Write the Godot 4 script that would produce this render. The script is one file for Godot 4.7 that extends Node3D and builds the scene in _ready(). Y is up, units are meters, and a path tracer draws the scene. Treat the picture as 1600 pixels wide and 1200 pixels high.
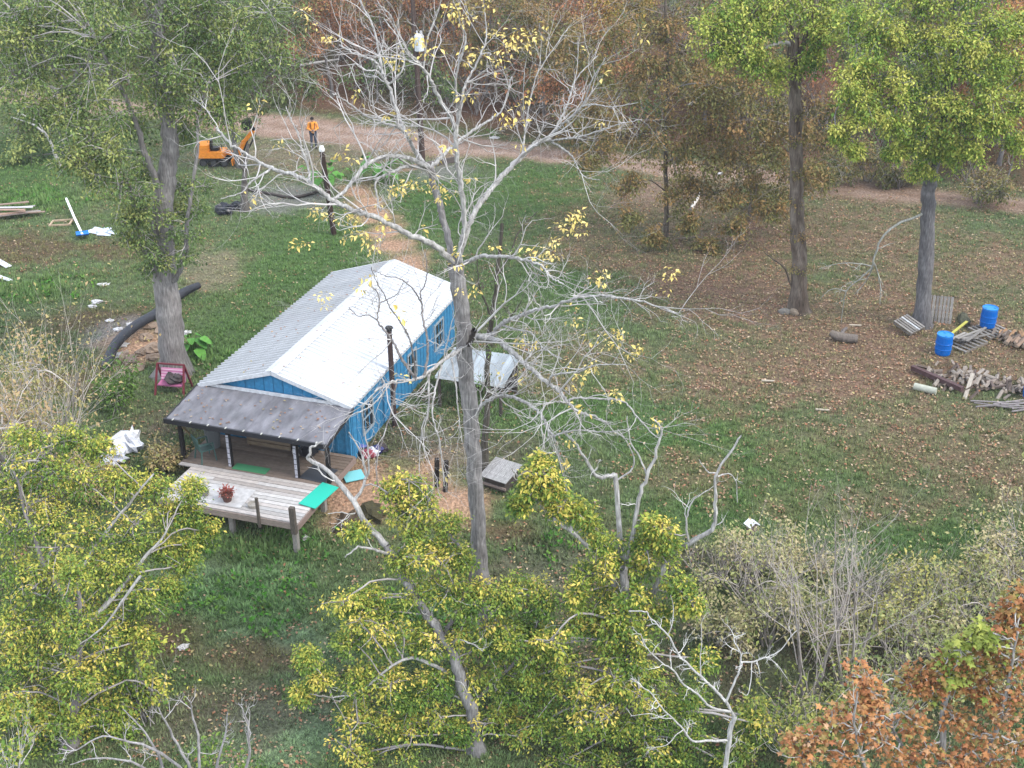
extends Node3D
# A small blue house with a porch and a deck in a leafy valley clearing, seen from the air in autumn.

var rng := RandomNumberGenerator.new()
var noise_a := FastNoiseLite.new()
var noise_b := FastNoiseLite.new()
var noise_c := FastNoiseLite.new()
var M := {}
var used_names := {}
var patches := []
const YAW := 0.306
const HOUSE_AT := Vector3(-9.80, 0.0, -34.85)


# ---------------------------------------------------------------- mesh building
class MB:
	var v := PackedVector3Array()
	var n := PackedVector3Array()
	var c := PackedColorArray()
	var ix := PackedInt32Array()
	var smooth := true

	func mesh(material: Material) -> ArrayMesh:
		var a := []
		a.resize(Mesh.ARRAY_MAX)
		a[Mesh.ARRAY_VERTEX] = v
		if n.size() == v.size() and smooth:
			a[Mesh.ARRAY_NORMAL] = n
		if c.size() == v.size():
			a[Mesh.ARRAY_COLOR] = c
		a[Mesh.ARRAY_INDEX] = ix
		var m := ArrayMesh.new()
		m.add_surface_from_arrays(Mesh.PRIMITIVE_TRIANGLES, a)
		m.surface_set_material(0, material)
		return m

	func quad(a: Vector3, b: Vector3, d: Vector3, e: Vector3, col := Color.WHITE) -> void:
		var i := v.size()
		v.append(a); v.append(b); v.append(d); v.append(e)
		c.append(col); c.append(col); c.append(col); c.append(col)
		ix.append_array(PackedInt32Array([i, i + 1, i + 2, i, i + 2, i + 3]))

	func tri(a: Vector3, b: Vector3, d: Vector3, col := Color.WHITE) -> void:
		var i := v.size()
		v.append(a); v.append(b); v.append(d)
		c.append(col); c.append(col); c.append(col)
		ix.append_array(PackedInt32Array([i, i + 1, i + 2]))

	# a box with chamfered long edges, centred on t, for planks, posts and panels (no normals: flat)
	func box(t: Transform3D, s: Vector3, col := Color.WHITE, bevel := 0.0) -> void:
		smooth = false
		var h := s * 0.5
		if bevel <= 0.0:
			var p := []
			for k in 8:
				p.append(t * Vector3(h.x if k & 1 else -h.x, h.y if k & 2 else -h.y, h.z if k & 4 else -h.z))
			quad(p[2], p[3], p[7], p[6], col); quad(p[0], p[4], p[5], p[1], col)
			quad(p[0], p[1], p[3], p[2], col); quad(p[5], p[4], p[6], p[7], col)
			quad(p[4], p[0], p[2], p[6], col); quad(p[1], p[5], p[7], p[3], col)
			return
		var q := bevel
		var ring := [Vector2(h.x - q, h.z), Vector2(h.x, h.z - q), Vector2(h.x, -h.z + q), Vector2(h.x - q, -h.z), Vector2(-h.x + q, -h.z), Vector2(-h.x, -h.z + q), Vector2(-h.x, h.z - q), Vector2(-h.x + q, h.z)]
		for k in 8:
			var a: Vector2 = ring[k]
			var b: Vector2 = ring[(k + 1) % 8]
			quad(t * Vector3(a.x, -h.y, a.y), t * Vector3(a.x, h.y, a.y), t * Vector3(b.x, h.y, b.y), t * Vector3(b.x, -h.y, b.y), col)
			if k > 0 and k < 7:
				tri(t * Vector3(ring[0].x, h.y, ring[0].y), t * Vector3(b.x, h.y, b.y), t * Vector3(a.x, h.y, a.y), col)
				tri(t * Vector3(ring[0].x, -h.y, ring[0].y), t * Vector3(a.x, -h.y, a.y), t * Vector3(b.x, -h.y, b.y), col)

	func bar(a: Vector3, b: Vector3, w: float, d: float, col := Color.WHITE, bevel := 0.0) -> void:
		var y := (b - a).normalized()
		var x := y.cross(Vector3(0, 0, 1) if absf(y.z) < 0.9 else Vector3(0, 1, 0)).normalized()
		box(Transform3D(Basis(x, y, x.cross(y)), (a + b) * 0.5), Vector3(w, (b - a).length(), d), col, bevel)

	# a tapered tube along points; colour varies between ca and cb from ring to ring
	func tube(p: PackedVector3Array, r: PackedFloat32Array, sides: int, ca: Color, cb: Color, rg: RandomNumberGenerator, lump := 0.0, cap := false) -> void:
		var i0 := v.size()
		var dir := (p[1] - p[0]).normalized()
		var x := dir.cross(Vector3(0.31, 0.12, 0.94)).normalized()
		for k in p.size():
			if k > 0:
				dir = (p[mini(k + 1, p.size() - 1)] - p[k - 1]).normalized()
			x = (x - dir * x.dot(dir)).normalized()
			var y := dir.cross(x)
			for j in sides:
				var a := TAU * j / sides
				var d := x * cos(a) + y * sin(a)
				var rr := r[k] * (1.0 + lump * rg.randf_range(-1.0, 1.0)) if lump > 0.0 else r[k]
				v.append(p[k] + d * rr)
				n.append(d)
				c.append(ca.lerp(cb, rg.randf()))
		for k in p.size() - 1:
			for j in sides:
				var a := i0 + k * sides + j
				var b := i0 + k * sides + (j + 1) % sides
				ix.append(a); ix.append(a + sides); ix.append(b)
				ix.append(b); ix.append(a + sides); ix.append(b + sides)
		if cap:
			for e in 2:
				var o := i0 + (p.size() - 1) * sides if e else i0
				var i := v.size()
				var nn := (p[p.size() - 1] - p[p.size() - 2]).normalized() if e else (p[0] - p[1]).normalized()
				for j in sides:
					v.append(v[o + j]); n.append(nn); c.append(ca)
				for j in range(1, sides - 1):
					ix.append(i)
					ix.append(i + (j + 1 if e else j)); ix.append(i + (j if e else j + 1))

	# a surface of revolution round y
	func lathe(t: Transform3D, prof: PackedVector2Array, sides: int, col := Color.WHITE) -> void:
		smooth = false
		for k in prof.size() - 1:
			for j in sides:
				var a := TAU * j / sides
				var b := TAU * (j + 1) / sides
				var u := Vector3(cos(a), 0, sin(a))
				var w := Vector3(cos(b), 0, sin(b))
				quad(t * (u * prof[k].x + Vector3(0, prof[k].y, 0)), t * (u * prof[k + 1].x + Vector3(0, prof[k + 1].y, 0)), t * (w * prof[k + 1].x + Vector3(0, prof[k + 1].y, 0)), t * (w * prof[k].x + Vector3(0, prof[k].y, 0)), col)

	# one folded leaf
	func leaf(p: Vector3, dir: Vector3, up: Vector3, l: float, w: float, col: Color, col2: Color) -> void:
		smooth = false
		var side := dir.cross(up)
		var q := side.length()
		if q < 0.05:
			return
		side /= q
		var nm := side.cross(dir)
		var i := v.size()
		var m := p + dir * (l * 0.45) + nm * (w * 0.18)
		v.append(p); v.append(m + side * (w * 0.5)); v.append(p + dir * l - nm * (l * 0.08)); v.append(m - side * (w * 0.5))
		c.append(col); c.append(col2); c.append(col); c.append(col2)
		ix.append(i); ix.append(i + 1); ix.append(i + 2)
		ix.append(i); ix.append(i + 2); ix.append(i + 3)

	# a lobed leaf of five points
	func lobed(p: Vector3, dir: Vector3, up: Vector3, l: float, col: Color, col2: Color) -> void:
		smooth = false
		var side := dir.cross(up).normalized()
		var nm := side.cross(dir)
		var i := v.size()
		v.append(p + dir * l * 0.35 + nm * l * 0.05); c.append(col)
		var shape := [Vector2(0, 0), Vector2(0.42, 0.02), Vector2(0.26, 0.24), Vector2(0.6, 0.5), Vector2(0.25, 0.56), Vector2(0, 1.0), Vector2(-0.25, 0.56), Vector2(-0.6, 0.5), Vector2(-0.26, 0.24), Vector2(-0.42, 0.02)]
		for s in shape:
			v.append(p + side * (s.x * l) + dir * (s.y * l) - nm * (absf(s.x) * l * 0.22)); c.append(col2)
		for k in 10:
			ix.append(i); ix.append(i + 1 + k); ix.append(i + 1 + (k + 1) % 10)


# ---------------------------------------------------------------- naming
func numbered(called: String) -> String:
	if not used_names.has(called):
		used_names[called] = 0
		return called
	used_names[called] += 1
	return "%s_%03d" % [called, used_names[called]]


func tag(o: Node, label: String, category: String, group := "", kind := "") -> Node:
	if label != "": o.set_meta("label", label)
	if category != "": o.set_meta("category", category)
	if group != "": o.set_meta("group", group)
	if kind != "": o.set_meta("kind", kind)
	return o


func thing(called: String, label: String, category: String, at := Vector3.ZERO, turn := 0.0, group := "") -> Node3D:
	var o := Node3D.new()
	o.name = numbered(called)
	add_child(o)
	o.position = at
	o.rotation.y = turn
	tag(o, label, category, group)
	return o


func part(called: String, mb: MB, material: Material, parent: Node, kind := "") -> MeshInstance3D:
	var o := MeshInstance3D.new()
	o.name = called
	o.mesh = mb.mesh(material)
	parent.add_child(o, true)
	if kind != "": o.set_meta("kind", kind)
	return o


func single(called: String, mb: MB, material: Material, label: String, category: String, at := Vector3.ZERO, turn := 0.0, group := "", kind := "") -> MeshInstance3D:
	var o := MeshInstance3D.new()
	o.name = numbered(called)
	o.mesh = mb.mesh(material)
	add_child(o)
	o.position = at
	o.rotation.y = turn
	tag(o, label, category, group, kind)
	return o


func copy(o: Node3D, label := "") -> Node3D:
	var c := o.duplicate()
	c.name = numbered(String(o.name).rstrip("0123456789").trim_suffix("_"))
	add_child(c)
	if label != "": c.set_meta("label", label)
	return c


# ---------------------------------------------------------------- the lie of the land
func ss(a: float, b: float, x: float) -> float:
	var t := clampf((x - a) / (b - a), 0.0, 1.0)
	return t * t * (3.0 - 2.0 * t)


func road_d(x: float) -> float:
	return 67.2 - 0.386 * x


func h(x: float, z: float) -> float:
	var d := -z
	var y := -1.0 + 2.0 * ss(20, 36, d) + 0.2 * ss(40, 65, d)
	var u := d - road_d(x) - 3.0
	if u > 0.0:
		y += 0.30 * (sqrt(u * u + 9.0) - 3.0) + noise_b.get_noise_2d(x * 0.7, z * 0.7) * minf(u * 0.15, 1.0)
	return y + noise_a.get_noise_2d(x, z) * 0.07


func on(p: Vector3, up := 0.0) -> Vector3:
	return Vector3(p.x, h(p.x, p.z) + up, p.z)


func cv(k: float, g: float, b: float) -> Color:
	return Color(k, g, b)


func hc(s: String) -> Color:  # an sRGB tone as a linear base colour
	return Color(s).srgb_to_linear()


func patch(kind: String, at: Vector3, rx: float, rz: float, w := 1.0) -> void:
	patches.append([kind, at.x, at.z, rx, rz, w])


var looked := {}


func look_near(x: float, z: float) -> Array:
	var key := Vector2i(int(floor(x / 0.3)), int(floor(z / 0.3)))
	if not looked.has(key):
		looked[key] = ground_look((key.x + 0.5) * 0.3, (key.y + 0.5) * 0.3)
	return looked[key]


# [colour, litter, grass, weeds]
func ground_look(x: float, z: float) -> Array:
	var d := -z
	var na := noise_a.get_noise_2d(x * 1.3 + 50.0, z * 1.3)
	var nb := noise_b.get_noise_2d(x * 2.2, z * 2.2 + 90.0)
	var nc := noise_c.get_noise_2d(x * 3.0, z * 3.0)
	var jit := na * 0.5 + nb * 0.5
	var w := {"litter": 0.0, "lush": 0.0, "soil": 0.0, "gravel": 0.0, "weeds": 0.0, "bare": 0.0, "dark": 0.0, "brown": 0.0, "shade_lift": 0.0}
	for p in patches:
		var ex: float = (x - p[1]) / p[3]
		var ez: float = (z - p[2]) / p[4]
		var q := ex * ex + ez * ez
		if q > 4.0: continue
		var a: float = p[5] * ss(0.0, 1.0, 1.35 - sqrt(q) + jit * 0.9)
		if a > w[p[0]]: w[p[0]] = a
	var green := cv(0.12, 0.155, 0.07).lerp(cv(0.085, 0.15, 0.048), clampf(0.5 + jit * 1.4, 0, 1))
	green = green.lerp(cv(0.16, 0.135, 0.08), clampf(nb * 1.1 + nc * 0.6 + na * 0.4 + 0.16, 0, 0.8))
	green = green.lerp(cv(0.065, 0.148, 0.03), w.lush * 0.62)
	var litter: float = clampf(0.2 + w.litter * (0.75 + nc * 0.5) + nb * 0.45 + na * 0.25 - w.lush * 0.12, 0.0, 1.0)
	var grass: float = 1.0
	var c := green.lerp(cv(0.24, 0.145, 0.10), clampf(w.litter * (0.78 + nc * 0.4 + na * 0.3), 0.0, 0.95))
	grass *= 1.0 - w.litter * 0.45
	var wd: float = w.weeds
	for k in [["shade_lift", cv(0.17, 0.25, 0.135), 0.9], ["weeds", cv(0.075, 0.19, 0.03), 0.5], ["brown", cv(0.14, 0.09, 0.05), 0.8], ["dark", cv(0.14, 0.105, 0.08), 0.7], ["bare", cv(0.36, 0.245, 0.195), 0.9], ["gravel", cv(0.26, 0.24, 0.235), 0.85], ["soil", cv(0.50, 0.31, 0.20), 1.0]]:
		var a: float = w[k[0]] * k[2]
		c = c.lerp(k[1], a)
		if k[0] != "weeds" and k[0] != "shade_lift": grass *= 1.0 - a * (0.6 if k[0] == "brown" or k[0] == "dark" else 0.97)
		if k[0] == "soil" or k[0] == "gravel": litter *= 1.0 - a * 0.85
	# the dirt road and its worn shoulders
	var off := d - road_d(x) + na * 0.8
	var half := 1.5 + 0.9 * ss(2.0, -6.0, x) * ss(-24.0, -14.0, x)
	var road: float = ss(half + 0.8, half - 0.7, absf(off + (half - 1.5) * 0.3) + nb * 0.5)
	var rut: float = ss(0.75, 0.25, absf(absf(off) - 0.85)) * 0.9
	var rc := cv(0.42, 0.285, 0.215).lerp(cv(0.52, 0.38, 0.30), rut + nb * 0.3)
	rc = rc.lerp(cv(0.24, 0.15, 0.10), clampf(nc * 1.3 + nb * 0.5 + ss(0.55, 0.0, absf(off)) * 0.45, 0, 0.7))
	rc = rc.lerp(cv(0.20, 0.13, 0.08), ss(6.0, 22.0, x) * 0.45)
	c = c.lerp(rc, road)
	grass *= 1.0 - road
	litter = litter * (1.0 - road * 0.5)
	# the wooded slope beyond it
	var hill := ss(half - 0.2, half + 2.5, off + nb)
	var hcol := cv(0.19, 0.10, 0.06).lerp(cv(0.10, 0.085, 0.045), clampf(0.5 + na * 1.3 + nb * 0.6, 0, 1))
	hcol = hcol.lerp(cv(0.10, 0.12, 0.04), ss(-14.0, -24.0, x) * 0.8)
	c = c.lerp(hcol, hill)
	grass *= 1.0 - hill * (1.0 - 0.7 * ss(-14.0, -24.0, x))
	litter = lerpf(litter, 0.8, hill)
	wd = maxf(wd, hill * clampf(0.35 + na, 0, 0.7))
	var kind := 0
	if hill > 0.5: kind = 2
	elif road > 0.5: kind = 1
	elif w.soil > 0.5: kind = 3
	return [c * (1.0 + nc * 0.22), litter, grass, wd, kind]


func noise_texture(seed_no: int, freq: float, lo: Color, hi: Color, size := 512, octaves := 5, normal := false, kind := FastNoiseLite.TYPE_SIMPLEX_SMOOTH) -> NoiseTexture2D:
	var f := FastNoiseLite.new()
	f.seed = seed_no
	f.noise_type = kind
	f.frequency = freq
	f.fractal_octaves = octaves
	f.fractal_gain = 0.6
	var t := NoiseTexture2D.new()
	t.width = size
	t.height = size
	t.seamless = true
	t.noise = f
	if normal:
		t.as_normal_map = true
		t.bump_strength = 6.0
	else:
		var g := Gradient.new()
		g.set_color(0, lo)
		g.set_color(1, hi)
		t.color_ramp = g
	return t


func grey(k: float) -> Color:
	return Color(k, k, k)


func mat(tint: Color, rough: float, tex: Texture2D = null, scale := Vector3.ONE, vertex := true, world := false) -> StandardMaterial3D:
	var m := StandardMaterial3D.new()
	m.albedo_color = tint.linear_to_srgb()
	m.roughness = rough
	m.metallic_specular = 0.3
	m.vertex_color_use_as_albedo = vertex
	if tex:
		m.albedo_texture = tex
		m.uv1_triplanar = true
		m.uv1_world_triplanar = world
		m.uv1_scale = scale
	return m


func make_materials() -> void:
	var speck := noise_texture(3, 0.03, grey(0.45), grey(1.0), 1024, 5)
	var fine := noise_texture(4, 0.02, grey(0.6), grey(1.0), 512, 5)
	var streak := noise_texture(5, 0.02, grey(0.52), grey(1.0), 512, 5, false, FastNoiseLite.TYPE_PERLIN)
	M.ground = mat(Color(1.45, 1.45, 1.45) * 0.69, 1.0, speck, Vector3.ONE * 0.23, true, true)
	M.ground.albedo_color = Color.WHITE
	M.ground.heightmap_enabled = true
	M.ground.heightmap_texture = speck
	M.ground.heightmap_scale = 6.0
	M.bark = mat(Color.WHITE, 0.95, streak, Vector3(2.4, 0.35, 2.4))
	M.bark.heightmap_enabled = true
	M.bark.heightmap_texture = streak
	M.bark.heightmap_scale = 2.2
	M.twig = mat(Color.WHITE, 0.9)
	M.leaf = mat(Color.WHITE, 0.6)
	M.leaf.cull_mode = BaseMaterial3D.CULL_DISABLED
	M.leaf.backlight_enabled = true
	M.leaf.backlight = Color(0.5, 0.5, 0.5)
	M.grass = mat(Color.WHITE, 0.75)
	M.grass.cull_mode = BaseMaterial3D.CULL_DISABLED
	M.plain = mat(Color.WHITE, 0.75)
	M.metal = mat(Color.WHITE, 0.45, noise_texture(9, 0.008, grey(0.86), grey(1.0), 512, 4), Vector3.ONE * 0.3)
	var soft := noise_texture(10, 0.02, grey(0.66), grey(1.0), 512, 5, false, FastNoiseLite.TYPE_PERLIN)
	M.wood = mat(Color.WHITE, 0.85, soft, Vector3(0.5, 6.0, 6.0))
	M.wood_z = mat(Color.WHITE, 0.85, streak, Vector3(5.0, 5.0, 0.6))
	M.post = mat(Color.WHITE, 0.9, streak, Vector3(6.0, 0.6, 6.0))
	M.paint = mat(Color.WHITE, 0.6, noise_texture(11, 0.015, grey(0.82), grey(1.0), 512, 5), Vector3.ONE * 0.6)
	M.plastic = mat(Color.WHITE, 0.35)
	M.sheet = mat(Color.WHITE, 0.3)
	M.rubber = mat(Color.WHITE, 0.5)
	M.felt = mat(Color.WHITE, 0.85, noise_texture(8, 0.01, grey(0.72), grey(1.0), 512, 5), Vector3(0.5, 0.5, 0.2))
	M.glass = mat(Color(0.02, 0.025, 0.03), 0.08, null, Vector3.ONE, false)
	M.stone = mat(Color.WHITE, 0.95, speck, Vector3.ONE * 1.3)
	M.cloth = mat(Color.WHITE, 0.9)


# ---------------------------------------------------------------- plants
class Plant:
	var node: Node3D
	var twigs := MB.new()
	var leaves := MB.new()
	var sk := PackedVector3Array()   # skeleton points
	var sr := PackedFloat32Array()   # and the thickness there
	var limbs := []                  # smoothed limb paths with radii
	var tips := PackedVector3Array()
	var ca := Color(0.2, 0.18, 0.16)
	var cb := Color(0.34, 0.32, 0.30)
	var thin := 1.0
	var sub := 4


func rv() -> Vector3:
	return Vector3(rng.randfn(), rng.randfn(), rng.randfn()) * 0.6


func plant(called: String, label: String, category: String, at: Vector3, ca: Color, cb: Color, group := "") -> Plant:
	var t := Plant.new()
	t.node = thing(called, label, category, at, 0.0, group)
	t.ca = ca
	t.cb = cb
	return t


func smooth_path(p: Array, sub: int, jitter: float) -> PackedVector3Array:
	var out := PackedVector3Array()
	for k in p.size() - 1:
		var a: Vector3 = p[maxi(k - 1, 0)]
		var b: Vector3 = p[k]
		var c: Vector3 = p[k + 1]
		var d: Vector3 = p[mini(k + 2, p.size() - 1)]
		for s in sub:
			var q := b.cubic_interpolate(c, a, d, float(s) / sub)
			if s > 0 or k > 0: q += rv() * jitter
			out.append(q)
	out.append(p[p.size() - 1])
	return out


# a limb the photograph shows: a part of its own
func limb(t: Plant, called: String, path: Array, r0: float, r1: float, ca = null, cb = null, sides := 8) -> void:
	r0 *= t.thin
	r1 *= lerpf(1.0, t.thin, 0.6)
	var p := smooth_path(path, t.sub, minf(r0 * 0.24, 0.03) + 0.004)
	var r := PackedFloat32Array()
	for k in p.size():
		var f := float(k) / (p.size() - 1)
		var q := lerpf(r0, r1, pow(f, 0.85))
		if called == "trunk" and k < t.sub:
			q *= 1.0 + 0.8 * pow(1.0 - float(k) / t.sub, 2.2)
		r.append(q)
	var local := PackedVector3Array()
	for q in p:
		local.append(q - t.node.position)
		t.sk.append(q)
	t.sr.append_array(r)
	t.limbs.append([p, r])
	var mb := MB.new()
	mb.tube(local, r, sides, ca if ca != null else t.ca, cb if cb != null else t.cb, rng, 0.07)
	part(called, mb, M.bark, t.node)


# a small branch that forks
func grow(t: Plant, p: Vector3, dir: Vector3, length: float, r: float, level: int, crook := 0.35, lift := 0.12, kids := 3) -> void:
	var n := 5
	var pts := PackedVector3Array([p - t.node.position])
	var rad := PackedFloat32Array([r])
	var q := p
	var d := dir
	var spots := []
	for k in n:
		d = (d + rv() * crook + Vector3(0, lift, 0)).normalized()
		q += d * (length / n)
		pts.append(q - t.node.position)
		rad.append(lerpf(r, r * 0.35, (k + 1.0) / n))
		spots.append([q, d, rad[k + 1]])
	t.twigs.tube(pts, rad, 5 if r > 0.03 else 3, t.ca, t.cb, rng)
	t.tips.append(q)
	if level > 0:
		for k in kids:
			var s = spots[mini(1 + int(float(k) / kids * 4.0 + rng.randf()), 4)]
			var side: Vector3 = (rv() + s[1] * 0.5).normalized()
			grow(t, s[0], (s[1] * 0.75 + side * 0.8).normalized(), length * rng.randf_range(0.4, 0.68), s[2] * 0.75, level - 1, crook, lift, kids)


# small branches along the limbs
func sprout(t: Plant, per_m: float, length: float, level: int, from := 0.25, crook := 0.35, lift := 0.12, only := -1, kids := 3) -> void:
	for li in t.limbs.size():
		if only >= 0 and li < only: continue
		var p: PackedVector3Array = t.limbs[li][0]
		var r: PackedFloat32Array = t.limbs[li][1]
		for k in range(int(p.size() * from), p.size() - 1):
			var seg := p[k + 1] - p[k]
			var want := seg.length() * per_m
			while want > 0.0:
				if rng.randf() < want:
					var f := rng.randf()
					var dir := (seg.normalized() * 0.6 + rv() * 0.9).normalized()
					var ll := length * rng.randf_range(0.5, 1.15)
					grow(t, p[k].lerp(p[k + 1], f), dir, ll, minf(r[k] * 0.6, 0.007 + ll * 0.013), level, crook, lift, kids)
				want -= 1.0


func pick(pal: Array, f: float) -> Color:
	var x := clampf(f, 0.0, 0.999) * (pal.size() - 1)
	return (pal[int(x)] as Color).lerp(pal[int(x) + 1], x - int(x))


func clump(t: Plant, at: Vector3, n: int, spread: float, size: float, pal: Array, tone: float, lobes := false) -> void:
	var c := at - t.node.position
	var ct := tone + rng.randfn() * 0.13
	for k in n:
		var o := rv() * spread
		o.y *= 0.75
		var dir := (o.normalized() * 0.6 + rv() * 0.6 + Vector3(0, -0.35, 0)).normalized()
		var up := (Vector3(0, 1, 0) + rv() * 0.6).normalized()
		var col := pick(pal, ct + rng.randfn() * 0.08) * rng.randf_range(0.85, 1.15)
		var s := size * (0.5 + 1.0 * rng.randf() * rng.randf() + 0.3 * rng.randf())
		if lobes:
			t.leaves.lobed(c + o, dir, up, s, col, col * rng.randf_range(0.8, 1.15))
		else:
			t.leaves.leaf(c + o, dir, up, s, s * rng.randf_range(0.42, 0.62), col, col * rng.randf_range(0.85, 1.1))


# a lobe of a crown: a branch from the nearest limb, spreading shoots and leafy twigs on them
func blob(t: Plant, at: Vector3, rad: float, shoots: int, per: int, leaves: int, size: float, pal: Array, tone := 0.5, squash := 0.8, lobes := false, thick := 1.0) -> void:
	var best := -1
	var bd := 1e9
	for k in t.sk.size():
		var dd := t.sk[k].distance_to(at) + maxf(0.0, t.sk[k].y - at.y) * 0.8
		if dd < bd:
			bd = dd
			best = k
	if best >= 0 and bd > 0.15:
		var a := t.sk[best]
		var r0 := minf(t.sr[best] * 0.5, 0.012 + bd * 0.009) * thick
		var mid := a.lerp(at, 0.5) + Vector3(0, bd * 0.10, 0) + rv() * bd * 0.13
		var p := smooth_path([a, mid, at], 4, 0.02)
		var loc := PackedVector3Array()
		var r := PackedFloat32Array()
		for k in p.size():
			loc.append(p[k] - t.node.position)
			r.append(lerpf(r0, 0.02, float(k) / (p.size() - 1)))
		t.twigs.tube(loc, r, 5, t.ca, t.cb, rng)
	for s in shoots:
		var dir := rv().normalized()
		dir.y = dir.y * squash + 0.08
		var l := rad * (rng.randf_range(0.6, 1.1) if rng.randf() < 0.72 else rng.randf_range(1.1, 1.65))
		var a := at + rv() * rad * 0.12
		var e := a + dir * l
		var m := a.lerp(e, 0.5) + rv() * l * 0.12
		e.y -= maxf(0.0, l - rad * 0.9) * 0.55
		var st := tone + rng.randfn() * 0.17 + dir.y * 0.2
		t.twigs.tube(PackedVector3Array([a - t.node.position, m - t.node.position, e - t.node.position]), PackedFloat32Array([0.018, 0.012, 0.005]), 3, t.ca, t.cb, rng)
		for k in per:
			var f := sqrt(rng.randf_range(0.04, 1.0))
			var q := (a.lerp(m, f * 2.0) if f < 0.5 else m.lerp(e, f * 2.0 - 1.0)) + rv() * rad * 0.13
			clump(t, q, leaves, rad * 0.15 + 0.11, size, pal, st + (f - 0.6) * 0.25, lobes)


func finish(t: Plant, leaf_name := "crown") -> void:
	if t.twigs.v.size():
		part("twigs", t.twigs, M.twig, t.node, "stuff")
	if t.leaves.v.size():
		part(leaf_name, t.leaves, M.leaf, t.node, "stuff")


# a bush of many stems
func bush(called: String, label: String, at: Vector3, height: float, spread: float, stems: int, level: int, leaves: int, size: float, pal: Array, ca: Color, cb: Color, tone := 0.5, group := "", shown := 3, mass := 0) -> Plant:
	var t := plant(called, label, "shrub", at, ca, cb, group)
	for k in stems:
		var a := rng.randf() * TAU
		var dir := Vector3(cos(a) * spread / height, 1.0, sin(a) * spread / height) * rng.randf_range(0.6, 1.0)
		var l := height * rng.randf_range(0.6, 1.05)
		if k < shown:
			var p0 := at + Vector3(cos(a), 0, sin(a)) * 0.12
			limb(t, "stem", [p0 - Vector3(0, 0.1, 0), p0 + dir.normalized() * l * 0.35 + rv() * 0.08, p0 + dir.normalized() * l * 0.7 + rv() * 0.15 + Vector3(0, 0.1, 0), p0 + dir.normalized() * l + rv() * 0.2], 0.02 + height * 0.008, 0.008, null, null, 5)
			grow(t, p0 + dir.normalized() * l * 0.35, (dir.normalized() + rv() * 0.5).normalized(), l * 0.6, 0.02, level, 0.22)
			grow(t, p0 + dir.normalized() * l * 0.7, (dir.normalized() + rv() * 0.5).normalized(), l * 0.4, 0.015, level, 0.22)
		else:
			grow(t, at + rv() * 0.12, dir.normalized(), l, 0.010 + height * 0.003, level, 0.26)
	for j in mass:
		var a := rng.randf() * TAU
		var f := sqrt(rng.randf())
		blob(t, at + Vector3(cos(a) * spread * f, height * rng.randf_range(0.25, 0.95 - f * 0.3), sin(a) * spread * f), height * 0.2 + 0.16, 11, 6, 5, size, pal, tone + rng.randfn() * 0.12)
	if leaves > 0:
		for q in t.tips:
			if rng.randf() < 0.85:
				clump(t, q + rv() * 0.1, leaves, 0.10 + height * 0.045, size, pal, tone + rng.randfn() * 0.15)
	finish(t, "leaves")
	return t


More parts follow.
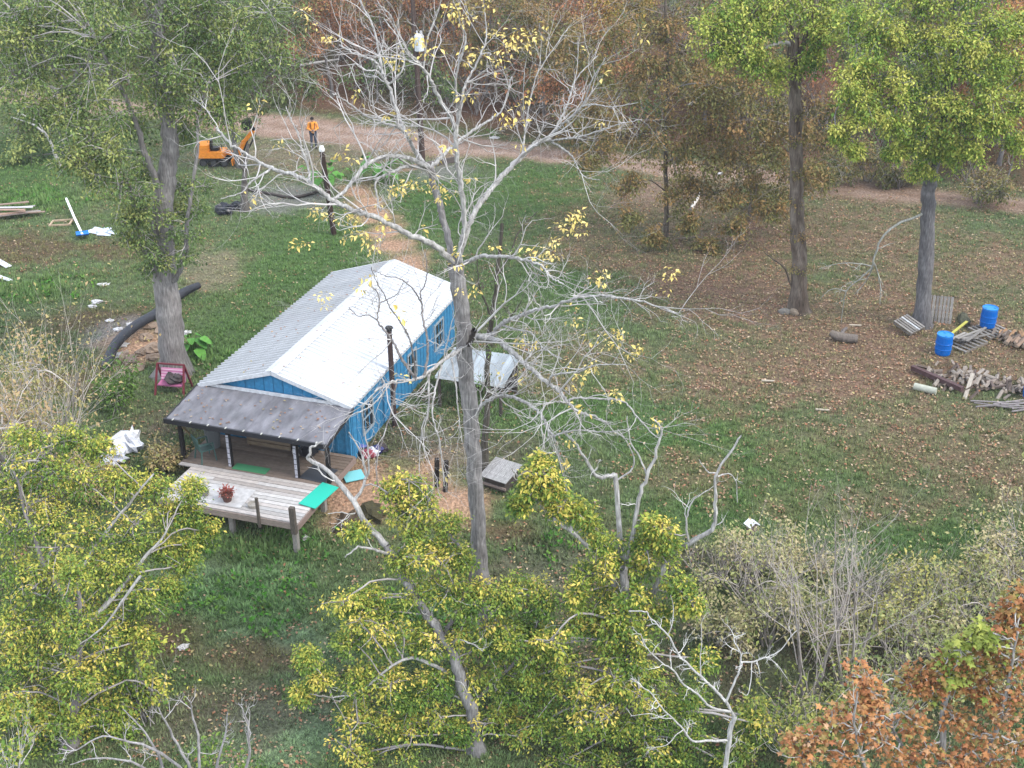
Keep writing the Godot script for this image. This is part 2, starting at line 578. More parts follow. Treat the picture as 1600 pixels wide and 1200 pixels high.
# ---------------------------------------------------------------- ground, lawn, litter
func make_ground() -> void:
	for a in [[Vector3(12.87, 1.01, -43.19), 8.0, 7.0, 1.0], [Vector3(9.32, 1.05, -48.3), 5.0, 8.0, 1.0], [Vector3(18.85, 1.06, -48.98), 7.0, 6.0, 0.8], [Vector3(16.74, 1, -40.95), 6.0, 4.0, 1.0], [Vector3(8.84, 1, -40.95), 5.0, 3.5, 0.85], [Vector3(14.86, 0.99, -35.24), 6.0, 4.0, 0.62], [Vector3(10.84, 0.97, -34.84), 3.5, 2.5, 0.5], [Vector3(7.44, 1.13, -55.22), 6.0, 9.0, 0.8], [Vector3(16.16, 1.12, -54.38), 8.0, 6.0, 0.75], [Vector3(1.34, 1, -38.88), 1.6, 1.6, 0.7], [Vector3(3.49, 1, -40.95), 3.0, 2.5, 0.5], [Vector3(10.48, 0.63, -31.58), 3.5, 1.2, 0.5], [Vector3(5.51, 0.83, -33.09), 2.0, 1.2, 0.5]]:
		patch("litter", a[0], a[1], a[2], a[3])
	for a in [[Vector3(1.71, 1, -36.98), 3.0, 3.0], [Vector3(5.73, 0.97, -34.84), 3.0, 2.2], [Vector3(8.59, 0.89, -33.74), 4.0, 2.0], [Vector3(7.57, 0.58, -31.28), 4.0, 1.6], [Vector3(12, 0.4, -30.19), 4.0, 1.2], [Vector3(-3.41, 1.16, -57.92), 4.0, 7.0], [Vector3(1.59, 1.18, -59.84), 4.0, 6.0], [Vector3(-9.21, 1.08, -51.17), 4.5, 7.0], [Vector3(-10.2, 1.01, -43.19), 3.0, 3.0], [Vector3(2.63, 1.04, -47.58), 3.0, 4.0], [Vector3(-25.72, 1.2, -64.15), 5.0, 5.0]]:
		patch("lush", a[0], a[1], a[2])
	for a in [[Vector3(-4.62, 0.69, -32.01), 1.5, 1.3], [Vector3(-3.09, 0.71, -32.18), 1.9, 1.6], [Vector3(-1.72, 0.65, -31.71), 1.2, 1.0], [Vector3(-5.2, 0.81, -32.96), 0.9, 1.5], [Vector3(-13.55, 1, -42.07), 1.5, 1.5]]:
		patch("soil", a[0], a[1], a[2], 1.0 if a[1] > 1.0 else 0.8)
	for a in [Vector3(-7.55, 1.18, -59.84), Vector3(-6.99, 1.16, -58.1), Vector3(-6.41, 1.14, -56.29), Vector3(-5.74, 1.12, -54.21), Vector3(-5.07, 1.1, -52.35), Vector3(-4.41, 1.08, -50.44)]:
		patch("soil", a, 1.0, 1.5, 1.0)
	for a in [[Vector3(-12.67, 1.07, -49.71), 1.5, 2.6], [Vector3(-8.38, 1.2, -66.51), 6.0, 3.0], [Vector3(-12.83, 1.2, -65.94), 5.0, 3.5], [Vector3(-1.6, 0.89, -33.74), 1.0, 0.8], [Vector3(7.33, 1.18, -59.84), 3.0, 2.0]]:
		patch("bare", a[0], a[1], a[2], 0.5)
	for a in [[Vector3(-10.97, 1.17, -58.66), 2.6, 2.2], [Vector3(-15.05, 1.01, -43.19), 1.2, 1.4], [Vector3(-3.67, 1.2, -63.03), 1.8, 1.6]]:
		patch("gravel", a[0], a[1], a[2], 0.8)
	for a in [[Vector3(-19.6, 1.04, -47.24), 2.6, 1.9], [Vector3(-23.4, 1.17, -58.38), 3.0, 2.0], [Vector3(-7.3, 0.31, -29.69), 2.2, 0.8], [Vector3(-10.93, 1, -40.95), 1.5, 1.2], [Vector3(-7.37, 0, -27.97), 2.2, 1.3], [Vector3(-2.76, -0.13, -27.29), 1.5, 1.0], [Vector3(1.1, 0.31, -29.69), 1.0, 0.7]]:
		patch("weeds", a[0], a[1], a[2], 0.8)
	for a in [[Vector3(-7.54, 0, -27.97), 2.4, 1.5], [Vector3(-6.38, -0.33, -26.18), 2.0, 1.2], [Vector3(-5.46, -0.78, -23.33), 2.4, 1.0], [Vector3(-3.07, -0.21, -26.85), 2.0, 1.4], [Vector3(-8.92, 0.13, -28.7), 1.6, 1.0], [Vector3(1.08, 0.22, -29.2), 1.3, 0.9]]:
		patch("shade_lift", a[0], a[1], a[2])  # bluish-green grass, painted brighter to offset the shade under the trees
	for a in [[Vector3(-16.38, 1.02, -44.37), 2.6, 1.6], [Vector3(-21.49, 1.09, -51.96), 3.0, 2.0], [Vector3(-6.81, -0.41, -25.76), 1.4, 0.7], [Vector3(-9.29, -0.29, -26.42), 1.4, 0.9], [Vector3(0, 0.45, -30.48), 1.0, 0.5], [Vector3(-15.17, 1, -38.88), 2.0, 1.6], [Vector3(-17.82, 1.09, -51.96), 2.0, 1.5]]:
		patch("brown", a[0], a[1], a[2])
	for a in [[Vector3(1.43, 0.13, -28.7), 3.0, 1.6], [Vector3(1.64, -0.48, -25.33), 2.6, 1.6], [Vector3(-2.86, 0.97, -34.84), 1.8, 1.4], [Vector3(6.32, 0.22, -29.2), 2.0, 0.8], [Vector3(-11.35, 1, -36.08), 1.4, 1.6], [Vector3(-7.29, -0.7, -23.92), 2.6, 1.0], [Vector3(0, 0.95, -34.48), 1.2, 1.0], [Vector3(9.29, -0.29, -26.42), 6.0, 2.4]]:
		patch("dark", a[0], a[1], a[2], 0.9)
	# one sheet, fine in view and coarse out to the horizon
	var xs := PackedFloat32Array()
	var zs := PackedFloat32Array()
	for k in range(-14, 0): xs.append(-44.0 - pow(float(-k), 2.0) * 2.2)
	var q := -44.0
	while q <= 44.0:
		xs.append(q)
		q += 0.32
	for k in range(1, 15): xs.append(44.0 + pow(float(k), 2.0) * 2.2)
	for k in range(-10, 0): zs.append(14.0 + pow(float(-k), 2.0) * 3.0)
	q = -14.0
	while q >= -104.0:
		zs.append(q)
		q -= 0.28 if q > -60.0 else 0.4
	for k in range(1, 15): zs.append(-104.0 - pow(float(k), 2.0) * 2.6)
	var mb := MB.new()
	var kinds := PackedInt32Array()
	var sheets := [[], [], [], []]
	var nx := xs.size()
	for z in zs:
		for x in xs:
			mb.v.append(Vector3(x, h(x, z), z))
			var look := ground_look(x, z)
			mb.c.append(look[0])
			kinds.append(look[4])
	for j in zs.size() - 1:
		for i in nx - 1:
			var a := j * nx + i
			sheets[kinds[a]].append(a)
	mb.n.resize(mb.v.size())
	mb.n.fill(Vector3.ZERO)
	for j in zs.size():
		for i in nx:
			var l := mb.v[j * nx + maxi(i - 1, 0)]
			var r := mb.v[j * nx + mini(i + 1, nx - 1)]
			var u := mb.v[maxi(j - 1, 0) * nx + i]
			var d := mb.v[mini(j + 1, zs.size() - 1) * nx + i]
			mb.n[j * nx + i] = (d - u).cross(r - l).normalized() * (-1.0 if (d - u).cross(r - l).y < 0.0 else 1.0)
	for s in 4:
		var sheet := MB.new()
		var moved := {}
		for a in sheets[s]:
			for e in [a, a + nx + 1, a + 1, a, a + nx, a + nx + 1]:
				if not moved.has(e):
					moved[e] = sheet.v.size()
					sheet.v.append(mb.v[e]); sheet.n.append(mb.n[e]); sheet.c.append(mb.c[e])
				sheet.ix.append(moved[e])
		single(["ground", "dirt_road", "hill", "dirt_path"][s], sheet, M.ground, ["grassy valley floor round the blue house", "rutted pinkish dirt road crossing behind the clearing", "wooded slope covered with brown leaves behind the road", "bare orange soil bank beside the house and trench path leading to the road"][s], ["ground", "road", "hillside", "path"][s], Vector3.ZERO, 0.0, "", "structure")


func in_house(x: float, z: float) -> bool:
	var p := Vector3(x, 0, z) - HOUSE_AT
	var lx := p.x * cos(YAW) + p.z * sin(YAW)
	var lz := -p.x * sin(YAW) + p.z * cos(YAW)
	return lx > 0.1 and lx < 5.1 and lz < 0.2 and lz > -9.8


func random_spot() -> Vector3:  # spread evenly over what the picture shows
	var d := 19.0 + 74.0 * pow(rng.randf(), 1.15)
	var x := rng.randf_range(-1.0, 1.0) * (d * 0.40 + 4.5)
	return Vector3(x, 0, -d)


func make_lawn() -> void:
	var tuft := MB.new()
	tuft.smooth = false
	for k in 9:
		var a := rng.randf() * TAU
		var o := Vector3(cos(a), 0, sin(a)) * rng.randf_range(0.02, 0.14)
		var lean := Vector3(cos(a + rng.randf()), 0, sin(a + rng.randf())) * rng.randf_range(0.02, 0.10)
		var s := Vector3(-sin(a), 0, cos(a)) * 0.013
		var t := rng.randf_range(0.07, 0.13)
		tuft.tri(o - s, o + s, o + lean + Vector3(0, t, 0), grey(rng.randf_range(0.8, 1.0)))
	var at := []
	var tint := PackedColorArray()
	for k in 150000:
		var p := random_spot()
		if in_house(p.x, p.z): continue
		var g := look_near(p.x, p.z)
		if rng.randf() > g[2]: continue
		var short: float = 0.65 if (g[0] as Color).b > 0.085 else 1.0
		var s: float = rng.randf_range(0.6, 1.4) * (1.0 + g[3] * 1.0)
		at.append(Transform3D(Basis(Vector3.UP, rng.randf() * TAU).scaled(Vector3(s, s * short * rng.randf_range(0.7, 1.2), s)), on(p, -0.01)))
		var c: Color = g[0]
		tint.append(c.lerp(cv(0.10, 0.17, 0.055), 0.3) * rng.randf_range(1.05, 1.65))
	var mm := MultiMesh.new()
	mm.transform_format = MultiMesh.TRANSFORM_3D
	mm.use_colors = true
	mm.mesh = tuft.mesh(M.grass)
	mm.instance_count = at.size()
	for k in at.size():
		mm.set_instance_transform(k, at[k])
		mm.set_instance_color(k, tint[k])
	var o := MultiMeshInstance3D.new()
	o.multimesh = mm
	o.name = "grass"
	add_child(o)
	tag(o, "short green grass growing over the whole clearing", "grass", "", "stuff")
	# fallen leaves
	var mb := MB.new()
	var tones := [cv(0.36, 0.235, 0.15), cv(0.27, 0.165, 0.10), cv(0.21, 0.115, 0.07), cv(0.42, 0.32, 0.22), cv(0.32, 0.15, 0.085), cv(0.34, 0.28, 0.13)]
	for k in 210000:
		var p := random_spot()
		if in_house(p.x, p.z): continue
		var g := look_near(p.x, p.z)
		if rng.randf() > g[1] * (0.25 + 1.5 * ss(-0.25, 0.45, noise_b.get_noise_2d(p.x * 2.6 + 7.0, p.z * 2.6) + noise_c.get_noise_2d(p.x * 1.6, p.z * 1.6) * 0.5)): continue
		var dir := Vector3(rng.randfn(), rng.randfn() * 0.25, rng.randfn()).normalized()
		var c: Color = tones[rng.randi() % 6] * rng.randf_range(0.6, 1.15)
		if p.z < -road_d(p.x) - 3.0: c = c * 0.75
		var s := rng.randf_range(0.06, 0.125)
		mb.leaf(on(p, 0.05), dir, (Vector3.UP + rv() * 0.5).normalized(), s, s * 0.65, c, c)
	for k in 150:  # and a few that came to rest on the roofs
		var lx := rng.randf_range(0.1, 5.1)
		var porch := k % 2 == 0
		var lz := rng.randf_range(0.1, 1.75) if porch else rng.randf_range(-9.6, -0.2)
		var ly := lerpf(2.98, 2.74, lz / 1.88) + 0.035 if porch else 3.0 + 0.8 * (1.0 - absf(lx - 2.59) / 2.59) + 0.07
		var c: Color = tones[rng.randi() % 6] * 0.8
		mb.leaf(local(lx, ly, lz), Vector3(rng.randfn(), 0, rng.randfn()).normalized(), (Vector3.UP + rv() * 0.2).normalized(), 0.1, 0.06, c, c)
	single("fallen_leaves", mb, M.leaf, "tan and brown fallen leaves strewn over grass and slope", "leaves", Vector3.ZERO, 0.0, "", "stuff")
	# weeds: little leafy tufts
	var wb := MB.new()
	for k in 15000:
		var p := random_spot()
		if in_house(p.x, p.z): continue
		var g := look_near(p.x, p.z)
		if rng.randf() > g[3] * 0.8: continue
		var hill := p.z < -road_d(p.x) - 3.0
		var c: Color = [cv(0.06, 0.19, 0.02), cv(0.05, 0.14, 0.02), cv(0.10, 0.2, 0.03)][rng.randi() % 3]
		if hill: c = [cv(0.08, 0.085, 0.03), cv(0.13, 0.08, 0.04), cv(0.06, 0.09, 0.03), cv(0.17, 0.09, 0.045)][rng.randi() % 4]
		var tall := rng.randf_range(0.08, 0.28) * (1.8 if hill else 1.0)
		var b := on(p)
		for j in 9 if not hill else 12:
			var dir := (rv() + Vector3(0, 0.5, 0)).normalized()
			var s := rng.randf_range(0.10, 0.2)
			wb.leaf(b + Vector3(rng.randfn() * 0.12, tall * rng.randf(), rng.randfn() * 0.12), dir, (Vector3.UP + rv() * 0.5).normalized(), s, s * 0.55, c * rng.randf_range(0.7, 1.25), c)
	single("undergrowth", wb, M.leaf, "low leafy weeds in patches on the ground and slope", "weeds", Vector3.ZERO, 0.0, "", "stuff")


# ---------------------------------------------------------------- the house
func make_house() -> void:
	var W := 5.18
	var L := 9.89
	var E := 3.0
	var R := 3.80
	var o := thing("house", "small blue house with white metal roof and dark porch roof", "house", HOUSE_AT, -YAW)
	var blue := hc("3b80ab")
	var white := cv(0.60, 0.62, 0.65)
	var I := 0.22   # eaves overhang
	# walls, with grooved boards
	var base := 0.9
	for k in 3:
		var a: Vector3 = [Vector3(W - I, 0, -I), Vector3(I, 0, -L + I), Vector3(W - I, 0, -L + I)][k] as Vector3
		var b := [Vector3(W - I, 0, -L + I), Vector3(I, 0, -I), Vector3(I, 0, -L + I)][k] as Vector3
		var mb := MB.new()
		var along := (b - a).normalized()
		var out := along.cross(Vector3.UP)
		var bas := Basis(along, Vector3.UP, -out)
		mb.box(Transform3D(bas, (a + b) * 0.5 + Vector3(0, (E + base) * 0.5, 0)), Vector3((b - a).length() - 0.2, E - base, 0.1), blue)
		var x := 0.2
		while x < (b - a).length() - 0.15:
			mb.box(Transform3D(bas, a + along * x + out * 0.055 + Vector3(0, (E + base) * 0.5, 0)), Vector3(0.06, E - base - 0.04, 0.02), blue * 0.92)
			x += 0.3
		part("wall", mb, M.paint, o)
	var fw := MB.new()
	fw.box(Transform3D(Basis.IDENTITY, Vector3(W * 0.5, (E + base) * 0.5 - 0.01, -I)), Vector3(W - 2 * I + 0.1, E - base, 0.1), blue)
	var gx := I + 0.15
	while gx < W - I:
		fw.box(Transform3D(Basis.IDENTITY, Vector3(gx, (E + base) * 0.5, -I + 0.055)), Vector3(0.06, E - base - 0.06, 0.02), blue * 0.92)
		gx += 0.3
	part("wall", fw, M.paint, o)
	# the gable above the porch roof, in upright panels
	var gab := part("gable", gable_strip(0.5, W - 0.5, E, R, W, -0.16, blue * 0.9, true), M.paint, o)
	var px := 0.62
	while px < W - 0.62:
		var m := gable_strip(px, px + 0.30, E, R, W, -0.14, blue * rng.randf_range(0.95, 1.12), false)
		part("panel", m, M.paint, gab)
		px += 0.325
	part("gable", gable_strip(0.3, W - 0.3, E, R, W, -L + 0.18, blue * 0.9, true), M.paint, o)
	# roof: ribbed metal sheets laid side by side on each slope
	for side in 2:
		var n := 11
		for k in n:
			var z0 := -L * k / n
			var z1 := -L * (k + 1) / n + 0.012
			part("roof_sheet", roof_sheet(z0, z1, side, W, E, R, (white * 0.72 if side == 0 else white) * rng.randf_range(0.95, 1.03)), M.metal, o)  # left slope: shade of the side turned from the sun, put into its colour
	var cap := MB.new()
	cap.smooth = false
	for s in [-1, 1]:
		var a := Vector3(W * 0.5, R + 0.055, 0.02)
		var b := Vector3(W * 0.5 + s * 0.22, R + 0.055 - 0.22 * (R - E) / (W * 0.5) + 0.01, 0.02)
		cap.quad(a, b, b + Vector3(0, 0, -L - 0.04), a + Vector3(0, 0, -L - 0.04), white * 0.8)
		cap.quad(b, b - Vector3(0, 0.03, 0), b + Vector3(0, -0.03, -L - 0.04), b + Vector3(0, 0, -L - 0.04), white * 0.9)
	part("ridge_cap", cap, M.metal, o)
	for zz in [0.012, -L - 0.012]:
		for s in [-1, 1]:
			var mb := MB.new()
			mb.bar(Vector3(W * 0.5, R - 0.02, zz), Vector3(W * 0.5 + s * W * 0.5, E - 0.02, zz), 0.13, 0.03, white)
			part("trim_board", mb, M.paint, o)
	var tb := MB.new()
	tb.box(Transform3D(Basis.IDENTITY, Vector3(W * 0.5, E + 0.03, -0.06)), Vector3(W - 0.5, 0.1, 0.05), white)
	part("trim_board", tb, M.paint, o)
	for s in [0.02, W - 0.02]:
		var mb := MB.new()
		mb.box(Transform3D(Basis.IDENTITY, Vector3(s, E - 0.07, -L * 0.5)), Vector3(0.03, 0.12, L), white * 0.9)
		part("fascia", mb, M.paint, o)
	# windows and doors
	for a in [[W - I + 0.055, 1.95, -1.5, 0.75, 0.95], [W - I + 0.055, 1.95, -5.3, 0.7, 0.95], [W - I + 0.055, 2.0, -7.9, 0.8, 0.9]]:
		window(o, Transform3D(Basis(Vector3.UP, PI / 2), Vector3(a[0], a[1], a[2])), a[3], a[4])
	window(o, Transform3D(Basis.IDENTITY, Vector3(3.1, 2.15, -I + 0.055)), 0.7, 0.8)
	var door := MB.new()
	door.box(Transform3D(Basis.IDENTITY, Vector3(1.75, 2.2, -I + 0.075)), Vector3(0.86, 1.6, 0.05), cv(0.33, 0.28, 0.22), 0.01)
	var dn := part("door", door, M.paint, o)
	var hd := MB.new()
	hd.box(Transform3D(Basis.IDENTITY, Vector3(2.08, 2.15, -I + 0.12)), Vector3(0.04, 0.10, 0.05), cv(0.3, 0.28, 0.25))
	part("handle", hd, M.plastic, dn)
	# porch roof of grey roll roofing in lapped strips
	var D := 1.88
	var y0 := E - 0.02
	var y1 := 2.74
	for k in 4:
		var mb := MB.new()
		var xa := -0.06 + 5.30 * k / 4.0
		var xb := -0.06 + 5.30 * (k + 1) / 4.0 + 0.03
		var nx := 8
		var nz := 10
		for j in nz + 1:
			for i in nx + 1:
				var x := lerpf(xa, xb, float(i) / nx)
				var f := float(j) / nz
				mb.v.append(Vector3(x, lerpf(y0, y1, f) + 0.012 * (k % 2) + noise_c.get_noise_2d(x * 4.0, f * 9.0) * 0.022, -0.10 + (D + 0.10) * f))
				mb.c.append(cv(0.19, 0.187, 0.205) * (1.0 + noise_b.get_noise_2d(x * 7.0, f * 5.0) * 0.35))
		for j in nz:
			for i in nx:
				var a := j * (nx + 1) + i
				mb.ix.append_array(PackedInt32Array([a, a + 1, a + nx + 2, a, a + nx + 2, a + nx + 1]))
		part("roofing_strip", mb, M.felt, o)
	var deckb := MB.new()
	var th := Basis(Vector3.RIGHT, atan2(y0 - y1, D))
	deckb.box(Transform3D(th, Vector3(2.59, (y0 + y1) * 0.5 - 0.07, D * 0.5 - 0.04)), Vector3(5.24, 0.05, D + 0.02), cv(0.16, 0.12, 0.09))
	part("roof_deck", deckb, M.wood, o)
	var edge := MB.new()
	edge.box(Transform3D(Basis.IDENTITY, Vector3(2.59, y1 - 0.05, D + 0.035)), Vector3(5.36, 0.15, 0.07), cv(0.025, 0.025, 0.03))
	var gut := part("gutter", edge, M.plastic, o)
	for k in 9:
		var mb := MB.new()
		mb.box(Transform3D(Basis.IDENTITY, Vector3(0.22 + k * 0.59, y1 + 0.035, D + 0.03)), Vector3(0.028, 0.022, 0.10), cv(0.42, 0.42, 0.38))
		part("bracket", mb, M.plastic, gut)
	for s in [-0.06, 5.25]:
		var mb := MB.new()
		mb.bar(Vector3(s, y0 - 0.05, -0.05), Vector3(s, y1 - 0.05, D), 0.04, 0.12, cv(0.03, 0.03, 0.035))
		part("fascia", mb, M.plastic, o)
	var beam := MB.new()
	beam.box(Transform3D(Basis.IDENTITY, Vector3(2.6, y1 - 0.17, D - 0.2)), Vector3(5.1, 0.15, 0.09), cv(0.05, 0.04, 0.035))
	part("beam", beam, M.wood, o)
	for k in 4:
		var x: float = [0.28, 1.9, 4.12, 5.15][k]
		var mb := MB.new()
		mb.box(Transform3D(Basis.IDENTITY, Vector3(x, (1.34 + y1 - 0.24) * 0.5, D - 0.2)), Vector3(0.12, y1 - 0.24 - 1.34, 0.12), cv(0.035, 0.03, 0.03), 0.01)
		var pn := part("post", mb, M.post, o)
		if k == 1 or k == 2:
			var fb := MB.new()
			fb.box(Transform3D(Basis.IDENTITY, Vector3(x - 0.008, (1.34 + y1 - 0.3) * 0.5, D - 0.135)), Vector3(0.085, y1 - 0.32 - 1.34, 0.014), cv(0.68, 0.68, 0.76))
			for j in 6:
				fb.box(Transform3D(Basis(Vector3.BACK, rng.randf_range(-0.2, 0.2)), Vector3(x - 0.008, 1.45 + j * 0.18, D - 0.127)), Vector3(0.086, 0.022, 0.006), cv(0.12, 0.11, 0.14))
			part("facing_board", fb, M.post, pn)
	var brace := MB.new()
	brace.bar(Vector3(0.3, y1 - 0.26, D - 0.2), Vector3(0.72, 1.95, D - 0.32), 0.05, 0.05, cv(0.25, 0.19, 0.10))
	part("brace", brace, M.post, o)


func gable_top(x: float, E: float, R: float, W: float) -> float:
	return E + (R - E) * (1.0 - absf(x - W * 0.5) / (W * 0.5)) - 0.07


func gable_strip(x0: float, x1: float, E: float, R: float, W: float, z: float, col: Color, back: bool) -> MB:
	var mb := MB.new()
	mb.smooth = false
	var xs := [x0, x1]
	if x0 < W * 0.5 and x1 > W * 0.5: xs = [x0, W * 0.5, x1]
	for k in xs.size() - 1:
		var a: float = xs[k]
		var b: float = xs[k + 1]
		var lo := E - 0.06
		mb.quad(Vector3(a, lo, z), Vector3(a, maxf(gable_top(a, E, R, W), lo + 0.01), z), Vector3(b, maxf(gable_top(b, E, R, W), lo + 0.01), z), Vector3(b, lo, z), col)
		if not back:
			mb.quad(Vector3(a, lo, z), Vector3(a, lo, z - 0.02), Vector3(a, maxf(gable_top(a, E, R, W), lo + 0.01), z - 0.02), Vector3(a, maxf(gable_top(a, E, R, W), lo + 0.01), z), col)
	return mb


func roof_sheet(z0: float, z1: float, side: int, W: float, E: float, R: float, col: Color) -> MB:
	var mb := MB.new()
	mb.smooth = false
	var s := -1.0 if side == 0 else 1.0
	var top := Vector3(W * 0.5, R, 0)
	var low := Vector3(W * 0.5 + s * (W * 0.5 + 0.03), E - 0.01, 0)
	var up := (low - top).normalized().cross(Vector3(0, 0, 1)) * -s
	if up.y < 0.0: up = -up
	var n := 4
	var w := (z0 - z1) / n
	var prof := []
	for k in n:
		var z := z0 - w * k
		prof.append([z, 0.0]); prof.append([z - w * 0.62, 0.0]); prof.append([z - w * 0.68, 0.055]); prof.append([z - w * 0.86, 0.055])
	prof.append([z1, 0.0])
	for k in prof.size() - 1:
		var a: Vector3 = Vector3(0, 0, prof[k][0]) + up * prof[k][1]
		var b: Vector3 = Vector3(0, 0, prof[k + 1][0]) + up * prof[k + 1][1]
		mb.quad(top + a, low + a, low + b, top + b, col * ((0.62 if side == 0 else 0.9) if prof[k][1] < 0.01 and prof[k + 1][1] < 0.01 else 1.0))  # pans darker than ribs: dirt, plus painted shade on the left slope
	mb.quad(low + Vector3(0, 0, z0), low + Vector3(0, -0.02, z0), low + Vector3(0, -0.02, z1), low + Vector3(0, 0, z1), col)
	mb.quad(top + Vector3(0, -0.03, z0), low + Vector3(0, -0.03, z0), low + Vector3(0, -0.03, z1), top + Vector3(0, -0.03, z1), cv(0.2, 0.2, 0.2))
	return mb


func window(o: Node, t: Transform3D, w: float, hh: float) -> void:
	var f := MB.new()
	for s in [-1, 1]:
		f.box(t * Transform3D(Basis.IDENTITY, Vector3(s * (w * 0.5 + 0.03), 0, 0.01)), Vector3(0.06, hh + 0.12, 0.06), cv(0.30, 0.36, 0.40))
		f.box(t * Transform3D(Basis.IDENTITY, Vector3(0, s * (hh * 0.5 + 0.03), 0.01)), Vector3(w, 0.06, 0.06), cv(0.30, 0.36, 0.40))
	f.box(t * Transform3D(Basis.IDENTITY, Vector3(0, 0, 0.01)), Vector3(w, 0.04, 0.045), cv(0.30, 0.36, 0.40))
	var wn := part("window", f, M.paint, o)
	for s in [-1, 1]:
		var g := MB.new()
		g.box(t * Transform3D(Basis.IDENTITY, Vector3(0, s * (hh * 0.25 + 0.01), -0.005)), Vector3(w, hh * 0.5 - 0.02, 0.02))
		part("pane", g, M.glass, wn)


func make_deck() -> void:
	var o := thing("deck", "grey weathered plank deck on posts in front of the blue house", "deck", HOUSE_AT, -YAW)
	var n := 23
	for k in n:
		var z := 0.0 + 3.95 * (k + 0.5) / n
		var split := rng.randf_range(1.6, 3.6)
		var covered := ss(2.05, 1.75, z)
		for e in 2:
			var xa := 0.3 if e == 0 else split + 0.006
			if z > 2.0: xa = 0.75 if e == 0 else xa
			var xb := split if e == 0 else 5.22
			var mb := MB.new()
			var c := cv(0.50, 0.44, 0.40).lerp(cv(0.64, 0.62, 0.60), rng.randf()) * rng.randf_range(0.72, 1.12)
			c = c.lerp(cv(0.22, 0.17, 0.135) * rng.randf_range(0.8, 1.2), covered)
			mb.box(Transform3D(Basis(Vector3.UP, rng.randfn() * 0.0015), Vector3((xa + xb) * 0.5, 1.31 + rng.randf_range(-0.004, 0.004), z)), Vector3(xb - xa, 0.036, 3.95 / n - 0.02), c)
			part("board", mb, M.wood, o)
	for a in [[Vector3(0.75, 1.20, 3.965), Vector3(5.24, 1.20, 3.965)], [Vector3(5.235, 1.20, 0.0), Vector3(5.235, 1.20, 3.94)], [Vector3(0.74, 1.20, 2.0), Vector3(0.74, 1.20, 3.94)]]:
		var mb := MB.new()
		mb.bar(a[0], a[1], 0.035, 0.19, cv(0.36, 0.29, 0.25))
		if a[0].z > 3.9:
			mb = MB.new()
			mb.box(Transform3D(Basis.IDENTITY, (a[0] + a[1]) * 0.5), Vector3(4.5, 0.19, 0.035), cv(0.36, 0.29, 0.25))
		else:
			mb = MB.new()
			mb.box(Transform3D(Basis.IDENTITY, (a[0] + a[1]) * 0.5), Vector3(0.035, 0.19, absf(a[1].z - a[0].z)), cv(0.30, 0.22, 0.19))
		part("rim_joist", mb, M.wood, o)
	for k in 7:
		var mb := MB.new()
		mb.box(Transform3D(Basis.IDENTITY, Vector3(1.2 + k * 0.62, 1.19, 1.98)), Vector3(0.04, 0.17, 3.9), cv(0.2, 0.15, 0.12))
		part("joist", mb, M.wood_z, o)
	for a in [[0.95, 3.80, 0.0, 1.2, 0.15], [2.98, 3.72, 0.0, 1.2, 0.15], [5.08, 3.86, 0.0, 1.2, 0.15], [5.12, 2.1, 0.2, 1.2, 0.15], [0.95, 2.1, 0.3, 1.2, 0.15], [2.98, 2.0, 0.3, 1.2, 0.15]]:
		var mb := MB.new()
		mb.box(Transform3D(Basis.IDENTITY, Vector3(a[0], (a[2] + a[3]) * 0.5, a[1])), Vector3(a[4], a[3] - a[2], a[4]), cv(0.42, 0.39, 0.36), 0.012)
		part("support_post", mb, M.post, o)
	for a in [[1.82, 3.985, 0.085, 0.62], [4.03, 3.99, 0.085, 0.72], [5.12, 4.00, 0.16, 0.62]]:
		var mb := MB.new()
		mb.box(Transform3D(Basis(Vector3.BACK, 0.02), Vector3(a[0], 1.12 + a[3] * 0.5, a[1])), Vector3(a[2], a[3] + 0.24, a[2] * 0.8), cv(0.17, 0.145, 0.12), 0.01)
		part("railing_post", mb, M.post, o)
	var ply := MB.new()
	ply.box(Transform3D(Basis(Vector3.UP, 0.03), Vector3(2.62, 1.337, 3.25)), Vector3(1.35, 0.012, 1.0), cv(0.50, 0.49, 0.48))
	part("patch_sheet", ply, M.paint, o)


func local(x: float, y: float, z: float) -> Vector3:  # a place given in the house's own axes
	return HOUSE_AT + Basis(Vector3.UP, -YAW) * Vector3(x, y, z)


# ---------------------------------------------------------------- things on the porch and deck
func lathe_thing(called: String, label: String, cat: String, at: Vector3, prof: Array, col: Color, m: Material, group := "") -> MeshInstance3D:
	var mb := MB.new()
	mb.lathe(Transform3D.IDENTITY, PackedVector2Array(prof), 16, col)
	return single(called, mb, m, label, cat, at, 0.0, group)


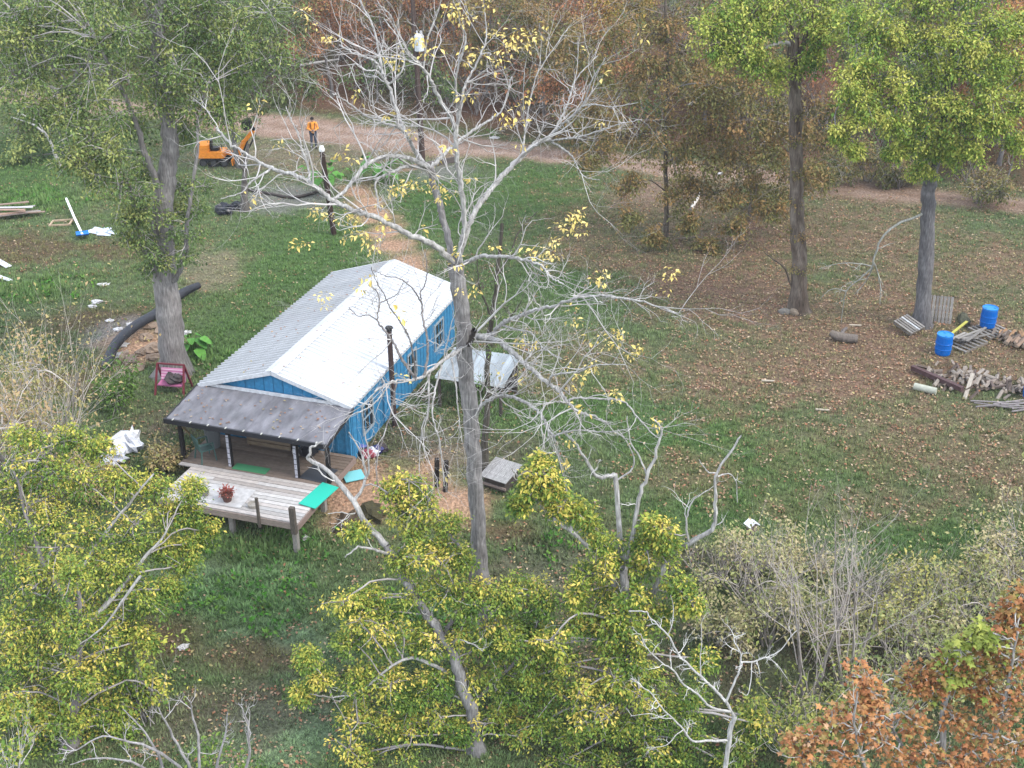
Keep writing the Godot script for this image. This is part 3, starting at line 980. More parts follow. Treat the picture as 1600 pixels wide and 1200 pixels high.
func make_porch_things() -> void:
	var y := 1.335
	# stack of moulded chairs and a bin at the left end
	var ch := thing("garden_chair", "dark green moulded garden chair at the left end of the porch", "chair", local(0.95, y, 1.55), 2.2)
	var g := cv(0.055, 0.11, 0.10)
	var seat := MB.new()
	seat.box(Transform3D(Basis(Vector3.RIGHT, 0.06), Vector3(0, 0.40, 0)), Vector3(0.46, 0.035, 0.44), g, 0.012)
	part("seat", seat, M.plastic, ch)
	var bk := MB.new()
	for k in 7:
		bk.bar(Vector3(-0.21 + k * 0.07, 0.42, -0.2), Vector3(-0.22 + k * 0.075, 0.86 - 0.02 * absf(k - 3), -0.29), 0.045, 0.018, g)
	bk.bar(Vector3(-0.25, 0.83, -0.28), Vector3(0.25, 0.83, -0.28), 0.06, 0.025, g)
	part("backrest", bk, M.plastic, ch)
	for sx in [-1, 1]:
		var am := MB.new()
		am.bar(Vector3(sx * 0.25, 0.64, -0.26), Vector3(sx * 0.26, 0.62, 0.2), 0.05, 0.025, g)
		part("armrest", am, M.plastic, ch)
		for sz in [-1, 1]:
			var lg := MB.new()
			lg.bar(Vector3(sx * 0.22, 0.62 if sz == 1 else 0.40, sz * 0.18), Vector3(sx * 0.26, 0.0, sz * 0.24), 0.045, 0.03, g)
			part("leg", lg, M.plastic, ch)
	lathe_thing("bin", "open grey bin standing behind the green garden chair", "bin", local(0.78, y, 0.75), [Vector2(0.0, 0.02), Vector2(0.2, 0.0), Vector2(0.26, 0.62), Vector2(0.29, 0.64), Vector2(0.29, 0.67), Vector2(0.25, 0.66), Vector2(0.19, 0.05), Vector2(0, 0.05)], cv(0.14, 0.15, 0.16), M.plastic)
	# bench by the wall
	var be := thing("bench", "low brown plank bench against the porch wall", "bench", local(2.5, y, 0.22))
	be.rotation.y = -YAW
	for k in 3:
		var mb := MB.new()
		mb.box(Transform3D(Basis.IDENTITY, Vector3(0, 0.40, -0.14 + k * 0.14)), Vector3(1.5, 0.035, 0.125), cv(0.22, 0.165, 0.11) * rng.randf_range(0.8, 1.2))
		part("seat_slat", mb, M.wood, be)
	for k in 2:
		var mb := MB.new()
		mb.box(Transform3D(Basis.IDENTITY, Vector3(0, 0.28 - k * 0.16, 0.17)), Vector3(1.5, 0.13, 0.03), cv(0.26, 0.2, 0.14))
		part("front_board", mb, M.wood, be)
	for s in [-0.68, 0.68]:
		var mb := MB.new()
		mb.box(Transform3D(Basis.IDENTITY, Vector3(s, 0.19, 0.0)), Vector3(0.06, 0.38, 0.3), cv(0.15, 0.1, 0.07))
		part("leg", mb, M.post, be)
	var crate := MB.new()
	crate.box(Transform3D(Basis.IDENTITY, Vector3(0, 0.17, 0)), Vector3(0.5, 0.34, 0.36), cv(0.02, 0.02, 0.022), 0.02)
	single("storage_box", crate, M.plastic, "black box standing on the brown porch bench", "box", local(2.75, y + 0.42, 0.2), -YAW)
	lathe_thing("jug", "white round jug on the porch floor beside the brown bench", "jug", local(3.5, y, 0.5), [Vector2(0, 0), Vector2(0.10, 0.0), Vector2(0.13, 0.08), Vector2(0.13, 0.2), Vector2(0.05, 0.30), Vector2(0.05, 0.34), Vector2(0, 0.34)], cv(0.62, 0.6, 0.56), M.plastic)
	var bag := MB.new()
	lump_into(bag, Vector3(0, 0.2, 0), Vector3(0.34, 0.24, 0.26), 0.2, 12, cv(0.015, 0.015, 0.017))
	single("black_bag", bag, M.sheet, "black rubbish bag slumped beside the white jug on the porch", "bag", local(3.85, y, 0.42))
	# mats, plant pots and the like
	var m1 := MB.new()
	m1.box(Transform3D.IDENTITY, Vector3(1.12, 0.014, 0.34), cv(0.05, 0.19, 0.09))
	single("green_mat", m1, M.cloth, "narrow green mat lying between the two white-faced porch posts", "mat", local(2.55, y + 0.005, 1.66), -YAW)
	var m2 := MB.new()
	m2.box(Transform3D.IDENTITY, Vector3(0.85, 0.014, 0.85), cv(0.045, 0.05, 0.055))
	single("dark_mat", m2, M.rubber, "dark grey rubber mat at the right end of the porch", "mat", local(4.62, y + 0.006, 1.32), -YAW - 0.1)
	var m3 := MB.new()
	m3.box(Transform3D.IDENTITY, Vector3(0.56, 0.015, 1.28), cv(0.03, 0.36, 0.27))
	var sh := single("turquoise_board", m3, M.sheet, "bright turquoise green board lying over the right edge of the deck", "board", local(5.18, y + 0.03, 2.47), 0.0)
	sh.basis = Basis(Vector3.UP, -YAW - 0.12) * Basis(Vector3.BACK, -0.06)
	var pot := thing("plant_pot", "terracotta pot with dried red-brown flowers on the deck", "plant pot", local(2.78, y, 3.5))
	var pm := MB.new()
	pm.lathe(Transform3D.IDENTITY, PackedVector2Array([Vector2(0, 0), Vector2(0.11, 0), Vector2(0.16, 0.2), Vector2(0.18, 0.2), Vector2(0.18, 0.24), Vector2(0.14, 0.24), Vector2(0.13, 0.2), Vector2(0, 0.2)]), 14, cv(0.22, 0.12, 0.1))
	part("pot", pm, M.stone, pot)
	var fl := MB.new()
	for k in 160:
		var d := rv().normalized()
		d.y = absf(d.y)
		fl.leaf(Vector3(0, 0.22, 0) + d * rng.randf_range(0.05, 0.27), (d + rv() * 0.5).normalized(), Vector3.UP, 0.09, 0.05, [cv(0.30, 0.06, 0.05), cv(0.22, 0.12, 0.08), cv(0.34, 0.10, 0.08)][k % 3], cv(0.25, 0.08, 0.06))
	part("dried_flowers", fl, M.leaf, pot, "stuff")
	lathe_thing("dog_bowl", "round white bowl on the deck between two railing posts", "bowl", local(3.62, y, 3.52), [Vector2(0, 0.0), Vector2(0.16, 0.0), Vector2(0.17, 0.09), Vector2(0.14, 0.10), Vector2(0.11, 0.03), Vector2(0, 0.03)], cv(0.52, 0.48, 0.42), M.stone)
	var p2 := thing("planter", "small pale pot with a yellow-green plant at the left of the deck", "plant pot", local(2.02, y, 3.42))
	var pm2 := MB.new()
	pm2.lathe(Transform3D.IDENTITY, PackedVector2Array([Vector2(0, 0), Vector2(0.08, 0), Vector2(0.11, 0.14), Vector2(0.09, 0.14), Vector2(0, 0.11)]), 14, cv(0.5, 0.48, 0.45))
	part("pot", pm2, M.stone, p2)
	var f2 := MB.new()
	for k in 50:
		var d := (rv() + Vector3(0, 0.6, 0)).normalized()
		f2.leaf(Vector3(0, 0.12, 0) + d * 0.06, d, Vector3.UP, 0.12, 0.04, cv(0.25, 0.28, 0.06), cv(0.2, 0.24, 0.05))
	part("leaves", f2, M.leaf, p2, "stuff")


func lump_into(mb: MB, at: Vector3, r: Vector3, rough: float, n: int, col: Color) -> void:
	mb.smooth = false
	var grid := []
	var off := rng.randf() * 100.0
	for j in n / 2 + 1:
		var row := []
		for i in n:
			var a := TAU * i / n
			var b := PI * j / (n / 2) - PI / 2
			var d := Vector3(cos(b) * cos(a), sin(b), cos(b) * sin(a))
			var k := 1.0 + rough * noise_c.get_noise_3d(d.x * 14.0 + off, d.y * 14.0, d.z * 14.0) * 2.0
			row.append(at + d * r * k)
		grid.append(row)
	for j in n / 2:
		for i in n:
			var u := (i + 1) % n
			mb.quad(grid[j][i], grid[j + 1][i], grid[j + 1][u], grid[j][u], col * rng.randf_range(0.92, 1.08))


func rock(called: String, label: String, at: Vector3, r: Vector3, col: Color, rough := 0.25, group := "", category := "rock", m: Material = null) -> MeshInstance3D:
	var mb := MB.new()
	lump_into(mb, Vector3.ZERO, r, rough, 12, col)
	return single(called, mb, m if m else M.stone, label, category, on(at, r.y * 0.5), rng.randf() * TAU, group)


func pole_like(called: String, label: String, cat: String, a: Vector3, b: Vector3, ra: float, rb: float, c1: Color, c2: Color, m: Material, group := "") -> Node3D:
	var mb := MB.new()
	var mid := a.lerp(b, 0.5)
	mb.tube(PackedVector3Array([Vector3.ZERO, mid - a, b - a]), PackedFloat32Array([ra, (ra + rb) * 0.5, rb]), 12, c1, c2, rng, 0.0, true)
	return single(called, mb, m, label, cat, a, 0.0, group)


func plank(called: String, label: String, cat: String, a: Vector3, b: Vector3, w: float, t: float, col: Color, m: Material, group := "") -> MeshInstance3D:
	var mb := MB.new()
	var x := (b - a).normalized()
	var y := (Vector3.UP - x * x.y).normalized()
	mb.box(Transform3D.IDENTITY, Vector3((b - a).length(), t, w), col, 0.0)
	var o := single(called, mb, m, label, cat, (a + b) * 0.5, 0.0, group)
	o.basis = Basis(x, y, x.cross(y))
	return o


func drum(label: String, at: Vector3, group: String, tilt := 0.0) -> Node3D:
	var o := thing("plastic_drum", label, "drum", at, rng.randf() * TAU, group)
	var blue := hc("0c56a2")
	var b := MB.new()
	b.lathe(Transform3D.IDENTITY, PackedVector2Array([Vector2(0, 0), Vector2(0.25, 0), Vector2(0.275, 0.03), Vector2(0.287, 0.2), Vector2(0.30, 0.22), Vector2(0.30, 0.245), Vector2(0.29, 0.26), Vector2(0.293, 0.42), Vector2(0.305, 0.44), Vector2(0.305, 0.465), Vector2(0.293, 0.48), Vector2(0.285, 0.70), Vector2(0.27, 0.74)]), 24, blue)
	part("body", b, M.plastic, o)
	var l := MB.new()
	l.lathe(Transform3D.IDENTITY, PackedVector2Array([Vector2(0.27, 0.735), Vector2(0.292, 0.745), Vector2(0.292, 0.79), Vector2(0.275, 0.79), Vector2(0.265, 0.765), Vector2(0, 0.765)]), 24, hc("1c73b8"))
	var ln := part("lid", l, M.plastic, o)
	for s in [-1, 1]:
		var k := MB.new()
		k.lathe(Transform3D(Basis.IDENTITY, Vector3(s * 0.17, 0.764, 0)), PackedVector2Array([Vector2(0.05, 0), Vector2(0.045, 0.025), Vector2(0, 0.025)]), 10, hc("1d74bd"))
		part("bung", k, M.plastic, ln)
	o.rotation.z = tilt
	return o


func pallet(label: String, at: Vector3, bas: Basis, w: float, l: float, slats: int, pale := -1) -> Node3D:
	var o := thing("pallet", label, "pallet", at)
	o.basis = bas
	for k in 3:
		var mb := MB.new()
		mb.box(Transform3D.IDENTITY, Vector3(w, 0.09, 0.04), cv(0.22, 0.19, 0.16))
		var p := part("runner", mb, M.wood, o)
		p.position = Vector3(0, 0.05, (k - 1) * (l * 0.5 - 0.03))
	for k in slats:
		var mb := MB.new()
		var c := cv(0.34, 0.32, 0.30) * rng.randf_range(0.75, 1.15)
		if k == pale: c = cv(0.62, 0.64, 0.66)
		mb.box(Transform3D.IDENTITY, Vector3(0.10, 0.02, l), c)
		var p := part("slat", mb, M.wood_z, o)
		p.position = Vector3(-w * 0.5 + 0.05 + (w - 0.1) * k / (slats - 1.0), 0.106, 0)
	for k in 4:
		var mb := MB.new()
		mb.box(Transform3D.IDENTITY, Vector3(0.09, 0.02, l), cv(0.25, 0.22, 0.19))
		var p := part("bottom_slat", mb, M.wood_z, o)
		p.position = Vector3(-w * 0.5 + 0.05 + (w - 0.1) * k / 3.0, -0.006, 0)
	return o


var log_meshes := []


func split_log(at: Vector3, bas: Basis, label: String, group: String, tone: int) -> void:
	if log_meshes.is_empty():
		for k in 6:
			var mb := MB.new()
			mb.smooth = false
			var n := [3, 4, 8, 3, 4, 7][k] as int
			var col := [cv(0.24, 0.20, 0.17), cv(0.16, 0.12, 0.095), cv(0.30, 0.26, 0.225), cv(0.38, 0.23, 0.13), cv(0.13, 0.10, 0.085), cv(0.27, 0.19, 0.14)][k] as Color
			var ra := []
			for j in n: ra.append(rng.randf_range(0.75, 1.2))
			for j in n:
				var a := TAU * j / n
				var b := TAU * (j + 1) / n
				var p: Vector3 = Vector3(0, cos(a), sin(a)) * 0.06 * ra[j]
				var q: Vector3 = Vector3(0, cos(b), sin(b)) * 0.06 * ra[(j + 1) % n]
				var e := Vector3(0.21, 0, 0)
				mb.quad(p - e, p + e, q + e, q - e, col * rng.randf_range(0.8, 1.15))
				mb.tri(e, p + e, q + e, cv(0.45, 0.36, 0.26))
				mb.tri(-e, q - e, p - e, cv(0.40, 0.32, 0.24))
			log_meshes.append(mb.mesh(M.wood))
	var o := MeshInstance3D.new()
	o.name = numbered("firewood_log")
	o.mesh = log_meshes[tone % 6]
	add_child(o)
	o.position = at
	o.basis = bas.scaled_local(Vector3(rng.randf_range(0.8, 1.25), rng.randf_range(0.8, 1.3), rng.randf_range(0.8, 1.3)))
	tag(o, label, "log", group)


func make_yard_things() -> void:
	# --- right: drums, pallets, firewood
	drum("blue plastic drum standing on brown leaves left of the stacked pallets", on(Vector3(15.75, 1, -41.34)), "blue drums by the firewood")
	drum("blue plastic drum raised on a pallet beside the row of firewood", on(Vector3(18.07, 1.01, -43.42)) + Vector3(0, 0.13, 0), "blue drums by the firewood")
	var d3 := drum("blue plastic drum at the right end of the low firewood heap", on(Vector3(17.63, 1, -37.82)), "blue drums by the firewood")
	d3.scale = Vector3.ONE * 0.8
	pallet("grey slatted pallet lying tilted at the foot of the grey-trunked maple", on(Vector3(15.05, 1.01, -43.36), 0.22), Basis(Vector3.UP, 0.75) * Basis(Vector3.BACK, 0.0) * Basis(Vector3.RIGHT, 0.32), 0.95, 0.85, 6, 3)
	pallet("weathered pallet standing on edge behind the grey-trunked maple", on(Vector3(16.53, 1.02, -44.37), 0.42), Basis(Vector3.UP, -0.25) * Basis(Vector3.RIGHT, 1.15), 0.9, 1.05, 7)
	pallet("worn pallet carrying the rear blue drum", on(Vector3(18.11, 1.01, -43.19)), Basis(Vector3.UP, 0.5), 1.2, 1.1, 6)
	pallet("broken pallet heaped with boards between the two blue drums", on(Vector3(16.83, 1, -42.07)), Basis(Vector3.UP, 0.6) * Basis(Vector3.BACK, 0.06), 1.3, 1.0, 6)
	for k in 9:
		var a := on(Vector3(16.83, 1, -42.29)) + Vector3(rng.randf_range(-0.5, 0.5), 0.17 + 0.03 * k, rng.randf_range(-0.4, 0.4))
		var t := 0.62 + rng.randfn() * 0.22
		var dd := Vector3(cos(t), rng.randf_range(-0.08, 0.12), -sin(t)) * rng.randf_range(0.4, 0.75)
		plank("old_board", "yellow painted board on top of the grey boards between the drums" if k == 7 else "grey weathered board loosely heaped on the broken pallet between the drums", "board", a - dd, a + dd, 0.10, 0.03, cv(0.48, 0.45, 0.10) if k == 7 else cv(0.28, 0.26, 0.24) * rng.randf_range(0.6, 1.3), M.wood, "" if k == 7 else "boards heaped between the drums")
	for k in 62:  # the row leaning on the pallets
		var f := k / 62.0
		var c := (Vector3(18.22, 1.01, -42.52)).lerp(Vector3(19.86, 1, -41.79), f)
		var lay := k % 3
		var p := on(c + Vector3(rng.randfn() * 0.06, 0, (lay - 1) * 0.32 + rng.randfn() * 0.1), 0.10 + 0.11 * (k % 2) + 0.03 * rng.randf())
		split_log(p, Basis(Vector3.UP, 0.95 + rng.randfn() * 0.18) * Basis(Vector3.BACK, 0.1 + rng.randfn() * 0.1) * Basis(Vector3.RIGHT, rng.randf() * TAU), "grey split log in the row of firewood right of the rear blue drum", "firewood row beside the rear drum", k)
	for k in 125:  # the low heap
		var f := rng.randf()
		var c := (Vector3(14.7, 1, -39.38)).lerp(Vector3(17.59, 1, -38.49), f)
		var p := on(c + Vector3(rng.randfn() * 0.12, 0, rng.randfn() * 0.42), 0.07 + 0.16 * rng.randf() * (1.0 - absf(f - 0.6)))
		split_log(p, Basis(Vector3.UP, 0.9 + rng.randfn() * 0.45) * Basis(Vector3.BACK, rng.randfn() * 0.2) * Basis(Vector3.RIGHT, rng.randf() * TAU), "split log in the low firewood heap behind the dark red beam", "low firewood heap by the beam", k * 5 + 3 * (k % 2))
	plank("steel_beam", "long dark red-brown beam lying across the low firewood heap", "beam", on(Vector3(14.21, 1, -39.89), 0.16), on(Vector3(15.39, 1, -38.04), 0.22), 0.16, 0.16, cv(0.085, 0.05, 0.05), M.paint)
	pole_like("pale_log", "short pale grey-green column lying in leaves by the dark beam", "log", on(Vector3(13.86, 1, -38.43), 0.13), on(Vector3(14.51, 1, -38.04), 0.13), 0.13, 0.13, cv(0.40, 0.41, 0.34), cv(0.35, 0.36, 0.30), M.paint)
	plank("leaning_board", "pale board leaning upright against the low firewood heap", "board", on(Vector3(15.39, 1, -37.71), 0.02), on(Vector3(15.99, 1, -38.88), 0.40), 0.13, 0.035, cv(0.42, 0.38, 0.32), M.wood)
	for k in 14:
		var c := (Vector3(15.81, 1, -37.15)).lerp(Vector3(17.15, 1, -36.98), rng.randf())
		var t := rng.randfn() * 0.3
		var dd := Vector3(cos(t), 0.03 * rng.randfn(), sin(t)) * rng.randf_range(0.25, 0.6)
		var p := on(c + Vector3(0, 0, rng.randfn() * 0.2), 0.05 + 0.06 * rng.randf())
		plank("scrap_stick", "grey scrap stick in the flat pile in front of the firewood heap", "stick", p - dd, p + dd, 0.05, 0.03, cv(0.20, 0.18, 0.18) * rng.randf_range(0.6, 1.6), M.wood, "flat pile of scrap sticks")
	rock("mossy_stump", "low mossy stump lying behind the broken pallet", on(Vector3(17.41, 1.01, -44.09)), Vector3(0.55, 0.2, 0.25), cv(0.13, 0.13, 0.085), 0.2, "", "stump")
	# a grey log and stones by the trunks
	var lg := thing("cut_log", "short grey-brown log with a forked stub lying in brown leaves", "log", on(Vector3(12.42, 1.01, -42.52)))
	var lm := MB.new()
	lm.tube(PackedVector3Array([Vector3(-0.5, 0.28, -0.1), Vector3(-0.3, 0.2, 0.05), Vector3(0, 0.17, 0.12), Vector3(0.45, 0.17, 0.22)]), PackedFloat32Array([0.12, 0.17, 0.18, 0.16]), 10, cv(0.26, 0.22, 0.185), cv(0.20, 0.17, 0.15), rng, 0.08, true)
	part("trunk", lm, M.bark, lg)
	var lm2 := MB.new()
	lm2.tube(PackedVector3Array([Vector3(-0.15, 0.2, 0.02), Vector3(-0.02, 0.36, -0.12), Vector3(0.12, 0.44, -0.2)]), PackedFloat32Array([0.09, 0.07, 0.05]), 8, cv(0.2, 0.17, 0.16), cv(0.3, 0.27, 0.25), rng, 0.05, true)
	part("stub", lm2, M.bark, lg)
	rock("grey_stone", "flat grey stone at the foot of the ivy-clad trunk, left one", on(Vector3(10.69, 1.02, -44.99)), Vector3(0.26, 0.13, 0.15), cv(0.30, 0.28, 0.25), 0.12)
	rock("tan_stone", "tan block of stone at the foot of the ivy-clad trunk, right one", on(Vector3(11.02, 1.02, -44.88)), Vector3(0.22, 0.16, 0.14), cv(0.36, 0.29, 0.22), 0.1)
	for a in [[Vector3(8.95, 1, -39.05), "a"], [Vector3(10.37, 1, -36.87), "b"], [Vector3(13.17, 1.01, -43.81), "c"]]:
		var p := on(a[0], 0.05)
		plank("pale_stick", {"a": "pale stick on the leafy lawn below the ivy-clad trunk", "b": "pale stick on the lawn between the log and the bright grass", "c": "pale stick in leaves just behind the forked log"}[a[1]], "stick", p - Vector3(0.22, 0, 0.05), p + Vector3(0.22, 0.02, 0.05), 0.06, 0.04, cv(0.55, 0.48, 0.38), M.wood)
	# white birdhouse on a post by the far shrubs
	var bh := thing("birdhouse", "small white birdhouse on a post at the lawn edge", "birdhouse", on(Vector3(6.78, 0.32, -29.75)), 0.5)
	var bp := MB.new()
	bp.box(Transform3D(Basis.IDENTITY, Vector3(0, 0.3, 0)), Vector3(0.06, 0.6, 0.06), cv(0.2, 0.16, 0.14))
	part("post", bp, M.post, bh)
	var bb := MB.new()
	bb.box(Transform3D(Basis.IDENTITY, Vector3(0, 0.7, 0)), Vector3(0.20, 0.22, 0.2), cv(0.16, 0.11, 0.11))
	part("box", bb, M.paint, bh)
	for s in [-1, 1]:
		var rb := MB.new()
		rb.box(Transform3D(Basis(Vector3.BACK, -s * 0.6), Vector3(s * 0.085, 0.85, 0)), Vector3(0.22, 0.02, 0.3), cv(0.75, 0.77, 0.85))
		part("roof", rb, M.paint, bh)
	# grey-roofed dog kennel behind the tall tree
	var kn := thing("kennel", "low grey-topped wooden kennel right of the tall bare tree", "kennel", on(Vector3(-0.33, 0.76, -32.55)), -0.55)
	kn.scale = Vector3.ONE * 0.85
	var kb := MB.new()
	kb.box(Transform3D(Basis.IDENTITY, Vector3(0, 0.27, 0)), Vector3(0.85, 0.5, 0.9), cv(0.07, 0.055, 0.05))
	part("box", kb, M.wood, kn)
	for k in 4:
		var mb := MB.new()
		mb.box(Transform3D(Basis(Vector3.RIGHT, 0.18), Vector3(-0.42 + k * 0.28, 0.60, 0.02)), Vector3(0.27, 0.03, 1.15), cv(0.40, 0.39, 0.38) * rng.randf_range(0.85, 1.1))
		part("roof_board", mb, M.wood_z, kn)
	var kd := MB.new()
	kd.box(Transform3D(Basis.IDENTITY, Vector3(0, 0.2, 0.5)), Vector3(1.0, 0.08, 0.06), cv(0.28, 0.22, 0.19))
	part("front_board", kd, M.wood, kn)
	# white-roofed lean-to beside the house
	var lt := thing("lean_to", "small open shelter with a white metal roof beside the house", "shelter", HOUSE_AT, -YAW)
	for k in 3:
		var mb := MB.new()
		for j in 4:
			var x0 := 6.25 + k * 0.8 + j * 0.2
			mb.smooth = false
			var c := cv(0.26, 0.29, 0.31) * rng.randf_range(0.6, 1.3)
			mb.quad(Vector3(x0, 2.42, -6.2), Vector3(x0 + 0.15, 2.42, -6.2), Vector3(x0 + 0.15, 2.22, -4.3), Vector3(x0, 2.22, -4.3), c)
			mb.quad(Vector3(x0 + 0.15, 2.42, -6.2), Vector3(x0 + 0.175, 2.445, -6.2), Vector3(x0 + 0.175, 2.245, -4.3), Vector3(x0 + 0.15, 2.22, -4.3), c)
			mb.quad(Vector3(x0 + 0.175, 2.445, -6.2), Vector3(x0 + 0.203, 2.42, -6.2), Vector3(x0 + 0.203, 2.22, -4.3), Vector3(x0 + 0.175, 2.245, -4.3), c)
		part("roof_sheet", mb, M.metal, lt)
	var fb := MB.new()
	fb.box(Transform3D(Basis.IDENTITY, Vector3(7.45, 2.17, -4.31)), Vector3(2.4, 0.09, 0.04), cv(0.68, 0.70, 0.72))
	part("fascia", fb, M.paint, lt)
	for x in [6.35, 8.5]:
		for z in [-4.4, -6.1]:
			var mb := MB.new()
			mb.box(Transform3D(Basis.IDENTITY, Vector3(x, 1.6, z)), Vector3(0.09, 1.2, 0.09), cv(0.12, 0.1, 0.085))
			part("post", mb, M.post, lt)
	var lb := MB.new()
	lb.box(Transform3D(Basis.IDENTITY, Vector3(7.42, 1.5, -6.13)), Vector3(2.1, 1.1, 0.04), cv(0.10, 0.085, 0.075))
	part("back_panel", lb, M.wood, lt)
	# --- poles
	var up := thing("utility_pole", "tall thin utility pole with a pale transformer by the dirt road", "utility pole", on(Vector3(-4.69, 1.2, -63.93)))
	var top := Vector3(-4.98, 11.58, -63.9)
	var pm := MB.new()
	var dv := top - up.position
	pm.tube(PackedVector3Array([Vector3(0, -0.3, 0), dv * 0.25, dv * 0.6, dv]), PackedFloat32Array([0.16, 0.15, 0.13, 0.11]), 12, cv(0.085, 0.05, 0.04), cv(0.16, 0.12, 0.105), rng, 0.0, true)
	part("pole", pm, M.post, up)
	var tf := MB.new()
	var tc := Vector3(-4.66, 7.71, -63.7) - up.position
	tf.lathe(Transform3D(Basis.IDENTITY, tc - Vector3(0, 0.42, 0)), PackedVector2Array([Vector2(0, 0), Vector2(0.2, 0), Vector2(0.24, 0.04), Vector2(0.24, 0.75), Vector2(0.18, 0.85), Vector2(0, 0.86)]), 16, cv(0.62, 0.66, 0.70))
	var tn := part("transformer", tf, M.paint, up)
	for s in [-1, 1]:
		var ib := MB.new()
		ib.lathe(Transform3D(Basis.IDENTITY, tc + Vector3(s * 0.1, 0.42, 0)), PackedVector2Array([Vector2(0.05, 0), Vector2(0.06, 0.06), Vector2(0.03, 0.1), Vector2(0.05, 0.14), Vector2(0, 0.2)]), 10, cv(0.4, 0.4, 0.42))
		part("insulator", ib, M.plastic, tn)
	var sp := thing("service_pole", "short dark brown pole with a white cap between the broad-leaved plants and the house", "pole", on(Vector3(-8.1, 1.12, -53.87)))
	var spt := Vector3(-8.4, 4.97, -53.9) - sp.position
	var sm := MB.new()
	sm.tube(PackedVector3Array([Vector3(0, -0.2, 0), spt * 0.5, spt]), PackedFloat32Array([0.13, 0.12, 0.11]), 12, cv(0.045, 0.028, 0.022), cv(0.08, 0.05, 0.04), rng, 0.0, true)
	part("pole", sm, M.post, sp)
	var sc := MB.new()
	sc.lathe(Transform3D(Basis.IDENTITY, spt + Vector3(0, 0, 0)), PackedVector2Array([Vector2(0.12, 0), Vector2(0.13, 0.10), Vector2(0.08, 0.24), Vector2(0, 0.26)]), 12, cv(0.7, 0.72, 0.72))
	part("cap", sc, M.plastic, sp)
	var hp := thing("stove_pipe", "dark brown flue pipe rising beside the blue side wall", "pipe", on(Vector3(-3.82, 1, -35.74)))
	var hpt := Vector3(-3.87, 4.38, -35.9) - hp.position
	var hm := MB.new()
	hm.tube(PackedVector3Array([Vector3(0, -0.1, 0), hpt * 0.5, hpt]), PackedFloat32Array([0.085, 0.085, 0.085]), 14, cv(0.05, 0.032, 0.03), cv(0.06, 0.04, 0.038), rng, 0.0, true)
	part("pipe", hm, M.paint, hp)
	var hq := MB.new()
	hq.lathe(Transform3D(Basis.IDENTITY, hpt + Vector3(0, -0.02, 0)), PackedVector2Array([Vector2(0.09, 0), Vector2(0.095, 0.08), Vector2(0.13, 0.09), Vector2(0.12, 0.14), Vector2(0, 0.18)]), 14, cv(0.03, 0.03, 0.03))
	part("cap", hq, M.paint, hp)
	# --- soil bank things
	var tp := MB.new()
	tp.box(Transform3D.IDENTITY, Vector3(0.62, 0.02, 0.5), hc("6fb0b4"))
	var tpn := single("teal_sheet", tp, M.sheet, "pale teal sheet lying on the orange soil right of the deck", "sheet", on(Vector3(-4.84, 0.8, -32.84), 0.06), 0.4)
	tpn.rotation.x = 0.1
	for a in [[Vector3(-2.27, 0.75, -32.48), "dark wooden post standing in the soil bank, left of two", 0.95], [Vector3(-1.99, 0.72, -32.24), "dark wooden post standing in the soil bank, right of two", 1.05], [Vector3(-3.46, 0.65, -31.71), "thin dark post at the edge of the yellow treetop by the soil bank", 0.9]]:
		var mb := MB.new()
		mb.box(Transform3D(Basis(Vector3.BACK, rng.randfn() * 0.05), Vector3(0, a[2] * 0.5 - 0.05, 0)), Vector3(0.13, a[2] + 0.1, 0.13), cv(0.04, 0.033, 0.03), 0.015)
		single("fence_post", mb, M.post, a[1], "post", on(a[0]), 0.3)
	rock("dark_bush_mound", "dark weedy clod on the orange soil below the deck corner", on(Vector3(-4.1, 0.56, -31.16)), Vector3(0.45, 0.22, 0.35), cv(0.09, 0.08, 0.04), 0.35, "", "mound")
	rock("dark_soil_clod", "second dark clod of soil, left of the weedy clod by the deck", on(Vector3(-4.76, 0.48, -30.68)), Vector3(0.6, 0.2, 0.4), cv(0.12, 0.085, 0.055), 0.35, "", "mound")
	# toys and clutter against the house
	for k in 6:
		var c := [cv(0.10, 0.12, 0.3), cv(0.03, 0.03, 0.04), cv(0.25, 0.05, 0.07), cv(0.55, 0.55, 0.6), cv(0.04, 0.04, 0.12), cv(0.04, 0.03, 0.03)][k] as Color
		var mb := MB.new()
		lump_into(mb, Vector3.ZERO, Vector3(0.22, 0.16, 0.17), 0.3, 10, c)
		single("yard_toy", mb, M.plastic, ["navy blue toy shape in the clutter below the blue wall", "black lump in the clutter below the blue wall", "dark red toy shape in the clutter below the blue wall", "white toy shape in the clutter below the blue wall", "dark indigo lump in the clutter below the blue wall", "brownish black lump at the right of the clutter below the blue wall"][k], "toy", on((Vector3(-4.72, 0.92, -34.03)).lerp(Vector3(-4.11, 0.92, -34.09), k / 5.0) + Vector3(0, 0, rng.randfn() * 0.12), 0.13))
	# --- left: swing seat
	var sw := thing("garden_swing", "red framed garden swing with a pink striped back", "swing", on(Vector3(-11.64, 1, -38.32)), -0.15)
	for s in [-1, 1]:
		for e in [-1, 1]:
			var mb := MB.new()
			mb.bar(Vector3(s * 0.62, 0, e * 0.5), Vector3(s * 0.58, 1.25, 0), 0.07, 0.07, cv(0.17, 0.035, 0.045))
			part("leg", mb, M.paint, sw)
	sw.scale = Vector3.ONE * 0.82
	var tb := MB.new()
	tb.bar(Vector3(-0.6, 1.25, 0), Vector3(0.6, 1.25, 0), 0.06, 0.06, cv(0.16, 0.035, 0.045))
	part("crossbar", tb, M.paint, sw)
	var bk := MB.new()
	bk.box(Transform3D(Basis(Vector3.RIGHT, -0.3), Vector3(0, 0.72, -0.15)), Vector3(1.05, 0.5, 0.05), hc("bd7b9c"), 0.0)
	var bkn := part("backrest", bk, M.cloth, sw)
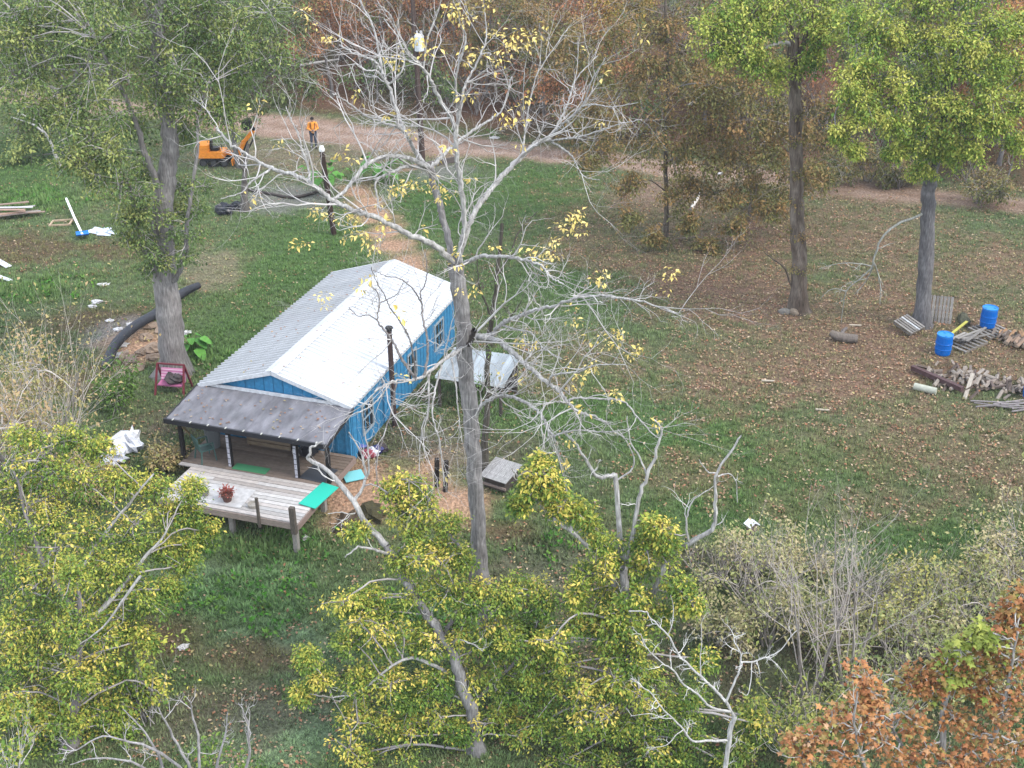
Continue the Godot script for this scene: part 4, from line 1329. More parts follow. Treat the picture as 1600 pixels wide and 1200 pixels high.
	for k in 4:
		var mb := MB.new()
		mb.box(Transform3D(Basis(Vector3.RIGHT, -0.3), Vector3(0, 0.72, -0.15)) * Transform3D(Basis.IDENTITY, Vector3(0, -0.19 + k * 0.125, 0.027)), Vector3(1.04, 0.03, 0.008), hc("dcc3d0"))
		part("stripe", mb, M.cloth, bkn)
	var st := MB.new()
	st.box(Transform3D(Basis(Vector3.RIGHT, 0.05), Vector3(0, 0.43, 0.12)), Vector3(1.05, 0.06, 0.48), hc("a0607f"))
	part("seat", st, M.cloth, sw)
	var jk := MB.new()
	lump_into(jk, Vector3(0, 0.16, 0), Vector3(0.33, 0.16, 0.24), 0.4, 14, cv(0.06, 0.05, 0.05))
	single("dark_bundle", jk, M.cloth, "dark crumpled bundle on the seat of the pink swing", "bundle", sw.position + Vector3(0.1, 0.37, 0.1))
	# culvert pipe past the big trunk
	var pp := smooth_path([on(Vector3(-14.47, 1, -40), 0.12), on(Vector3(-14.56, 1, -41.62), 0.26), on(Vector3(-14.25, 1.01, -43.08), 0.3), on(Vector3(-13.75, 1.02, -44.26), 0.3), on(Vector3(-13.42, 1.03, -45.66), 0.28), on(Vector3(-13.1, 1.03, -46.61), 0.28), on(Vector3(-12.75, 1.04, -47.24), 0.26)], 24, 0.0)
	var cm := MB.new()
	var cr := PackedFloat32Array()
	var cl := PackedVector3Array()
	for k in pp.size():
		cl.append(pp[k] - pp[0])
		cr.append(0.17 + (0.018 if k % 2 else -0.014) - 0.05 * ss(0.7, 1.0, float(k) / pp.size()))
	cm.tube(cl, cr, 16, cv(0.028, 0.03, 0.036), cv(0.04, 0.042, 0.05), rng, 0.0, true)
	single("drain_pipe", cm, M.rubber, "thick black ribbed drainage pipe curving behind the big left trunk", "pipe", pp[0])
	var hs := smooth_path([on(Vector3(-13.13, 1.18, -59.84), 0.1), on(Vector3(-12.03, 1.17, -59.38), 0.07), on(Vector3(-10.83, 1.17, -58.77), 0.07), on(Vector3(-9.96, 1.17, -59.27), 0.09), on(Vector3(-9.48, 1.18, -59.95), 0.1)], 8, 0.0)
	var hsm := MB.new()
	var hl := PackedVector3Array()
	var hr := PackedFloat32Array()
	for q in hs:
		hl.append(q - hs[0])
		hr.append(0.075)
	hsm.tube(hl, hr, 8, cv(0.03, 0.025, 0.022), cv(0.05, 0.04, 0.035), rng, 0.0, true)
	single("black_hose", hsm, M.rubber, "thin black hose lying along the gravel strip by the road", "hose", hs[0])
	# shovel
	var sv := thing("snow_shovel", "white handled shovel with a wide blue blade lying on grass", "shovel", on(Vector3(-19.38, 1.11, -53.37), 0.06))
	var sa := on(Vector3(-21.39, 1.16, -57.53), 0.4) - sv.position
	var sb := MB.new()
	sb.tube(PackedVector3Array([Vector3(0, 0.12, 0), sa * 0.5, sa]), PackedFloat32Array([0.055, 0.055, 0.055]), 10, cv(0.75, 0.76, 0.78), cv(0.8, 0.8, 0.82), rng, 0.0, true)
	part("handle", sb, M.plastic, sv)
	var sd := MB.new()
	var sx := Basis(Vector3.UP, 0.35)
	for k in 5:
		var a0 := -0.7 + k * 0.28
		sd.box(Transform3D(sx * Basis(Vector3.RIGHT, a0), sx * Vector3(0, 0.12 + 0.12 * absf(a0), 0.22 - k * 0.12)), Vector3(0.55, 0.02, 0.15), hc("1b62b8"))
	part("blade", sd, M.plastic, sv)
	var wf := thing("wooden_frame", "small pale wooden frame lying on grass by the shovel", "frame", on(Vector3(-20.84, 1.13, -55.22), 0.06), 0.2)
	for a in [[Vector3(-0.5, 0, -0.35), Vector3(0.5, 0, -0.35)], [Vector3(-0.6, 0, 0.3), Vector3(0.35, 0, 0.35)], [Vector3(-0.5, 0, -0.4), Vector3(-0.6, 0, 0.35)], [Vector3(0.4, 0.03, -0.4), Vector3(0.3, 0.03, 0.4)]]:
		var mb := MB.new()
		mb.bar(a[0], a[1], 0.08, 0.05, cv(0.50, 0.38, 0.27))
		part("board", mb, M.wood, wf)
	# boards at the left edge
	for k in 11:
		var c := on(Vector3(-23.54, 1.14, -56.29), 0.05 + 0.035 * k) + Vector3(rng.randfn() * 0.35, 0, rng.randfn() * 0.3)
		var t := 0.35 + rng.randfn() * 0.18
		var dd := Vector3(cos(t), 0.02 * rng.randfn(), -sin(t)) * rng.randf_range(0.7, 1.25)
		plank("scrap_board", "white painted board on the scrap pile at the far left" if k == 9 else "weathered board in the scrap lumber pile at the far left", "board", c - dd, c + dd, rng.randf_range(0.1, 0.2), 0.035, cv(0.7, 0.7, 0.72) if k == 9 else [cv(0.30, 0.22, 0.17), cv(0.22, 0.18, 0.16), cv(0.4, 0.27, 0.2), cv(0.36, 0.34, 0.33)][k % 4], M.wood, "" if k == 9 else "boards in the scrap lumber pile")
	plank("white_board", "white board on grass at the left edge, upper of two", "board", on(Vector3(-22.28, 1.08, -50.56), 0.08), on(Vector3(-21.46, 1.07, -49.82), 0.05), 0.28, 0.03, cv(0.66, 0.67, 0.7), M.paint)
	plank("white_board", "white board on grass at the left edge, lower of two", "board", on(Vector3(-21.99, 1.06, -49.04), 0.08), on(Vector3(-20.8, 1.05, -48.19), 0.05), 0.20, 0.03, cv(0.72, 0.74, 0.8), M.paint)
	# bags and sheets
	for a in [[Vector3(-13.6, 1.15, -56.52), Vector3(0.42, 0.30, 0.34), "larger black rubbish bag on grass below the gravel"], [Vector3(-13.22, 1.16, -57.36), Vector3(0.27, 0.2, 0.22), "smaller black rubbish bag leaning behind the larger one"]]:
		var mb := MB.new()
		lump_into(mb, Vector3(0, a[1].y * 0.8, 0), a[1], 0.22, 16, cv(0.02, 0.022, 0.028))
		single("rubbish_bag", mb, M.sheet, a[2], "bag", on(a[0]), rng.randf() * 6.0)
	crumple("plastic_sheet", "crumpled clear blue-white plastic sheet on grass right of the shovel", on(Vector3(-18.67, 1.12, -54.21)), 1.1, 0.6, cv(0.50, 0.56, 0.66), 0.14, "sheet", 0.45)
	crumple("wrapped_bale", "white plastic wrapped bundle left of the porch, upper one", on(Vector3(-12.07, 0.94, -34.37)), 0.8, 0.5, cv(0.62, 0.63, 0.67), 0.7, "bundle")
	crumple("wrapped_bale", "white plastic wrapped bundle left of the porch, lower one", on(Vector3(-12.39, 0.88, -33.62)), 0.75, 0.45, cv(0.55, 0.57, 0.63), 0.55, "bundle")
	for a in [[Vector3(-16.57, 1.03, -46), 0.42, 0.22, "white scrap of plastic left of the big trunk, uppermost"], [Vector3(-16.57, 1.02, -45.5), 0.3, 0.14, "small white scrap below the uppermost plastic scrap"], [Vector3(-15.54, 1.02, -44.2), 0.3, 0.12, "thin white scrap by the foot of the brown weeds"], [Vector3(-15, 1.01, -43.42), 0.34, 0.2, "grey-white scrap in the rubble left of the drain pipe"], [Vector3(-14.65, 1.01, -43.92), 0.3, 0.14, "pale flat scrap just above the drain pipe"], [Vector3(-14.15, 1.02, -44.37), 0.32, 0.2, "white scrap touching the drain pipe"], [Vector3(-14.55, 1, -42.07), 0.55, 0.3, "torn white sheet beside the lower end of the drain pipe"], [Vector3(-14.45, 1, -41.23), 0.5, 0.3, "ragged white sheet at the bottom of the drain pipe"], [Vector3(-16.82, 1.05, -47.74), 0.4, 0.2, "grey scrap in the brown weeds left of the trunk"], [Vector3(-12.29, 1.01, -43.08), 0.26, 0.18, "white scrap on grass right of the big trunk"], [Vector3(-8.6, -0.35, -26.11), 0.30, 0.12, "white block lying on grass below the deck"], [Vector3(-5.94, 0.39, -30.12), 0.16, 0.1, "tiny white scrap beside the deck corner post"], [Vector3(-0.98, 1.2, -69.47), 0.5, 0.3, "white scrap on the dirt road right of the utility pole"], [Vector3(10.8, 1.2, -62.81), 0.35, 0.2, "white scrap at the road edge under the brown tree"]]:
		crumple("litter_scrap", a[3], on(a[0]), a[1], a[2], cv(0.42, 0.41, 0.41), 0.10, "litter")
	for k in 12:
		var c := [Vector3(-13.76, 1, -40.67), Vector3(-13.35, 1, -40), Vector3(-14.07, 1, -40.95), Vector3(-13.74, 1.01, -42.63), Vector3(-13.2, 1, -41.62), Vector3(-13.41, 1.01, -43.42), Vector3(-13.83, 1.01, -43.69), Vector3(-12.81, 1, -41.79), Vector3(-12.88, 1, -40.95), Vector3(-13.75, 1, -39.38), Vector3(-13.06, 1.01, -43.19), Vector3(-13.56, 1, -41.4)][k] as Vector3
		rock("rubble_stone", "pale stone in the rubble between the drain pipe and the big trunk", on(c), Vector3(rng.randf_range(0.16, 0.42), rng.randf_range(0.1, 0.2), rng.randf_range(0.14, 0.3)), cv(0.42, 0.31, 0.23) * rng.randf_range(0.6, 1.2), 0.25, "stones by the drain pipe")
	# stone edging at the road by the broad-leaved plant
	for k in 3:
		plank("edging_plank", ["tan plank edging the bank behind the tall tree, left piece", "grey plank edging the bank behind the tall tree, middle piece", "dark plank edging the bank behind the tall tree, right piece"][k], "plank", on((Vector3(-5.92, 1.2, -62.81)).lerp(Vector3(-2.91, 1.2, -64.94), k / 3.0), 0.15), on((Vector3(-5.92, 1.2, -62.81)).lerp(Vector3(-2.91, 1.2, -64.94), (k + 0.95) / 3.0), 0.15), 0.12, 0.3, [cv(0.34, 0.25, 0.17), cv(0.18, 0.16, 0.15), cv(0.13, 0.11, 0.105)][k], M.wood)


func crumple(called: String, label: String, at: Vector3, w: float, l: float, col: Color, tall: float, cat: String, rough := 0.3) -> void:
	var mb := MB.new()
	lump_into(mb, Vector3(0, tall * 0.35, 0), Vector3(w * 0.5, tall * 0.5, maxf(l, 0.12) * 0.5 + 0.05), rough + 0.2, 16, col)
	single(called, mb, M.sheet, label, cat, at, rng.randf_range(-0.4, 0.4))


# ---------------------------------------------------------------- a continuous body from tapered bones
func body_mesh(bones: Array, cell: float, blend: float) -> MB:
	var lo := Vector3.ONE * 1e6
	var hi := -lo
	for b in bones:
		for e in 2:
			var r: float = maxf(b[2], b[3]) + blend + cell * 2.0
			lo = lo.min(b[e] - Vector3.ONE * r)
			hi = hi.max(b[e] + Vector3.ONE * r)
	var nx := int((hi.x - lo.x) / cell) + 2
	var ny := int((hi.y - lo.y) / cell) + 2
	var nz := int((hi.z - lo.z) / cell) + 2
	var f := PackedFloat32Array()
	var near := PackedFloat32Array()
	var who := PackedInt32Array()
	f.resize(nx * ny * nz); f.fill(1.0)
	near.resize(nx * ny * nz); near.fill(1.0)
	who.resize(nx * ny * nz)
	for bi in bones.size():
		var b = bones[bi]
		var r: float = maxf(b[2], b[3]) + blend + cell * 2.0
		var a0: Vector3 = ((b[0] as Vector3).min(b[1]) - Vector3.ONE * r - lo) / cell
		var a1: Vector3 = ((b[0] as Vector3).max(b[1]) + Vector3.ONE * r - lo) / cell
		var ab: Vector3 = b[1] - b[0]
		var ll := maxf(ab.length_squared(), 1e-6)
		for z in range(maxi(0, int(a0.z)), mini(nz, int(a1.z) + 1)):
			for y in range(maxi(0, int(a0.y)), mini(ny, int(a1.y) + 1)):
				for x in range(maxi(0, int(a0.x)), mini(nx, int(a1.x) + 1)):
					var p := lo + Vector3(x, y, z) * cell
					var t := clampf((p - b[0]).dot(ab) / ll, 0.0, 1.0)
					var d: float = p.distance_to(b[0] + ab * t) - lerpf(b[2], b[3], t)
					var i := (z * ny + y) * nx + x
					if d < near[i]:
						near[i] = d
						who[i] = bi
					var q := maxf(blend - absf(f[i] - d), 0.0) / blend
					f[i] = minf(f[i], d) - q * q * blend * 0.25
	var mb := MB.new()
	var at := {}
	for z in nz - 1:
		for y in ny - 1:
			for x in nx - 1:
				var s := 0
				for k in 8:
					if f[((z + (k >> 2)) * ny + y + ((k >> 1) & 1)) * nx + x + (k & 1)] < 0.0: s += 1
				if s == 0 or s == 8: continue
				var sum := Vector3.ZERO
				var cnt := 0
				for e in [[0, 1], [2, 3], [4, 5], [6, 7], [0, 2], [1, 3], [4, 6], [5, 7], [0, 4], [1, 5], [2, 6], [3, 7]]:
					var u := Vector3(e[0] & 1, (e[0] >> 1) & 1, e[0] >> 2)
					var w := Vector3(e[1] & 1, (e[1] >> 1) & 1, e[1] >> 2)
					var fu := f[((z + int(u.z)) * ny + y + int(u.y)) * nx + x + int(u.x)]
					var fw := f[((z + int(w.z)) * ny + y + int(w.y)) * nx + x + int(w.x)]
					if (fu < 0.0) != (fw < 0.0):
						sum += u.lerp(w, fu / (fu - fw))
						cnt += 1
				var i := (z * ny + y) * nx + x
				at[i] = mb.v.size()
				mb.v.append(lo + (Vector3(x, y, z) + sum / cnt) * cell)
				mb.c.append(bones[who[i]][4])
				var g := Vector3(f[i + 1] - f[i], f[i + nx] - f[i], f[i + nx * ny] - f[i])
				mb.n.append(g.normalized() if g.length() > 1e-6 else Vector3.UP)
	var st := [1, nx, nx * ny]
	for z in range(1, nz - 1):
		for y in range(1, ny - 1):
			for x in range(1, nx - 1):
				var i := (z * ny + y) * nx + x
				for ax in 3:
					var a := f[i] < 0.0
					if a == (f[i + st[ax]] < 0.0): continue
					var u: int = st[(ax + 1) % 3]
					var w: int = st[(ax + 2) % 3]
					var q := [i, i - u, i - u - w, i - w]
					if not (at.has(q[0]) and at.has(q[1]) and at.has(q[2]) and at.has(q[3])): continue
					if a: q = [q[0], q[3], q[2], q[1]]
					mb.ix.append_array(PackedInt32Array([at[q[0]], at[q[1]], at[q[2]], at[q[0]], at[q[2]], at[q[3]]]))
	return mb


func make_person() -> void:
	var o := thing("person", "person in an orange jacket with black straps standing on the dirt road", "person", on(Vector3(-10.92, 1.2, -67.4)), 0.15)
	var skin := cv(0.42, 0.26, 0.18)
	var coat := cv(0.70, 0.28, 0.05)
	var trouser := cv(0.045, 0.055, 0.085)
	var boot := cv(0.03, 0.025, 0.02)
	var bones := [
		[Vector3(0, 0.98, 0), Vector3(0, 1.18, 0.0), 0.145, 0.15, coat], [Vector3(0, 1.18, 0), Vector3(0, 1.38, -0.01), 0.155, 0.15, coat],
		[Vector3(-0.16, 1.42, -0.01), Vector3(0.16, 1.42, -0.01), 0.075, 0.075, coat], [Vector3(-0.09, 0.94, 0), Vector3(0.09, 0.94, 0), 0.12, 0.12, trouser],
		[Vector3(0, 1.42, -0.01), Vector3(0, 1.54, 0.01), 0.055, 0.055, skin], [Vector3(0, 1.60, 0.015), Vector3(0, 1.66, 0.0), 0.082, 0.095, skin],
		[Vector3(0, 1.56, 0.05), Vector3(0, 1.58, 0.06), 0.05, 0.05, skin], [Vector3(0, 1.605, 0.10), Vector3(0, 1.625, 0.095), 0.016, 0.012, skin],
		[Vector3(-0.088, 1.61, 0.0), Vector3(-0.09, 1.64, -0.01), 0.018, 0.018, skin], [Vector3(0.088, 1.61, 0.0), Vector3(0.09, 1.64, -0.01), 0.018, 0.018, skin],
	]
	for s in [-1, 1]:
		bones.append([Vector3(s * 0.20, 1.41, -0.01), Vector3(s * 0.27, 1.14, 0.02), 0.068, 0.055, coat])
		bones.append([Vector3(s * 0.27, 1.14, 0.02), Vector3(s * 0.10, 1.09, 0.25), 0.055, 0.042, coat])
		bones.append([Vector3(s * 0.10, 1.09, 0.25), Vector3(s * 0.055, 1.09, 0.30), 0.036, 0.034, skin])
		bones.append([Vector3(s * 0.095, 0.92, 0), Vector3(s * 0.11, 0.50, 0.015), 0.098, 0.068, trouser])
		bones.append([Vector3(s * 0.11, 0.50, 0.015), Vector3(s * 0.115, 0.13, -0.02), 0.066, 0.052, trouser])
		bones.append([Vector3(s * 0.115, 0.08, -0.03), Vector3(s * 0.125, 0.055, 0.13), 0.058, 0.045, boot])
	var body := body_mesh(bones, 0.024, 0.05)
	var bn := part("body", body, M.cloth, o)
	# hands: five fingers each, closed round a small controller
	for s in [-1, 1]:
		var hb := []
		hb.append([Vector3(s * 0.06, 1.09, 0.30), Vector3(s * 0.05, 1.10, 0.36), 0.030, 0.026, skin])
		for k in 4:
			var yy := 1.125 - k * 0.019
			var r := 0.0085
			var ln := [0.034, 0.038, 0.036, 0.028][k] as float
			hb.append([Vector3(s * 0.055, yy, 0.36), Vector3(s * 0.06, yy, 0.36 + ln), r, r, skin])
			hb.append([Vector3(s * 0.06, yy, 0.36 + ln), Vector3(s * 0.035, yy, 0.37 + ln), r, r * 0.9, skin])
		hb.append([Vector3(s * 0.045, 1.125, 0.315), Vector3(s * 0.025, 1.145, 0.36), 0.011, 0.009, skin])
		part("hand", body_mesh(hb, 0.006, 0.008), M.cloth, bn)
	var ct := MB.new()
	ct.box(Transform3D(Basis(Vector3.RIGHT, -0.4), Vector3(0, 1.10, 0.385)), Vector3(0.10, 0.08, 0.025), cv(0.05, 0.05, 0.055), 0.01)
	single("controller", ct, M.plastic, "small dark controller held in both hands of the person in orange", "controller", o.position, 0.15)
	for s in [-1, 1]:
		var sm := MB.new()
		sm.bar(Vector3(s * 0.10, 1.50, -0.04), Vector3(s * 0.115, 1.44, 0.115), 0.035, 0.012, cv(0.02, 0.02, 0.02))
		sm.bar(Vector3(s * 0.115, 1.44, 0.115), Vector3(s * 0.09, 1.10, 0.165), 0.035, 0.012, cv(0.02, 0.02, 0.02))
		part("strap", sm, M.cloth, o)
	var cap := MB.new()
	cap.lathe(Transform3D(Basis.IDENTITY, Vector3(0, 1.655, 0.0)), PackedVector2Array([Vector2(0.103, -0.02), Vector2(0.105, 0.03), Vector2(0.085, 0.085), Vector2(0.04, 0.112), Vector2(0, 0.115)]), 14, cv(0.025, 0.02, 0.02))
	cap.box(Transform3D(Basis(Vector3.RIGHT, 0.2), Vector3(0, 1.66, 0.125)), Vector3(0.14, 0.012, 0.09), cv(0.025, 0.02, 0.02))
	part("cap", cap, M.cloth, o)
	for s in [-1, 1]:
		var eb := MB.new()
		lump_into(eb, Vector3(s * 0.034, 1.635, 0.092), Vector3(0.014, 0.009, 0.008), 0.0, 8, cv(0.05, 0.04, 0.04))
		part("eye", eb, M.plastic, bn)
	var mo := MB.new()
	mo.box(Transform3D(Basis.IDENTITY, Vector3(0, 1.572, 0.108)), Vector3(0.045, 0.010, 0.008), cv(0.28, 0.12, 0.10))
	part("mouth", mo, M.cloth, bn)


func make_excavator() -> void:
	var at := on(Vector3(-15.71, 1.2, -64.49))
	var o := thing("mini_excavator", "orange mini excavator with a black bucket parked under the left trees", "excavator", at)
	var orange := cv(0.80, 0.27, 0.03)
	var black := cv(0.02, 0.02, 0.022)
	for s in [-1, 1]:
		var tr := MB.new()
		var n := 22
		for k in n:
			var a := _track_point(float(k) / n)
			var b := _track_point(float(k + 1) / n)
			var z: float = s * 0.42
			tr.box(Transform3D(Basis(Vector3.BACK, (b - a).angle()), Vector3((a.x + b.x) * 0.5, (a.y + b.y) * 0.5, z)), Vector3((b - a).length() * 0.9, 0.05, 0.24), black)
		var tn := part("track", tr, M.rubber, o)
		for x in [-0.55, 0.0, 0.55]:
			var wb := MB.new()
			wb.lathe(Transform3D(Basis(Vector3.RIGHT, PI / 2), Vector3(x, 0.2, s * 0.42 - 0.09)), PackedVector2Array([Vector2(0, 0), Vector2(0.15, 0), Vector2(0.15, 0.18), Vector2(0, 0.18)]), 14, cv(0.05, 0.05, 0.05))
			part("roller", wb, M.rubber, tn)
	var fr := MB.new()
	fr.box(Transform3D(Basis.IDENTITY, Vector3(0, 0.32, 0)), Vector3(0.9, 0.22, 0.6), cv(0.06, 0.06, 0.06))
	part("undercarriage", fr, M.paint, o)
	var bd := MB.new()
	bd.box(Transform3D(Basis.IDENTITY, Vector3(-0.15, 0.62, 0)), Vector3(1.45, 0.32, 1.02), orange, 0.06)
	var hood := MB.new()
	hood.box(Transform3D(Basis.IDENTITY, Vector3(-0.52, 0.93, 0)), Vector3(0.66, 0.42, 0.98), orange, 0.1)
	var bdn := part("body", bd, M.paint, o)
	part("engine_hood", hood, M.paint, bdn)
	var se := MB.new()
	se.box(Transform3D(Basis.IDENTITY, Vector3(0.05, 0.88, 0.05)), Vector3(0.42, 0.14, 0.44), black, 0.04)
	se.box(Transform3D(Basis(Vector3.BACK, -0.12), Vector3(-0.14, 1.12, 0.05)), Vector3(0.1, 0.44, 0.42), black, 0.03)
	part("seat", se, M.plastic, o)
	for s in [-0.18, 0.28]:
		var lv := MB.new()
		lv.bar(Vector3(0.36, 0.75, s), Vector3(0.32, 1.12, s), 0.03, 0.03, black)
		part("lever", lv, M.plastic, o)
	for c in [[0.5, 0.48], [0.5, -0.48], [-0.78, 0.48], [-0.78, -0.48]]:
		var cb := MB.new()
		cb.bar(Vector3(c[0], 0.75, c[1]), Vector3(c[0], 1.75, c[1]), 0.05, 0.05, black)
	var bl := MB.new()
	bl.box(Transform3D(Basis(Vector3.BACK, 0.1), Vector3(0.98, 0.22, 0)), Vector3(0.06, 0.30, 1.1), orange, 0.01)
	part("blade", bl, M.paint, o)
	var z := at.z
	var p0 := Vector3(-14.49, 1.72, -64.6) - at
	var p1 := Vector3(-14.15, 2.38, -64.6) - at
	var p2 := Vector3(-13.59, 2.99, -64.6) - at
	var p3 := Vector3(-13.87, 3.36, -64.5) - at
	var bm := MB.new()
	bm.bar(Vector3(0.6, 0.62, p0.z), p0, 0.2, 0.2, orange)
	bm.bar(p0, p1 + (p1 - p0) * 0.06, 0.24, 0.18, orange, 0.02)
	bm.bar(p1, p2, 0.20, 0.16, orange, 0.02)
	part("boom", bm, M.paint, o)
	var sk := MB.new()
	sk.bar(p2 + Vector3(0.08, 0.05, 0), p3, 0.16, 0.13, black, 0.02)
	part("stick", sk, M.paint, o)
	for q in [[p0 + Vector3(0.16, -0.1, 0), p1 + Vector3(0.22, 0.1, 0)], [p1 + Vector3(0.25, -0.3, 0), p2 + Vector3(0.1, -0.2, 0)]]:
		var cy := MB.new()
		cy.bar(q[0], q[1], 0.08, 0.08, black)
		part("cylinder", cy, M.plastic, o)
	var bu := MB.new()
	for k in 8:
		var a := -2.2 + k * 0.42
		bu.box(Transform3D(Basis(Vector3.BACK, a + PI / 2), p3 + Vector3(-0.02 + cos(a) * 0.24, 0.02 + sin(a) * 0.3, 0)), Vector3(0.15, 0.035, 0.46), black)
	for s in [-1, 1]:
		bu.lathe(Transform3D(Basis(Vector3.RIGHT, PI / 2), p3 + Vector3(-0.02, 0.02, s * 0.225 - 0.01)), PackedVector2Array([Vector2(0, 0), Vector2(0.25, 0), Vector2(0.25, 0.025), Vector2(0, 0.025)]), 14, black)
	part("bucket", bu, M.paint, o)


func _track_point(f: float) -> Vector2:
	var l := 1.1
	var r := 0.19
	var per := 2.0 * l + TAU * r
	var d := fposmod(f, 1.0) * per
	if d < l: return Vector2(-l * 0.5 + d, 0.03)
	d -= l
	if d < PI * r: return Vector2(l * 0.5 + sin(d / r) * r, 0.03 + r - cos(d / r) * r)
	d -= PI * r
	if d < l: return Vector2(l * 0.5 - d, 0.03 + 2.0 * r)
	d -= l
	return Vector2(-l * 0.5 - sin(d / r) * r, 0.03 + r + cos(d / r) * r)


func broad_plant(label: String, at: Vector3, n: int, tall: float, size: float) -> void:
	var o := thing("broad_leaved_plant", label, "plant", on(at))
	for k in n:
		var a := TAU * k / n * 2.6 + rng.randf() * 0.4
		var out := Vector3(cos(a), 0, sin(a))
		var rr := rng.randf_range(0.25, 0.95) * tall * 0.75
		var tip := out * rr + Vector3(0, tall * rng.randf_range(0.45, 1.05), 0)
		var sm := MB.new()
		sm.tube(PackedVector3Array([out * 0.08, out * rr * 0.4 + Vector3(0, tip.y * 0.7, 0), tip]), PackedFloat32Array([0.035, 0.025, 0.015]), 5, cv(0.12, 0.22, 0.05), cv(0.10, 0.19, 0.04), rng)
		part("stalk", sm, M.twig, o)
		var mb := MB.new()
		mb.smooth = false
		var col := cv(0.10, 0.26, 0.045).lerp(cv(0.045, 0.14, 0.022), rng.randf())
		var dir := (out * 0.8 + Vector3(0, rng.randf_range(-0.5, 0.35), 0)).normalized()
		var side := dir.cross(Vector3.UP).normalized()
		var nm := side.cross(dir)
		var l := size * rng.randf_range(0.75, 1.25)
		for j in 6:
			var f0 := j / 6.0
			var f1 := (j + 1) / 6.0
			var w0 := l * 0.42 * sqrt(sin(PI * pow(f0, 0.6)))
			var w1 := l * 0.42 * sqrt(maxf(sin(PI * pow(f1, 0.6)), 0.0))
			var c0 := tip + dir * (f0 * l) - Vector3(0, f0 * f0 * l * 0.35, 0)
			var c1 := tip + dir * (f1 * l) - Vector3(0, f1 * f1 * l * 0.35, 0)
			for s in [-1.0, 1.0]:
				mb.quad(c0, c1, c1 + side * (w1 * s) + nm * (w1 * 0.25), c0 + side * (w0 * s) + nm * (w0 * 0.25), col * (1.0 if j % 2 else 0.9))
		part("leaf", mb, M.leaf, o)


